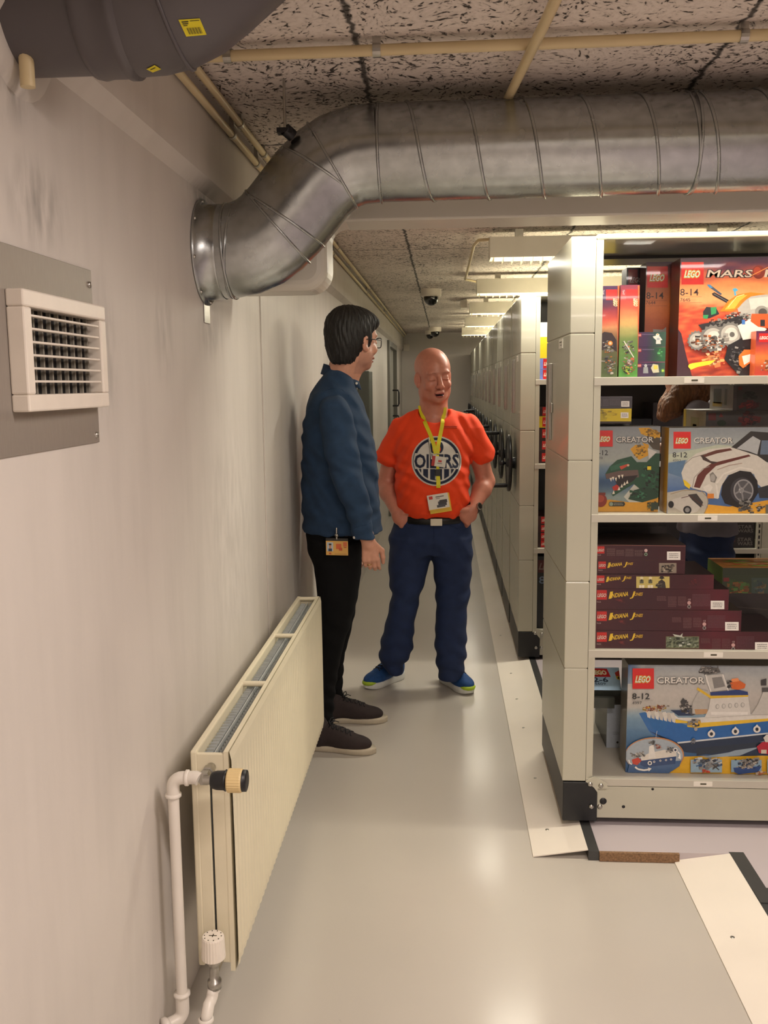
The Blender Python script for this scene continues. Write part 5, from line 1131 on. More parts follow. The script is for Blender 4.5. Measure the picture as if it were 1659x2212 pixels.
        for it in range(smooth):     # light relaxation
            acc = np.zeros_like(P); cnt = np.zeros(len(P))
            for a in range(4):
                u, v = Q[:,a], Q[:,(a+1) % 4]
                for w_ in range(3): acc[:,w_] += np.bincount(u, P[v,w_], len(P))+np.bincount(v, P[u,w_], len(P))
                cnt += np.bincount(u, None, len(P))+np.bincount(v, None, len(P))
            P = P*.45+acc/np.maximum(cnt,1)[:,None]*.55
        me = bpy.data.meshes.new(name); me.vertices.add(len(P)); me.vertices.foreach_set('co', P.astype(np.float32).ravel())
        me.loops.add(len(Q)*4); me.loops.foreach_set('vertex_index', Q.ravel().astype(np.int32)); me.polygons.add(len(Q)); me.polygons.foreach_set('loop_start', np.arange(0, len(Q)*4, 4, dtype=np.int32))
        me.update(calc_edges=True); me.polygons.foreach_set('use_smooth', np.ones(len(Q), bool)); me.materials.append(m)
        if colfn is not None:
            at_ = me.color_attributes.new('Col', 'FLOAT_COLOR', 'POINT'); C_ = np.ones((len(P),4), np.float32); C_[:,:3] = colfn(P); at_.data.foreach_set('color', C_.ravel())
        me.validate(); o = bpy.data.objects.new(name, me); COL.objects.link(o)
        if parent: o.parent = parent; o.location = -parent.location
        for k_, v_ in tg.items(): o[{'cat':'category'}.get(k_, k_)] = v_
        return o
def ax_(lo, hi, st): return np.arange(lo, hi+st, st)
def zz(*segs):
    out = []
    for lo, hi, st in segs: out.append(np.arange(lo, hi-1e-6, st))
    return np.concatenate(out+[[segs[-1][1]]])
def Rz(a): c, n = math.cos(a), math.sin(a); return np.array(((c,-n,0),(n,c,0),(0,0,1)))
def Rx(a): c, n = math.cos(a), math.sin(a); return np.array(((1,0,0),(0,c,-n),(0,n,c)))
def Ry(a): c, n = math.cos(a), math.sin(a); return np.array(((c,0,n),(0,1,0),(-n,0,c)))
def T3(px, py, Y_, r=None):
    p = at(px, py, Y_); return (p.x, p.y, p.z) if r is None else (p.x, p.y, p.z, r)

mSkin = attr_mat('skin', .42, sss=.0, bump=.06, bs=260, var=.06, vs=55)
mHairD = mat('dark_brown_hair', '#100c0a', .6, var=.35, vs=70, bump=.7, bs=190, stretch=(1,1,.18))
mDenim = mat('blue_denim', '#1a2b50', .85, var=.14, vs=22, bump=.25, bs=700)
mShirt = mat('denim_shirt', '#1d3754', .88, var=.16, vs=26, bump=.3, bs=800)
mBlackJ = mat('black_denim', '#09090b', .9, var=.2, vs=20, bump=.2, bs=600, spec=.2)
mOrange = mat('orange_jersey', '#f0430e', .8, var=.04, vs=14, bump=.15, bs=900)
mBelt = mat('black_leather', '#0e0d0e', .45, var=.1, vs=60, bump=.2, bs=300)
mShoeB = mat('blue_mesh_shoe', '#0d427c', .7, var=.18, vs=60, bump=.5, bs=900)
mSoleW = mat('white_sole', '#d8d8d2', .55, var=.05, vs=40)
mLime = mat('lime_rubber', '#a8c42c', .6, var=.05, vs=40)
mShoeBr = mat('brown_suede', '#2c2120', .85, var=.15, vs=50, bump=.4, bs=700)
mSoleC = mat('cream_rubber', '#b8ad98', .6, var=.06, vs=60)
mLace = mat('dark_lace', '#141418', .8, var=.1, vs=100)
mYel = mat('yellow_ribbon', '#dcd01c', .55, var=.05, vs=60, bump=.2, bs=900)
mCard = attr_mat('printed_badge', .35, coat=.3)
mNavy = mat('navy_print', '#16233f', .7, var=.05, vs=50)

# head built in its own frame: +y face, x to its left ear... then placed
def head(F, c, R, sk=1.0, mouth_open=0.0, jaw=1.0):
    """add skull, jaw and features around c (centre between the ears); R columns = right, face, up"""
    R = np.array(R); c = np.array(c)
    def W(x, y, z): return c+R@np.array((x,y,z))*sk
    def E(x, y, z, a, b, d, k=.012, neg=False, rot=None):
        RR = R if rot is None else R@rot; F.ell(W(x,y,z), (a*sk,b*sk,d*sk), k, neg, RR)
    E(0,-.022,.045,.077,.093,.082,.02); E(0,.030,.035,.068,.066,.075,.02)           # cranium, forehead
    E(0,.032,-.030,.060,.060,.070,.02); E(0,.050,-.083,.038*jaw,.040,.030,.022)           # mid face, jaw/chin
    E(0,.072,-.096,.018,.016,.014,.014); E(-.048*jaw**.6,.012,-.060,.016*jaw,.034,.030*jaw,.03); E(.048*jaw**.6,.012,-.060,.016*jaw,.034,.030*jaw,.03)
    E(0,.084,.026,.052,.014,.010,.014)                                                  # brow ridge
    for sx in (-1,1):
        E(.031*sx,.103,.005,.018,.012,.012,.014,True)                                   # eye socket
        E(.031*sx,.0815,.003,.0150,.0125,.0125,.006)                                     # eyeball under its lid
        E(.031*sx,.091,-.004,.015,.007,.0025,.003)                                      # lash line / lower lid
        E(.040*sx,.070,-.030,.020,.020,.018,.02)                                        # cheek
        # ear
        E(.0755*sx,-.004,-.008,.009,.019,.032,.006,rot=Rx(-.18)@Rz(.35*sx)); E(.083*sx,.004,-.008,.006,.009,.018,.004,True,rot=Rx(-.18)@Rz(.35*sx)); E(.074*sx,.004,-.034,.008,.010,.011,.006)
    F.cap(W(0,.092,.014), W(0,.114,-.030), .0085*sk, .0125*sk, .009)                    # nose bridge
    E(0,.112,-.033,.013,.013,.011,.006); E(-.012,.103,-.036,.009,.011,.008,.004); E(.012,.103,-.036,.009,.011,.008,.004)
    E(-.0065,.111,-.0445,.0042,.005,.003,.002,True); E(.0065,.111,-.0445,.0042,.005,.003,.002,True)
    E(0,.094,-.058,.022,.012,.010,.012)                                                 # upper lip mound
    E(0,.099,-.0645,.022,.0075,.0045,.004); E(0,.096,-.0765,.019,.0085,.0055,.004)       # lips
    if mouth_open: E(0,.104,-.0705,.017,.012,.0035*mouth_open,.002,True)
    else: E(0,.108,-.0700,.022,.010,.0012,.002,True)
    return W
def head_cols(W, R, c, sk, base, lip, extra=None):
    base, lip = np.array(lin(base)), np.array(lin(lip)); R = np.array(R); c = np.array(c)
    def fn(P):
        L_ = ((P-c)@R)/sk; C_ = np.tile(base, (len(P),1))
        d = ((L_[:,0]/.024)**2+((L_[:,2]+.070)/.0115)**2); m = (d < 1) & (L_[:,1] > .085); C_[m] = C_[m]*.25+lip*.75
        red = np.exp(-(((np.abs(L_[:,0])-.038)/.022)**2+((L_[:,2]+.030)/.022)**2))*(L_[:,1] > .04); nose = np.exp(-((L_[:,0]/.016)**2+((L_[:,2]+.032)/.016)**2))*(L_[:,1] > .09)
        ear = (np.abs(L_[:,0]) > .073)*(np.abs(L_[:,2]+.01) < .05)*(np.abs(L_[:,1]) < .04)*1.0
        q = np.clip(red*.5+nose*.5+ear*.35, 0, 1)[:,None]; C_ = C_*(1-q*.45)+C_*np.array((1.12,.68,.62))*q*.45
        if extra is not None: C_ = extra(L_, C_)
        return C_
    return fn
def lid_lines(par, W, R, sk, m, brow=None, eyesopen=False):
    q = MB()
    for sx in (-1,1):
        q.tube([W(sx*(.018+.026*t), .0945-.010*abs(t-.45)*1.2-.003*t, .001-.0045*math.sin(t*PI)) for t in [i/6 for i in range(7)]], [.0003,.0012,.0015,.0016,.0015,.0012,.0004], 6)
    return q.build('eyelashes', m, parent=par)

def hand(F, wrist, R, sc=1.0, curl=.5, spread=.06, thumb=(.55,.35), fingers=4, left=False):
    """palm along local -z, thumb towards local +y, palm facing local +x (mirror with left)"""
    R = np.array(R); w0 = np.array(wrist); mx = -1 if left else 1
    def W(x, y, z): return w0+R@np.array((x*mx,y,z))*sc
    F.cap(W(0,0,.02), W(0,0,-.02), .024*sc, .027*sc, .012, sq=(1,1))
    for y in (-.028,-.010,.010,.026): F.cap(W(0,y*.6,-.015), W(.002,y,-.085), .0145*sc, .0115*sc, .010)
    F.ell(W(.012,.020,-.045), (.014*sc,.016*sc,.030*sc), .012, R=R)
    out = []
    for i, (y, L_, r) in enumerate(((.029,.068,.0092),(.010,.077,.0095),(-.010,.071,.0090),(-.028,.055,.0080))[:fingers]):
        a = 0; p = np.array((.002,y,-.086)); pts = [(*W(*p), r*sc*1.08)]; ys = y*spread*10
        for j, f in enumerate((.44,.31,.25)):
            a += curl*(.55,.75,.55)[j]*(1+.12*i); p = p+np.array((math.sin(a),ys*.25,-math.cos(a)))*L_*f; pts.append((*W(*p), r*sc*(1-.07*(j+1))))
        F.chain(pts, .0045); out.append(pts)
    p0 = np.array((.006,.024,-.025)); p1 = p0+np.array((.018,.024,-.030)); p2 = p1+np.array((.010*thumb[0],.012*thumb[1],-.030)); p3 = p2+np.array((.008,-.002,-.024))
    F.chain([(*W(*p0), .014*sc), (*W(*p1), .0118*sc), (*W(*p2), .0100*sc), (*W(*p3), .0082*sc)], .006); return out

# =================================================================== man in the orange T-shirt
OY = 4.50
om = None
def build_orange():
    def p(px, py, dy=0.0): return np.array(T3(px, py, OY+dy))
    hc = p(936, 814, -.01); HS = 1.07
    yaw = -.22; R = Rz(PI+.0)@Rz(-yaw*-1); R = Rz(PI)@Rz(.30)@Rx(-.10)@Ry(.06)   # faces the viewer, turned a little to the right of the picture
    F = Field(ax_(.24,.98,.0032), ax_(4.20,4.74,.0032), zz((.02,.70,.009),(.70,1.02,.004),(1.02,1.36,.006),(1.36,1.80,.0028)))
    W = head(F, hc, R, HS, mouth_open=.45, jaw=1.16)
    nb = p(937,905,.03); F.cap(hc+np.array((0,.035,-.05)), nb, .066, .070, .03); F.cap(hc+np.array((.006,.0,-.085)), nb+np.array((0,-.02,.02)), .036,.050,.03)
    # trunk under the shirt
    F.loft([(1.36,.575,4.53,.10,.07),(1.30,.60,4.53,.175,.085),(1.1,.60,4.51,.15,.10),(.92,.595,4.5,.14,.10),(.80,.60,4.5,.14,.10)], .03)
    # arms
    for sh, el, wr, kn, sg in (((862,932),(833,1045),(858,1108),(878,1118),1), ((1018,925),(1049,1040),(1020,1100),(1000,1114),-1)):
        s_, e_, w_ = p(*sh,.02), p(*el,.06), p(*wr,-.07)
        F.chain([(*s_, .052),(*(s_*.5+e_*.5), .047),(*e_, .043)], .02); F.chain([(*e_, .043),(*(e_*.7+w_*.3), .045),(*w_, .029)], .02)
        k_ = p(*kn, -.09)
        d = (k_-w_); d /= np.linalg.norm(d)
        # palm and fingers slide into the front pocket, the thumb hooks outside
        tip = k_+np.array((.02*sg, .0, -.07)); F.ell((w_+k_)/2+np.array((0,-.004,-.012)), (.046,.022,.040), .016)
        for i in range(4):
            b0 = (w_*.25+k_*.75)+np.array((sg*(.020-.011*i), -.002, .004-.016*i)); F.chain([(*b0,.0135),(*(b0+np.array((.008*sg,.022,-.012))),.0125),(*(b0+np.array((.012*sg,.055,-.028))),.0105)], .007)
        t0 = w_*.35+k_*.65+np.array((0,-.012,.016)); F.chain([(*t0,.014),(*(t0+np.array((.030*sg,-.008,.004))),.0115),(*(t0+np.array((.056*sg,-.006,-.002))),.0095)], .008)
    # legs and feet under the jeans
    for px0, k0, a0, t0 in ((885,866,852,815),(975,972,966,1012)):
        h, kx, an = p(px0,1180), p(k0,1330), p(a0,1432,.02); F.chain([(*h,.07),(*kx,.045),(*an,.028)], .03)
    def extra(L_, C_):
        # stubble shadow is faint; darker line between the lips
        m = (np.abs(L_[:,0]) < .018) & (np.abs(L_[:,2]+.0705) < .0045) & (L_[:,1] > .075); C_[m] = np.array((.05,.012,.012)); return C_
    body = F.mesh('person', mSkin, colfn=head_cols(W, R, hc, HS, '#bf7c67', '#a84c48', extra), smooth=2, label='man in an orange T-shirt and blue jeans standing in the corridor, hands in his pockets', cat='person')
    lid_lines(body, W, R, HS, mat('fair_lashes','#6a4438',.7,var=.1,vs=90)); MATS['fair_lashes']
    q = MB()
    for sx in (-1,1): q.tube([W(sx*(.014+.034*t), .098-.016*t*t, .022+.005*math.sin(t*PI)) for t in [i/6 for i in range(7)]], [.001,.002,.0022,.0022,.002,.0015,.0006], 6)
    q.build('eyebrows', mat('fair_brow','#a8705c',.8,var=.1,vs=90), parent=body)
    # T-shirt
    S = Field(ax_(.24,.98,.004), ax_(4.20,4.76,.004), ax_(.80,1.46,.004))
    def sec(py, xl, xr, dy, b): a, c_ = p(xl,py), p(xr,py); return (a[2], (a[0]+c_[0])/2, OY+dy, (c_[0]-a[0])/2, b)
    S.loft([sec(1112,868,1002,-.01,.128),sec(1102,860,1010,-.015,.140),sec(1080,854,1013,-.02,.150),sec(1040,853,1014,-.02,.152),sec(1000,856,1014,-.01,.145),sec(960,850,1022,0,.128),sec(925,845,1032,.02,.105),sec(900,868,1008,.03,.080),sec(884,898,975,.04,.062)], .03, p=2.2)
    for sh, el, sg in (((870,925),(840,988),1), ((1011,920),(1041,981),-1)):
        s_, e_ = p(*sh,.02), p(*el,.045); S.cap(s_, e_, .056, .067, .03)
        d = (e_-s_)/np.linalg.norm(e_-s_); c_ = e_+d*.075; S.ell(c_+d*.03, (.11,.11,.075), .006, True, R=np.column_stack((np.cross(d,(0,1,0)), np.cross(d,np.cross(d,(0,1,0))), d)))
    S.ell(nb+np.array((0,-.06,.045)), (.078,.10,.062), .008, True)
    S.wrinkle(lambda X,Y,Z: .0040*np.sin(X*38+Z*55+3*np.sin(Z*17))*np.sin(Z*24+X*11+1.3)+.0032*np.sin((Z-X*.8)*85+np.sin(X*40)*2)*np.clip((1.04-Z)*6,0,1)+.0035*np.sin((Z+np.abs(X-.6)*1.6)*70)*np.exp(-((np.abs(X-.6)-.15)/.05)**2), (.2,4.2,.80), (1,4.8,1.46))
    sh = S.mesh('t_shirt', mOrange, parent=body, smooth=2)
    # neck rib
    # jeans
    J = Field(ax_(.22,.98,.005), ax_(4.22,4.78,.005), ax_(.035,.94,.005))
    def jl(rows, dy):
        return [(lambda a, c_: (a[2], (a[0]+c_[0])/2, OY+dd, (c_[0]-a[0])/2, b))(p(xl,py), p(xr,py)) for py, xl, xr, b, dd in rows]
    J.loft(jl([(1108,858,1013,.118,0),(1130,850,1017,.125,0),(1165,843,1019,.128,.005),(1195,848,1010,.105,.01)],0), .03, p=2.3)
    J.loft(jl([(1160,845,930,.112,.01),(1195,840,932,.110,.01),(1240,839,922,.098,.01),(1280,845,910,.088,.005),(1310,842,903,.080,0),(1340,834,896,.078,0),(1380,824,893,.078,.01),(1410,818,890,.080,.02),(1440,823,872,.076,.03),(1456,842,868,.070,.04)],0), .025, p=2.2)
    J.loft(jl([(1160,936,1018,.112,.01),(1195,934,1020,.110,.01),(1240,937,1019,.098,.01),(1280,941,1015,.088,.005),(1310,942,1010,.080,0),(1340,941,1008,.078,-.005),(1380,939,1008,.078,-.01),(1410,941,1007,.080,-.01),(1440,944,1003,.078,-.005),(1462,948,998,.074,.0)],0), .025, p=2.2)
    J.wrinkle(lambda X,Y,Z: .0055*np.sin(Z*70+X*30+2*np.sin(X*25))*np.clip(1.2-abs(Z-.16)*5,.15,1)+.005*np.sin(Z*60-X*40)*np.exp(-((Z-.50)/.09)**2)+.0045*np.sin(Z*45+np.abs(X-.6)*60)*np.exp(-((Z-.74)/.08)**2), (.2,4.2,.03), (1,4.8,.94))
    jn = J.mesh('jeans', mDenim, parent=body, smooth=2)
    bv = BVHTree.FromPolygons([v.co for v in jn.data.vertices], [tuple(q.vertices) for q in jn.data.polygons])
    def onj(px, py, off=.003):
        d = (Vector(T3(px,py,OY))-CAM).normalized(); h = bv.ray_cast(CAM, d); return (h[0]-d*off) if h[0] else Vector(T3(px,py,OY-.12))
    # stitched pocket edges
    q = MB()
    for sg, pts in ((1,[(862,1112),(868,1130),(884,1140),(902,1134)]), (-1,[(1010,1112),(1004,1132),(990,1142),(972,1136)])): q.tube([onj(a,b_,.001) for a,b_ in pts], .0022, 6)
    q.tube([onj(938,y,.001) for y in (1126,1145,1165,1185,1205)], .002, 6); q.build('pocket_seams', mDenim, parent=jn)
    # belt with plain pale buckle
    zb = p(940,1117)[2]; c0 = (p(858,1117)+p(1013,1117))/2; ring_ = []
    q = MB(); vs = []; fs = []; K = 60
    for i in range(K):
        t = 2*PI*i/K; a_, b_ = (.158*(1010-862)/151), .126
        ux = math.copysign(abs(math.cos(t))**(2/2.3), math.cos(t))*a_*1.03; uy = math.copysign(abs(math.sin(t))**(2/2.3), math.sin(t))*b_*1.03
        for (dr, dz) in ((0,-.017),(.006,-.017),(.006,.017),(0,.017)): vs.append((c0[0]+ux*(1+dr/a_), OY+uy*(1+dr/b_), zb+dz))
    for i in range(K):
        for j in range(4): fs.append((i*4+j, ((i+1)%K)*4+j, ((i+1)%K)*4+(j+1)%4, i*4+(j+1)%4))
    q.add(vs, fs, True); q.build('belt', mBelt, parent=body)
    bk = p(943,1119); q = MB(); q.box(bk[0]-.028,bk[0]+.028,OY-.146,OY-.137,bk[2]-.017,bk[2]+.017); q.build('belt_buckle', mat('cream_buckle','#cfc8b4',.4,.2,var=.04,vs=50), parent=body, bevel=.002)
    # printed round emblem on the chest
    sbv = BVHTree.FromPolygons([v.co for v in sh.data.vertices], [tuple(q.vertices) for q in sh.data.polygons])
    bbv = BVHTree.FromPolygons([v.co for v in body.data.vertices], [tuple(q.vertices) for q in body.data.polygons])
    def onS(px, py, off=.0015):
        d = (Vector(T3(px,py,OY))-CAM).normalized(); hs = [h for h in (sbv.ray_cast(CAM, d), bbv.ray_cast(CAM, d)) if h[0]]
        if not hs: return Vector(T3(px,py,OY-.05))
        h = min(hs, key=lambda h_: h_[3]); return h[0]-d*off
    cx, cy, Rr = 943, 996, 54.5; N_ = 150
    T, wt = text_tris('OILERS', .035); kx_ = 94/wt; hh = 28.5
    tris = np.array([[(a_*kx_-47, b_*hh) for a_, b_ in t] for t in T])
    us = np.linspace(-Rr, Rr, N_+1); st_ = us[1]-us[0]; uf = np.linspace(-Rr-st_/3, Rr+st_/3, 3*(N_+1)); r2c = np.hypot(*np.meshgrid(us, us, indexing='ij'))
    U, V = np.meshgrid(uf, uf, indexing='ij'); r2 = np.hypot(U, V); colr = np.zeros(U.shape+(3,)); white = np.array(lin('#cfc9c0')); navy = np.array(lin('#121c38')); org = np.array(lin('#ee4a14'))
    colr[:] = white; colr[(r2 < 51) & (r2 > 45)] = navy
    # oil drop above, pipes below the word
    drop = ((U/9)**2+((V+26)/9)**2 < 1) | ((np.abs(U) < (V+47)*.42) & (V > -47) & (V < -26)); inner = r2 < 42
    colr[inner & (((U/15)**2+((V+30)/16)**2 < 1))] = navy; colr[inner & drop] = org
    low = inner & (V > 15) & (np.abs(U) < 40); colr[low] = navy
    for x0 in (-31,-16,-1,14,29): colr[low & (np.abs(U-x0-(V-15)*.0) < 2.1) & (V < 40)] = white
    band = (np.abs(V) < 17) & (r2 < 49.5); colr[band] = white
    inside = np.zeros(U.shape, bool)
    for t in tris:
        t = t.copy(); t[:,1] = 14.2-t[:,1]; (x1,y1_),(x2,y2_),(x3,y3_) = t; den = (y2_-y3_)*(x1-x3)+(x3-x2)*(y1_-y3_)
        if abs(den) < 1e-9: continue
        a_ = ((y2_-y3_)*(U-x3)+(x3-x2)*(V-y3_))/den; b_ = ((y3_-y1_)*(U-x3)+(x1-x3)*(V-y3_))/den; inside |= (a_ >= 0) & (b_ >= 0) & (a_+b_ <= 1)
    colr[inside & (r2 < 50)] = navy
    colr = colr.reshape(N_+1,3,N_+1,3,3).mean(axis=(1,3)); r2 = r2c
    vid = {}; vs = []; cs = []; fs = []
    for i in range(N_+1):
        for j in range(N_+1):
            if r2[i,j] <= Rr: vid[(i,j)] = len(vs); vs.append(onS(cx+us[i], cy+us[j])); cs.append(colr[i,j])
    for i in range(N_):
        for j in range(N_):
            k4 = [(i,j),(i,j+1),(i+1,j+1),(i+1,j)]
            if all(q_ in vid for q_ in k4): fs.append([vid[q_] for q_ in k4])
    me = bpy.data.meshes.new('shirt_emblem'); me.from_pydata([tuple(v) for v in vs], [], fs); me.materials.append(attr_mat('emblem_print', .7)); at_ = me.color_attributes.new('Col','FLOAT_COLOR','POINT'); at_.data.foreach_set('color', np.c_[np.array(cs), np.ones(len(cs))].astype(np.float32).ravel()); me.polygons.foreach_set('use_smooth', [True]*len(fs))
    o = bpy.data.objects.new('shirt_emblem', me); COL.objects.link(o); o.parent = sh; tag(o, 'round white and navy team emblem')
    # small dark print stripe by the collar
    q = MB()
    for (a_, b_) in (((958,921),(987,922)),((958,924),(987,925))): q.tube([onS(a_[0]+(b_[0]-a_[0])*t/8, a_[1], .001) for t in range(9)], .0012, 5)
    q.build('chest_stripe', mat('dark_red_print','#7c1c10',.7,var=.05,vs=50), parent=sh)
    # lanyard
    def ribbon(pts, w_, nm, m, off=.004, par=body):
        P_ = [onS(*q_, off) for q_ in pts]; vs = []; fs = []
        for i, c_ in enumerate(P_):
            t = (P_[min(i+1,len(P_)-1)]-P_[max(i-1,0)]).normalized(); n = (CAM-c_).normalized(); s_ = t.cross(n).normalized()*w_/2
            vs += [c_-s_, c_+s_, c_+s_-n*.0012, c_-s_-n*.0012]
        for i in range(len(P_)-1):
            for j in range(4): fs.append((i*4+j, i*4+(j+1)%4, (i+1)*4+(j+1)%4, (i+1)*4+j))
        q = MB(); q.add(vs, fs, False); return q.build(nm, m, parent=par)
    nk = [Vector(T3(961,866,OY+.01)), Vector(T3(964,880,OY-.055))]
    def rib2(lst, pts, w_, nm, m):
        dn = [(a_[0]+(b_[0]-a_[0])*t/4, a_[1]+(b_[1]-a_[1])*t/4) for a_, b_ in zip(pts[:-1], pts[1:]) for t in range(4)]+[pts[-1]]
        P_ = lst+[onS(*q_, .0065) for q_ in dn]; vs = []; fs = []
        for i, c_ in enumerate(P_):
            t = (P_[min(i+1,len(P_)-1)]-P_[max(i-1,0)]).normalized(); n = (CAM-c_).normalized(); s_ = t.cross(n).normalized()*w_/2
            vs += [c_-s_, c_+s_, c_+s_-n*.0012, c_-s_-n*.0012]
        for i in range(len(P_)-1):
            for j in range(4): fs.append((i*4+j, i*4+(j+1)%4, (i+1)*4+(j+1)%4, (i+1)*4+j))
        q = MB(); q.add(vs, fs, False); return q.build(nm, m, parent=body)
    rib2([], [(961,880),(960,892),(957,905),(955,920),(951,940),(947,960),(945,980)], .018, 'lanyard', mYel)
    rib2([], [(907,876),(909,888),(914,902),(921,920),(930,940),(937,960),(941,980)], .018, 'lanyard', mYel)
    rib2([], [(945,982),(945,1000),(946,1015)], .014, 'lanyard', mYel); rib2([], [(946,1028),(947,1040),(947,1054)], .019, 'lanyard', mYel)
    q = MB(); a_ = onS(946,1021,.008); q.box(a_.x-.013,a_.x+.013,a_.y-.004,a_.y+.004,a_.z-.016,a_.z+.016); q.build('lanyard_buckle', mBlack, parent=body, bevel=.002)
    def card(c_, w_, h_, rot, base, art, nm, lab):
        vs = []; fs = []; cs = []; u = Vector((math.cos(rot),0,-math.sin(rot))); v = Vector((math.sin(rot),-.05,math.cos(rot))).normalized(); n = u.cross(v)*-1
        if n.dot(CAM-c_) < 0: n = -n
        def quad(a0,a1,b0,b1,col,lay):
            k0 = len(vs); vs.extend([c_+u*x_*w_+v*y_*h_+n*(.0005+.0004*lay) for x_, y_ in ((a0,b0),(a1,b0),(a1,b1),(a0,b1))]); fs.append([k0,k0+1,k0+2,k0+3]); cs.extend([lin(col)]*4)
        quad(-.5,.5,-.5,.5,base,0)
        k0 = len(vs); vs.extend([c_+u*x_*w_+v*y_*h_-n*.0015 for x_, y_ in ((-.5,-.5),(.5,-.5),(.5,.5),(-.5,.5))]); fs.append([k0+3,k0+2,k0+1,k0]); cs.extend([lin(base)]*4)
        for i in range(4): fs.append([i, (i+1)%4, k0+(i+1)%4, k0+i]); 
        cs_v = None
        for k_, (a0,a1,b0,b1,col) in enumerate(art): quad(a0,a1,b0,b1,col,k_*.3+1)
        me = bpy.data.meshes.new(nm); me.from_pydata([tuple(x) for x in vs], [], fs); me.materials.append(mCard); A_ = me.color_attributes.new('Col','FLOAT_COLOR','POINT'); A_.data.foreach_set('color', [y for c3 in cs for y in (*c3, 1.0)])
        o = bpy.data.objects.new(nm, me); COL.objects.link(o); tag(o, lab); return o
    c_ = onS(948,997,.014); o = card(c_, .066, .048, .14, '#d8d2c6', [(-.5,-.28,-.5,.5,'#b02018'),(-.05,.2,-.05,.15,'#c03028'),(-.1,.25,-.2,-.14,'#6c6a66')], 'name_card', 'small white name card with red edge'); o.parent = body
    c_ = onS(948,1085,.016); o = card(c_+Vector((.004,.004,-.006)), .102, .088, -.16, '#e0b81c', [], 'badge_holder', 'yellow badge backing'); o.parent = body
    c_ = onS(947,1084,.022); o = card(c_, .098, .074, -.16, '#dcd6ca', [(-.5,.5,.1,.28,'#dcd6ca'),(-.42,-.24,.22,.42,'#c02820'),(-.1,.3,.3,.36,'#55534f'),(-.1,.1,.2,.24,'#77746e'),(-.02,.38,-.28,.02,'#2c3038'),(-.1,.3,-.36,-.2,'#3c4048'),(.05,.42,-.1,.1,'#23262c'),(-.5,.5,-.5,-.44,'#e0b020')], 'badge', 'white visitor badge with a dark brick picture'); o.parent = body
    # pen clipped to the lanyard
    a_, b_ = onS(926,945,.008), onS(932,992,.008); q = MB(); q.tube([a_, a_*.5+b_*.5, b_], .0035, 8); q.build('pen', mSteel, parent=body)
    # watch
    w_ = p(1018,1104,-.07); e_ = p(1048,1042,.06); d = (w_-e_)/np.linalg.norm(w_-e_); c1 = w_-d*.02; q = MB()
    t_ = Vector(d); u = t_.cross(Vector((0,0,1))).normalized(); v = t_.cross(u)
    for off in (-.007,.007): pass
    q.lathe(Vector(c1)-t_*.012, t_, [(0,.0325),(.001,.036),(.023,.035),(.024,.0315)], 28); q.build('watch_strap', mBelt, parent=body)
    cc = Vector(c1)+Vector((.030,-.020,.012)); q = MB(); nrm = Vector((.75,-.6,.25)).normalized(); q.lathe(cc, nrm, [(-.006,.017),(.003,.0185),(.006,.0175),(.0065,.0)], 8, False); q.build('watch_case', mSteel, parent=body)
    q = MB(); q.lathe(cc+nrm*.0067, nrm, [(0,.0145),(.001,.014),(.0012,0)], 8, False); q.build('watch_glass', mat('black_glass','#050506',.08,coat=.5,var=.03,vs=9), parent=body)
    # running shoes
    for (heel, toe, sg) in (((860,1466),(800,1487),-1), ((955,1468),(1018,1502),1)):
        h = np.array(at(heel[0],heel[1],4).to_tuple()); d0 = Vector(at(heel[0],heel[1],4))-CAM; t0 = (0.0-CAM.z)/d0.z; h = CAM+d0*t0
        d1 = Vector(at(toe[0],toe[1],4))-CAM; t1 = (0.0-CAM.z)/d1.z; tt = CAM+d1*t1
        shoe(body, h, tt, .285, mShoeB, mSoleW, mLace, 'running_shoe', toe_cap=mLime)
    return body

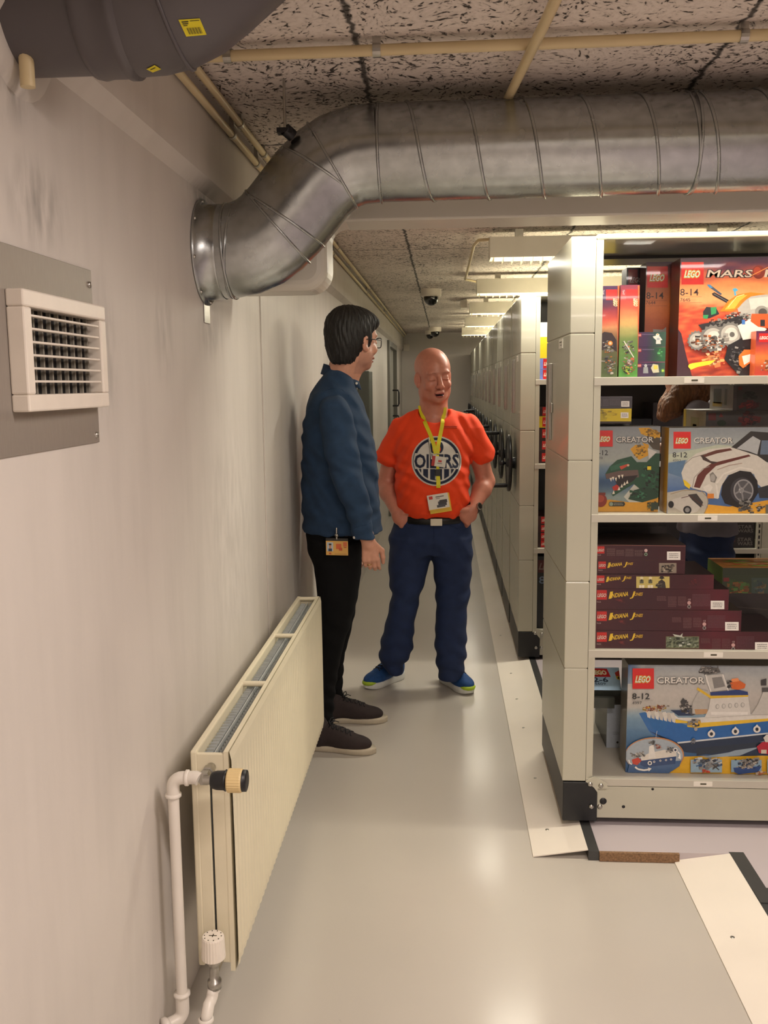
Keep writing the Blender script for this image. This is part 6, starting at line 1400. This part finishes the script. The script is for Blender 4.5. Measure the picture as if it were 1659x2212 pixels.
def shoe(par, heel, toe, L_, mu, ms, ml, nm, toe_cap=None, low=False):
    """upper, sole and laces along heel -> toe on the floor"""
    heel, toe = Vector(heel), Vector(toe); d = (toe-heel); d.z = 0; d.normalize(); mid = (heel+toe)/2; mid.z = 0; a = mid-d*L_/2
    R = np.column_stack(((d.y,-d.x,0),(d.x,d.y,0),(0,0,1)))
    def W(x, y, z): return np.array(a)+R@np.array((x,y,z))
    c = np.array(mid); F = Field(ax_(c[0]-.19,c[0]+.19,.004), ax_(c[1]-.19,c[1]+.19,.004), ax_(.012,.15,.004))
    st = .034 if not low else .026; hgt = .105 if not low else .092
    F.ell(W(0,.055,st+.035), (.038,.055,.060), .02, R=R); F.ell(W(0,.20,st+.012), (.047,.085,.036), .02, R=R); F.ell(W(0,.13,st+.028), (.041,.08,.046), .02, R=R)
    F.cap(W(0,.06,st+.02), W(0,.052,st+.085), .042, .038, .015); F.cap(W(0,.10,st+.055), W(0,.19,st+.022), .030, .028, .02)
    F.ell(W(0,.05,.17), (.06,.06,.022), .004, True, R=R); F.cap(W(-.1,.15,-.01), W(.1,.15,-.01), .03, .03, .005, neg=False) if False else None
    sl, G = F.sub((c[0]-.2,c[1]-.2,0), (c[0]+.2,c[1]+.2,.2), 0); F.F[sl] = np.maximum(F.F[sl], (st-.008)-G[2])
    up_ = F.mesh(nm, mu, parent=par, smooth=2)
    # sole: outline extruded, softly raised at the toe
    out = []
    for i in range(44):
        t = 2*PI*i/44; y = .5+.5*math.sin(t); s_ = math.cos(t)
        wv = np.interp(y, [0,.08,.2,.42,.68,.85,.95,1], [.018,.032,.037,.034,.047,.042,.026,.004]); wv = wv*min(1, abs(s_)*3) if abs(s_) < .33 else wv
        out.append((math.copysign(wv, s_) if abs(s_) > 1e-6 else 0, .003+y*(L_-.004)))
    vs = []; K = len(out)
    for zz_, sc_ in ((.001,.93),(.004,1.0),(st-.008,1.03),(st,.99)):
        for x, y in out:
            lift = .010*max(0,(y/L_-.78)/.22)**2 if toe_cap else 0
            vs.append(tuple(W(x*sc_, (y-L_/2)*(.985+.015*sc_)+L_/2, zz_+lift+(.0 if not toe_cap else .010*(zz_ > st/2)*max(0, 1-y/L_*1.6)))))
    fs = [tuple(range(K-1,-1,-1)), tuple(range(3*K,4*K))]+[(r*K+i, r*K+(i+1)%K, (r+1)*K+(i+1)%K, (r+1)*K+i) for r in range(3) for i in range(K)]
    q = MB(); q.add(vs, fs, True); q.build('sole', ms, parent=up_)
    if toe_cap:
        q = MB(); q.tube([W(x, y, st-.008+.009) for x, y in [(-.036,.245),(-.028,.262),(-.015,.275),(0,.2805),(.015,.275),(.028,.262),(.036,.245)]], [.004,.010,.012,.012,.012,.010,.004], 8); q.build('toe_bumper', toe_cap, parent=up_)
    bv_ = BVHTree.FromPolygons([v.co for v in up_.data.vertices], [tuple(p_.vertices) for p_ in up_.data.polygons])
    def top(x, y):
        w_ = W(x,y,.16); h = bv_.ray_cast(Vector(w_), Vector((0,0,-1))); return (h[0]+Vector((0,0,.0015))) if h[0] else Vector(W(x,y,st+.05))
    q = MB()
    for k in range(5):
        y = .105+k*.020; s_ = 1 if k % 2 else -1
        q.tube([top(-.022*s_, y), top(-.008*s_, y+.004), top(.008*s_, y+.010), top(.022*s_, y+.015)], .0024, 6)
        q.tube([top(.022*s_, y), top(0, y+.006), top(-.022*s_, y+.015)], .0024, 6)
    b0 = top(0,.100)
    for s_ in (-1,1):
        q.tube([b0, b0+Vector(R@np.array((.016*s_,.004,.016))), b0+Vector(R@np.array((.034*s_,.012,.014))), b0+Vector(R@np.array((.030*s_,.016,.004))), b0+Vector(R@np.array((.010*s_,.008,.002)))], .0022, 6)
        q.tube([b0, b0+Vector(R@np.array((.020*s_,.022,.004))), b0+Vector(R@np.array((.034*s_,.034,-.006)))], .002, 6)
    q.build('laces', ml, parent=up_)
    return up_
om = build_orange()

# =================================================================== man in the denim shirt, leaning by the wall
def build_blue():
    BY = 3.95
    def p(px, py, Y_=BY): return np.array(T3(px, py, Y_))
    hc = p(763, 737, 3.93); sk = 1.05
    R = Rz(math.radians(-42))@Rx(-.04)
    F = Field(ax_(-.02,.56,.0034), ax_(3.64,4.30,.0034), zz((.03,.66,.010),(.66,1.06,.0034),(1.06,1.46,.008),(1.46,1.92,.0030)))
    W = head(F, hc, R, sk)
    nb = p(733, 835); F.cap(hc+R@np.array((0,-.035,-.04)), nb, .058, .066, .03); F.cap(hc+R@np.array((0,.02,-.085)), nb+np.array((.03,.01,.02)), .035, .045, .03)
    F.loft([(1.50,.20,BY,.06,.10),(1.42,.20,BY,.09,.17),(1.2,.20,BY,.11,.155),(1.0,.20,BY,.10,.14),(.90,.20,BY,.10,.15)], .03)
    NY = 3.765
    sh, el, wr = p(722,880,NY), p(752,1030,NY-.01), p(791,1160,NY-.01)
    F.chain([(*(sh+np.array((0,.015,-.02))),.040),(*el,.040),(*wr,.028)], .02)
    Rh = np.array(((0,1,0),(-1,0,0),(0,0,1))).astype(float)@np.eye(3)
    Rh = Ry(-.10)@Rh
    fg = hand(F, wr+np.array((.010,0,-.012)), Rh, .98, curl=.62, left=True, thumb=(.3,.1))
    fsh, fel, fwr = p(735,880,4.135), p(745,1030,4.14), p(770,1150,4.12)
    F.chain([(*fsh,.040),(*fel,.040),(*fwr,.028)], .02); hand(F, fwr+np.array((0,0,-.012)), Rh, .98, curl=.6)
    for rows in (((728,1200,3.87,.055),(712,1390,3.82,.034),(700,1575,3.79,.026)), ((735,1200,4.04,.055),(721,1390,4.065,.032),(720,1520,4.08,.026))):
        F.chain([(*p(a,b,y), r) for a,b,y,r in rows], .03)
    def extra(L_, C_):
        m = (L_[:,2] < -.045) & (L_[:,1] > -.02) & (L_[:,2] > -.13); C_[m] = C_[m]*np.array((.80,.80,.84)); return C_
    body = F.mesh('person', mSkin, colfn=head_cols(W, R, hc, sk, '#c48f78', '#a05a50', extra), smooth=2, label='tall dark-haired man in a blue denim shirt and black trousers, standing against the left wall', cat='person')
    # hair
    H = Field(ax_(hc[0]-.14,hc[0]+.14,.003), ax_(hc[1]-.14,hc[1]+.14,.003), ax_(hc[2]-.12,hc[2]+.18,.003))
    def E(x, y, z, a, b, d, k=.015, neg=False, rot=None): H.ell(W(x,y,z), (a*sk,b*sk,d*sk), k, neg, R if rot is None else R@rot)
    E(0,-.025,.048,.088,.104,.092); E(0,-.045,-.005,.080,.078,.085,.02); E(0,.022,.074,.078,.076,.058,.02); E(.01,.064,.078,.060,.036,.026,.02); E(0,-.060,-.060,.058,.046,.046,.02)
    E(.070,.018,.008,.012,.014,.034,.010); E(-.070,.018,.008,.012,.014,.034,.010)
    E(0,.155,.0,.15,.115,.066,.006,True); E(0,.125,-.10,.16,.10,.10,.008,True); E(0,-.02,-.135,.10,.12,.045,.008,True)
    for sx in (-1,1): E(.088*sx,.004,-.020,.026,.022,.026,.004,True)
    c0 = hc.copy()
    def strands(X,Y,Z):
        L0 = (X-c0[0])*R[0,0]+(Y-c0[1])*R[1,0]; L1 = (X-c0[0])*R[0,1]+(Y-c0[1])*R[1,1]; L2 = Z-c0[2]
        an = np.arctan2(L1+.02, L0); return .0014*np.sin(an*37+np.sin(L2*40)*2.2+L2*22)+.0012*np.sin(an*83+L2*35+np.sin(an*9)*3)+.0012*np.sin(L2*90+an*17)
    H.wrinkle(strands, (hc[0]-.2,hc[1]-.2,hc[2]-.2), (hc[0]+.2,hc[1]+.2,hc[2]+.2))
    H.mesh('hair', mHairD, parent=body, smooth=1)
    q = MB()
    for sx in (-1,1): q.tube([W(sx*(.012+.036*t), .100-.018*t*t, .024+.006*math.sin(t*PI)) for t in [i/6 for i in range(7)]], [.0015,.003,.0034,.0034,.003,.002,.0006], 6)
    q.build('eyebrows', mHairD, parent=body)
    # glasses
    gl = MB()
    for sx in (-1,1): gl.tube([W(sx*(.034+.0245*math.copysign(abs(math.cos(t))**.75, math.cos(t))), .112-.012*abs(math.cos(t)*(1 if math.cos(t) > 0 else 0)), -.002+.0195*math.copysign(abs(math.sin(t))**.75, math.sin(t))) for t in [2*PI*i/24 for i in range(24)]], .0021, 6, closed=True)
    gl.tube([W(-.010,.114,.004), W(0,.117,.006), W(.010,.114,.004)], .002, 6)
    for sx in (-1,1): gl.tube([W(sx*.0585,.100,.006), W(sx*.074,.080,.006), W(sx*.083,.02,.006), W(sx*.084,-.008,.004), W(sx*.082,-.022,-.014)], .0022, 6)
    gl.build('glasses', mBlack, parent=body)
    # shirt
    S = Field(ax_(-.03,.56,.0042), ax_(3.62,4.30,.0042), ax_(.85,1.62,.0042))
    def sec(py, xl, xr, b): a, c_ = p(xl,py), p(xr,py); return (a[2], (a[0]+c_[0])/2, BY, (c_[0]-a[0])/2, b)
    S.loft([sec(1146,656,824,.170),sec(1130,655,825,.178),sec(1080,653,818,.178),sec(1000,653,815,.175),sec(930,655,803,.182),sec(885,661,787,.185),sec(850,672,775,.165),sec(828,686,768,.125),sec(806,700,764,.085),sec(796,705,760,.070)], .03, yaw=.06, p=2.3)
    S.chain([(*p(724,888,NY-.005),.064),(*p(733,950,NY),.070),(*p(752,1035,NY-.035),.062),(*p(776,1110,NY-.03),.050),(*p(787,1162,NY-.015),.044)], .010)
    S.chain([(*p(738,884,4.125),.066),(*p(742,1035,4.14),.060),(*p(764,1140,4.12),.044)], .02)
    # cut the cuffs square and the neck opening
    for w_, e_ in ((wr, el), (fwr, fel)):
        d = (w_-e_)/np.linalg.norm(w_-e_); c_ = w_+d*.045; n1 = np.cross(d,(0,1,0)); n1 /= np.linalg.norm(n1); S.ell(c_, (.07,.07,.042), .004, True, R=np.column_stack((n1, np.cross(d,n1), d)))
    S.ell(hc+R@np.array((0,.0,-.06))+np.array((.012,0,-.012)), (.075,.075,.055), .006, True)
    # curved hem, longer in front
    S.wrinkle(lambda X,Y,Z: np.where(Z < .925, np.maximum(0, (.905-.03*np.cos((X-.2)*14)*np.where(X > .3,-1,1)*.3-Z))*3, 0), (-.1,3.6,.85), (.6,4.4,.925))
    S.wrinkle(lambda X,Y,Z: .0042*np.sin(Z*62+X*45+2.5*np.sin(X*22+Z*9))*np.sin(X*21-Z*16)+.004*np.sin((Z*1.0+X*.9)*75+np.sin(Z*31)*2)*np.exp(-((Z-1.13)/.10)**2)*(Y < 3.9)+.0035*np.sin(Z*88-X*30)*np.exp(-((Z-.95)/.07)**2)+.0022*np.sin(Z*36+Y*50), (-.1,3.6,.85), (.6,4.4,1.62))
    sh_ = S.mesh('denim_shirt', mShirt, parent=body, smooth=2)
    bv = BVHTree.FromPolygons([v.co for v in sh_.data.vertices], [tuple(q_.vertices) for q_ in sh_.data.polygons])
    def on(px, py, off=.003, Y_=NY):
        d = (Vector(T3(px,py,Y_))-CAM).normalized(); h = bv.ray_cast(CAM, d); return (h[0]-d*off) if h[0] else Vector(T3(px,py,Y_))
    # collar: folded band round the neck, high at the back, low at the front
    CC = Vector(p(735,806)); K = 40; vs = []; fs = []; cv = Vector((.02,0,.0))
    for i in range(K):
        t = 2*PI*i/K; ux, uy = math.cos(t), math.sin(t); fr_ = max(0, ux)
        hgt = .014-.024*ux; top = Vector((CC.x+ux*.070, CC.y+uy*.066, CC.z+hgt)); low = Vector((CC.x+ux*.084+.006*fr_, CC.y+uy*.086, CC.z+hgt-.040-.020*fr_**3)); inn = top+Vector((-ux*.006,-uy*.006,-.0)); li = Vector((CC.x+ux*.072, CC.y+uy*.068, CC.z+hgt-.036))
        vs += [inn, top+Vector((0,0,.003)), low, low+Vector((-ux*.005,-uy*.005,-.001)), li]
    for i in range(K):
        for j in range(5): fs.append((i*5+j, ((i+1)%K)*5+j, ((i+1)%K)*5+(j+1)%5, i*5+(j+1)%5))
    q = MB(); q.add(vs, fs, True); q.build('collar', mShirt, parent=sh_)
    bt = Vector((CC.x+.074, CC.y-.058, CC.z-.044)); q = MB(); q.lathe(bt, (.5,-.85,.1), [(0,.0055),(.002,.005),(.0025,0)], 12); q.build('button', mat('pearl_button','#c8c4bc',.25,var=.05,vs=60), parent=sh_)
    b2 = on(765,1161,.002); q = MB(); q.lathe(b2, (.1,-1,0), [(0,.0055),(.002,.005),(.0025,0)], 12); q.build('button', MATS['pearl_button'], parent=sh_)
    # seams: shoulder yoke, sleeve head, cuff
    q = MB(); q.tube([on(a,b_,.0012) for a,b_ in ((694,852),(706,842),(722,838),(740,842),(754,856))], .0016, 5); q.build('seam', mShirt, parent=sh_)
    q = MB(); q.tube([on(a,b_,.0012) for a,b_ in ((765,1140),(775,1137),(788,1134),(800,1130))], .0018, 5); q.build('seam', mShirt, parent=sh_)
    # trousers
    J = Field(ax_(-.02,.54,.005), ax_(3.66,4.24,.005), ax_(.055,.97,.005))
    def rows(L_): return [(lambda a, c_: (a[2], (a[0]+c_[0])/2, Yc, (c_[0]-a[0])/2, b))(p(xl,py,Yc), p(xr,py,Yc)) for py, xl, xr, b, Yc in L_]
    J.loft(rows([(1120,664,786,.145,BY),(1150,662,784,.150,BY),(1180,666,782,.152,BY),(1205,675,780,.140,BY)]), .03, p=2.4)
    J.loft(rows([(1170,672,778,.086,3.87),(1240,681,780,.088,3.86),(1290,686,772,.082,3.84),(1340,686,760,.074,3.83),(1390,684,743,.066,3.82),(1450,682,730,.058,3.81),(1500,681,723,.054,3.80),(1560,681,719,.052,3.79),(1588,682,718,.050,3.79)]), .03, p=2.1)
    J.loft(rows([(1170,690,780,.086,4.03),(1240,692,779,.088,4.04),(1300,694,771,.08,4.05),(1360,696,759,.07,4.06),(1420,698,743,.06,4.07),(1480,699,739,.054,4.08),(1532,701,742,.052,4.08)]), .03, p=2.1)
    J.wrinkle(lambda X,Y,Z: .004*np.sin(Z*95+X*40+2*np.sin(Y*30))*np.exp(-((Z-.20)/.12)**2)+.003*np.sin(Z*60+X*50)*np.exp(-((Z-.52)/.08)**2)+.0025*np.sin(Z*50-X*70)*np.exp(-((Z-.80)/.08)**2), (-.1,3.6,.05), (.6,4.4,.97))
    J.mesh('black_trousers', mBlackJ, parent=body, smooth=2)
    # ring
    f = fg[2]; a_, b_ = Vector(f[0][:3]), Vector(f[1][:3]); q = MB(); q.lathe(a_*.45+b_*.55, (b_-a_), [(0,.0098),(.0004,.0108),(.0042,.0108),(.0046,.0098)], 18); q.build('ring', mat('gold_ring','#d8b878',.25,1.0,var=.04,vs=90), parent=body)
    # hip badge on its clip
    hb = empty('id_badge', (0,0,0)); hb.parent = body
    c_ = Vector(p(728,1184,3.765)); u = Vector((1,0,-.02)).normalized(); v = Vector((0,0,1)); n = Vector((0,-1,0)); vs = []; fs = []; cs = []
    def quad(a0,a1,b0,b1,col,lay):
        k0 = len(vs); vs.extend([c_+u*x_+v*z_+n*(.0004*lay) for x_, z_ in ((a0,b0),(a1,b0),(a1,b1),(a0,b1))]); fs.append([k0,k0+1,k0+2,k0+3]); cs.extend([lin(col)]*4)
    quad(-.046,.046,-.030,.030,'#d0a050',1); quad(-.046,.046,.030,.041,'#14110f',1); quad(-.042,-.016,-.014,.024,'#aeb8c0',2); quad(-.036,-.021,-.014,-.002,'#20304c',3); quad(-.033,-.024,-.002,.014,'#b88468',3); quad(-.034,-.023,.012,.019,'#2c2018',4); quad(-.004,.018,-.004,.018,'#c85c30',2); quad(.008,.022,-.010,.002,'#b8502c',4); quad(.026,.042,.008,.026,'#c8683c',2); quad(.028,.040,.002,.006,'#a8542c',4); quad(-.034,-.024,-.027,-.019,'#b85c30',2); quad(-.01,.04,-.026,-.024,'#8c6c3c',2)
    k0 = len(vs); vs.extend([c_+u*x_+v*z_+Vector((0,.003,0)) for x_, z_ in ((-.046,-.030),(.046,-.030),(.046,.041),(-.046,.041))]); fs.append([k0+3,k0+2,k0+1,k0]); cs.extend([lin('#2a241c')]*4); cs2 = cs
    me = bpy.data.meshes.new('card'); me.from_pydata([tuple(x) for x in vs], [], fs); me.materials.append(mCard); A_ = me.color_attributes.new('Col','FLOAT_COLOR','POINT'); A_.data.foreach_set('color', [y for c3 in cs for y in (*c3, 1.0)])
    o = bpy.data.objects.new('card', me); COL.objects.link(o); o.parent = hb; tag(o, 'orange identity card with a small portrait')
    q = MB(); q.tube([c_+Vector((0,-.003,.038)), c_+Vector((0,-.006,.055)), c_+Vector((0,.0,.085))], .004, 8); q.lathe(c_+Vector((0,-.004,.055)), (0,-1,0), [(0,.008),(.005,.007),(.006,0)], 12); q.build('clip', mSteel, parent=hb)
    fl = lambda px, py: CAM+(Vector(at(px,py,4))-CAM)*((0-CAM.z)/(Vector(at(px,py,4))-CAM).z)
    shoe(body, fl(676,1616), fl(800,1626), .305, mShoeBr, mSoleC, mLace, 'suede_shoe', low=True)
    shoe(body, fl(708,1558), fl(824,1558), .305, mShoeBr, mSoleC, mLace, 'suede_shoe', low=True)
    return body
build_blue()

# =================================================================== woman in the aisle behind the shelves
def build_woman():
    Y0_ = 4.32; cx = .0
    def p(px, py, dy=0.0): return np.array(T3(px, py, Y0_+dy))
    hc = p(1490, 832); R = Rz(PI/2-.15)@Rx(-.55); sk = .98          # faces the left of the picture, head bowed
    F = Field(ax_(1.45,2.10,.005), ax_(4.04,4.62,.005), zz((.06,1.2,.010),(1.2,1.66,.005)))
    W = head(F, hc, R, sk)
    ch = p(1512, 905); F.cap(hc+np.array((.02,0,-.04)), ch, .048, .058, .03)
    F.loft([(1.40,ch[0]+.03,Y0_,.06,.12),(1.25,ch[0]+.04,Y0_,.08,.14),(1.0,ch[0]+.05,Y0_,.08,.13),(.95,ch[0]+.05,Y0_,.07,.12)], .03)
    for dy in (-.16,.16):
        F.chain([(*p(1510,905,dy),.042),(*p(1530,990,dy*1.1),.036),(1.63,Y0_+dy,1.24,.026)], .02); hand(F, (1.62,Y0_+dy,1.24), Ry(1.45)@Rz(0), .88, curl=.4)
    for dy in (-.08,.08): F.chain([(*p(1520,1110,dy)*np.array((1,1,1)),.05),(1.845,Y0_+dy,.50,.04),(1.85,Y0_+dy,.12,.036)], .03)
    body = F.mesh('person', mSkin, colfn=head_cols(W, R, hc, sk, '#c99a84', '#a85c54'), smooth=2, label='long-haired person in a grey hooded top seen through the shelves behind the boxes', cat='person')
    H = Field(ax_(hc[0]-.22,hc[0]+.20,.0045), ax_(hc[1]-.20,hc[1]+.20,.0045), ax_(hc[2]-.30,hc[2]+.17,.0045))
    def E(x, y, z, a, b, d, k=.015, neg=False): H.ell(W(x,y,z), (a*sk,b*sk,d*sk), k, neg, R)
    E(0,-.025,.045,.092,.106,.095); E(0,-.05,-.01,.09,.08,.09,.02)
    for sx in (-1,1):
        a0 = W(.075*sx,-.01,.05); H.chain([(*a0,.040),(*(a0+np.array((-.02,.012*sx,-.08))),.050),(*(a0+np.array((-.06,.012*sx,-.14))),.046),(*(a0+np.array((-.095,.0,-.185))),.026)], .03)
        H.chain([(*W(.05*sx,-.07,.0),.05),(*(hc+np.array((.035,.04*sx,-.065))),.035)], .03)
    H.wrinkle(lambda X,Y,Z: .0016*np.sin((X*1.3+Y*1.6+Z*.5)*210+np.sin(Z*24)*1.8)+.0016*np.sin((X-Y+Z*.4)*330+Z*30), (hc[0]-.3,hc[1]-.3,hc[2]-.35), (hc[0]+.3,hc[1]+.3,hc[2]+.2))
    H.mesh('hair', mat('brown_hair','#7a5030',.6,var=.5,vs=90,bump=.9,bs=260,stretch=(1,1,.12)), parent=body, smooth=1)
    S = Field(ax_(1.48,2.14,.006), ax_(4.02,4.62,.006), ax_(.80,1.47,.006))
    x = ch[0]
    S.loft([(.84,x+.05,Y0_,.125,.175),(.95,x+.05,Y0_,.12,.17),(1.15,x+.045,Y0_,.115,.165),(1.28,x+.03,Y0_,.105,.17),(1.36,x+.02,Y0_,.085,.15),(1.42,x+.01,Y0_,.06,.085)], .03)
    for dy in (-.165,.165): S.chain([(*p(1510,896,dy),.066),(*p(1530,990,dy*1.1),.056),(1.66,Y0_+dy,1.235,.040)], .025)
    S.chain([(x+.07,Y0_-.06,1.40,.04),(x+.09,Y0_,1.385,.05),(x+.07,Y0_+.06,1.40,.04)], .03)
    S.wrinkle(lambda X,Y,Z: .004*np.sin(Z*60+X*40)*np.sin(X*26+Y*18), (1.4,4,.8), (2.2,4.7,1.5))
    S.mesh('hooded_top', mat('grey_fleece','#6c6872',.9,var=.08,vs=20,bump=.2,bs=700), parent=body, smooth=2)
    J = Field(ax_(1.55,2.10,.007), ax_(4.06,4.58,.007), ax_(.045,.90,.007)); J.loft([(.72,1.86,Y0_,.11,.165),(.86,1.86,Y0_,.115,.165)], .03)
    for dy in (-.085,.085): J.loft([(.06,1.85,Y0_+dy,.05,.05),(.30,1.85,Y0_+dy,.058,.055),(.50,1.845,Y0_+dy,.068,.062),(.76,1.86,Y0_+dy,.095,.080)], .03, p=2.1)
    J.wrinkle(lambda X,Y,Z: .004*np.sin(Z*70+X*40), (1.5,4,.04), (2.2,4.7,.9)); J.mesh('jeans', mDenim, parent=body, smooth=2)
    for dy in (-.085,.085): shoe(body, (1.93,Y0_+dy,0), (1.67,Y0_+dy,0), .25, mBelt, mSoleC, mLace, 'shoe', low=True)
    for c in body.children:
        if c.name.startswith('shoe'): c.location.z += .03
    return body
build_woman()
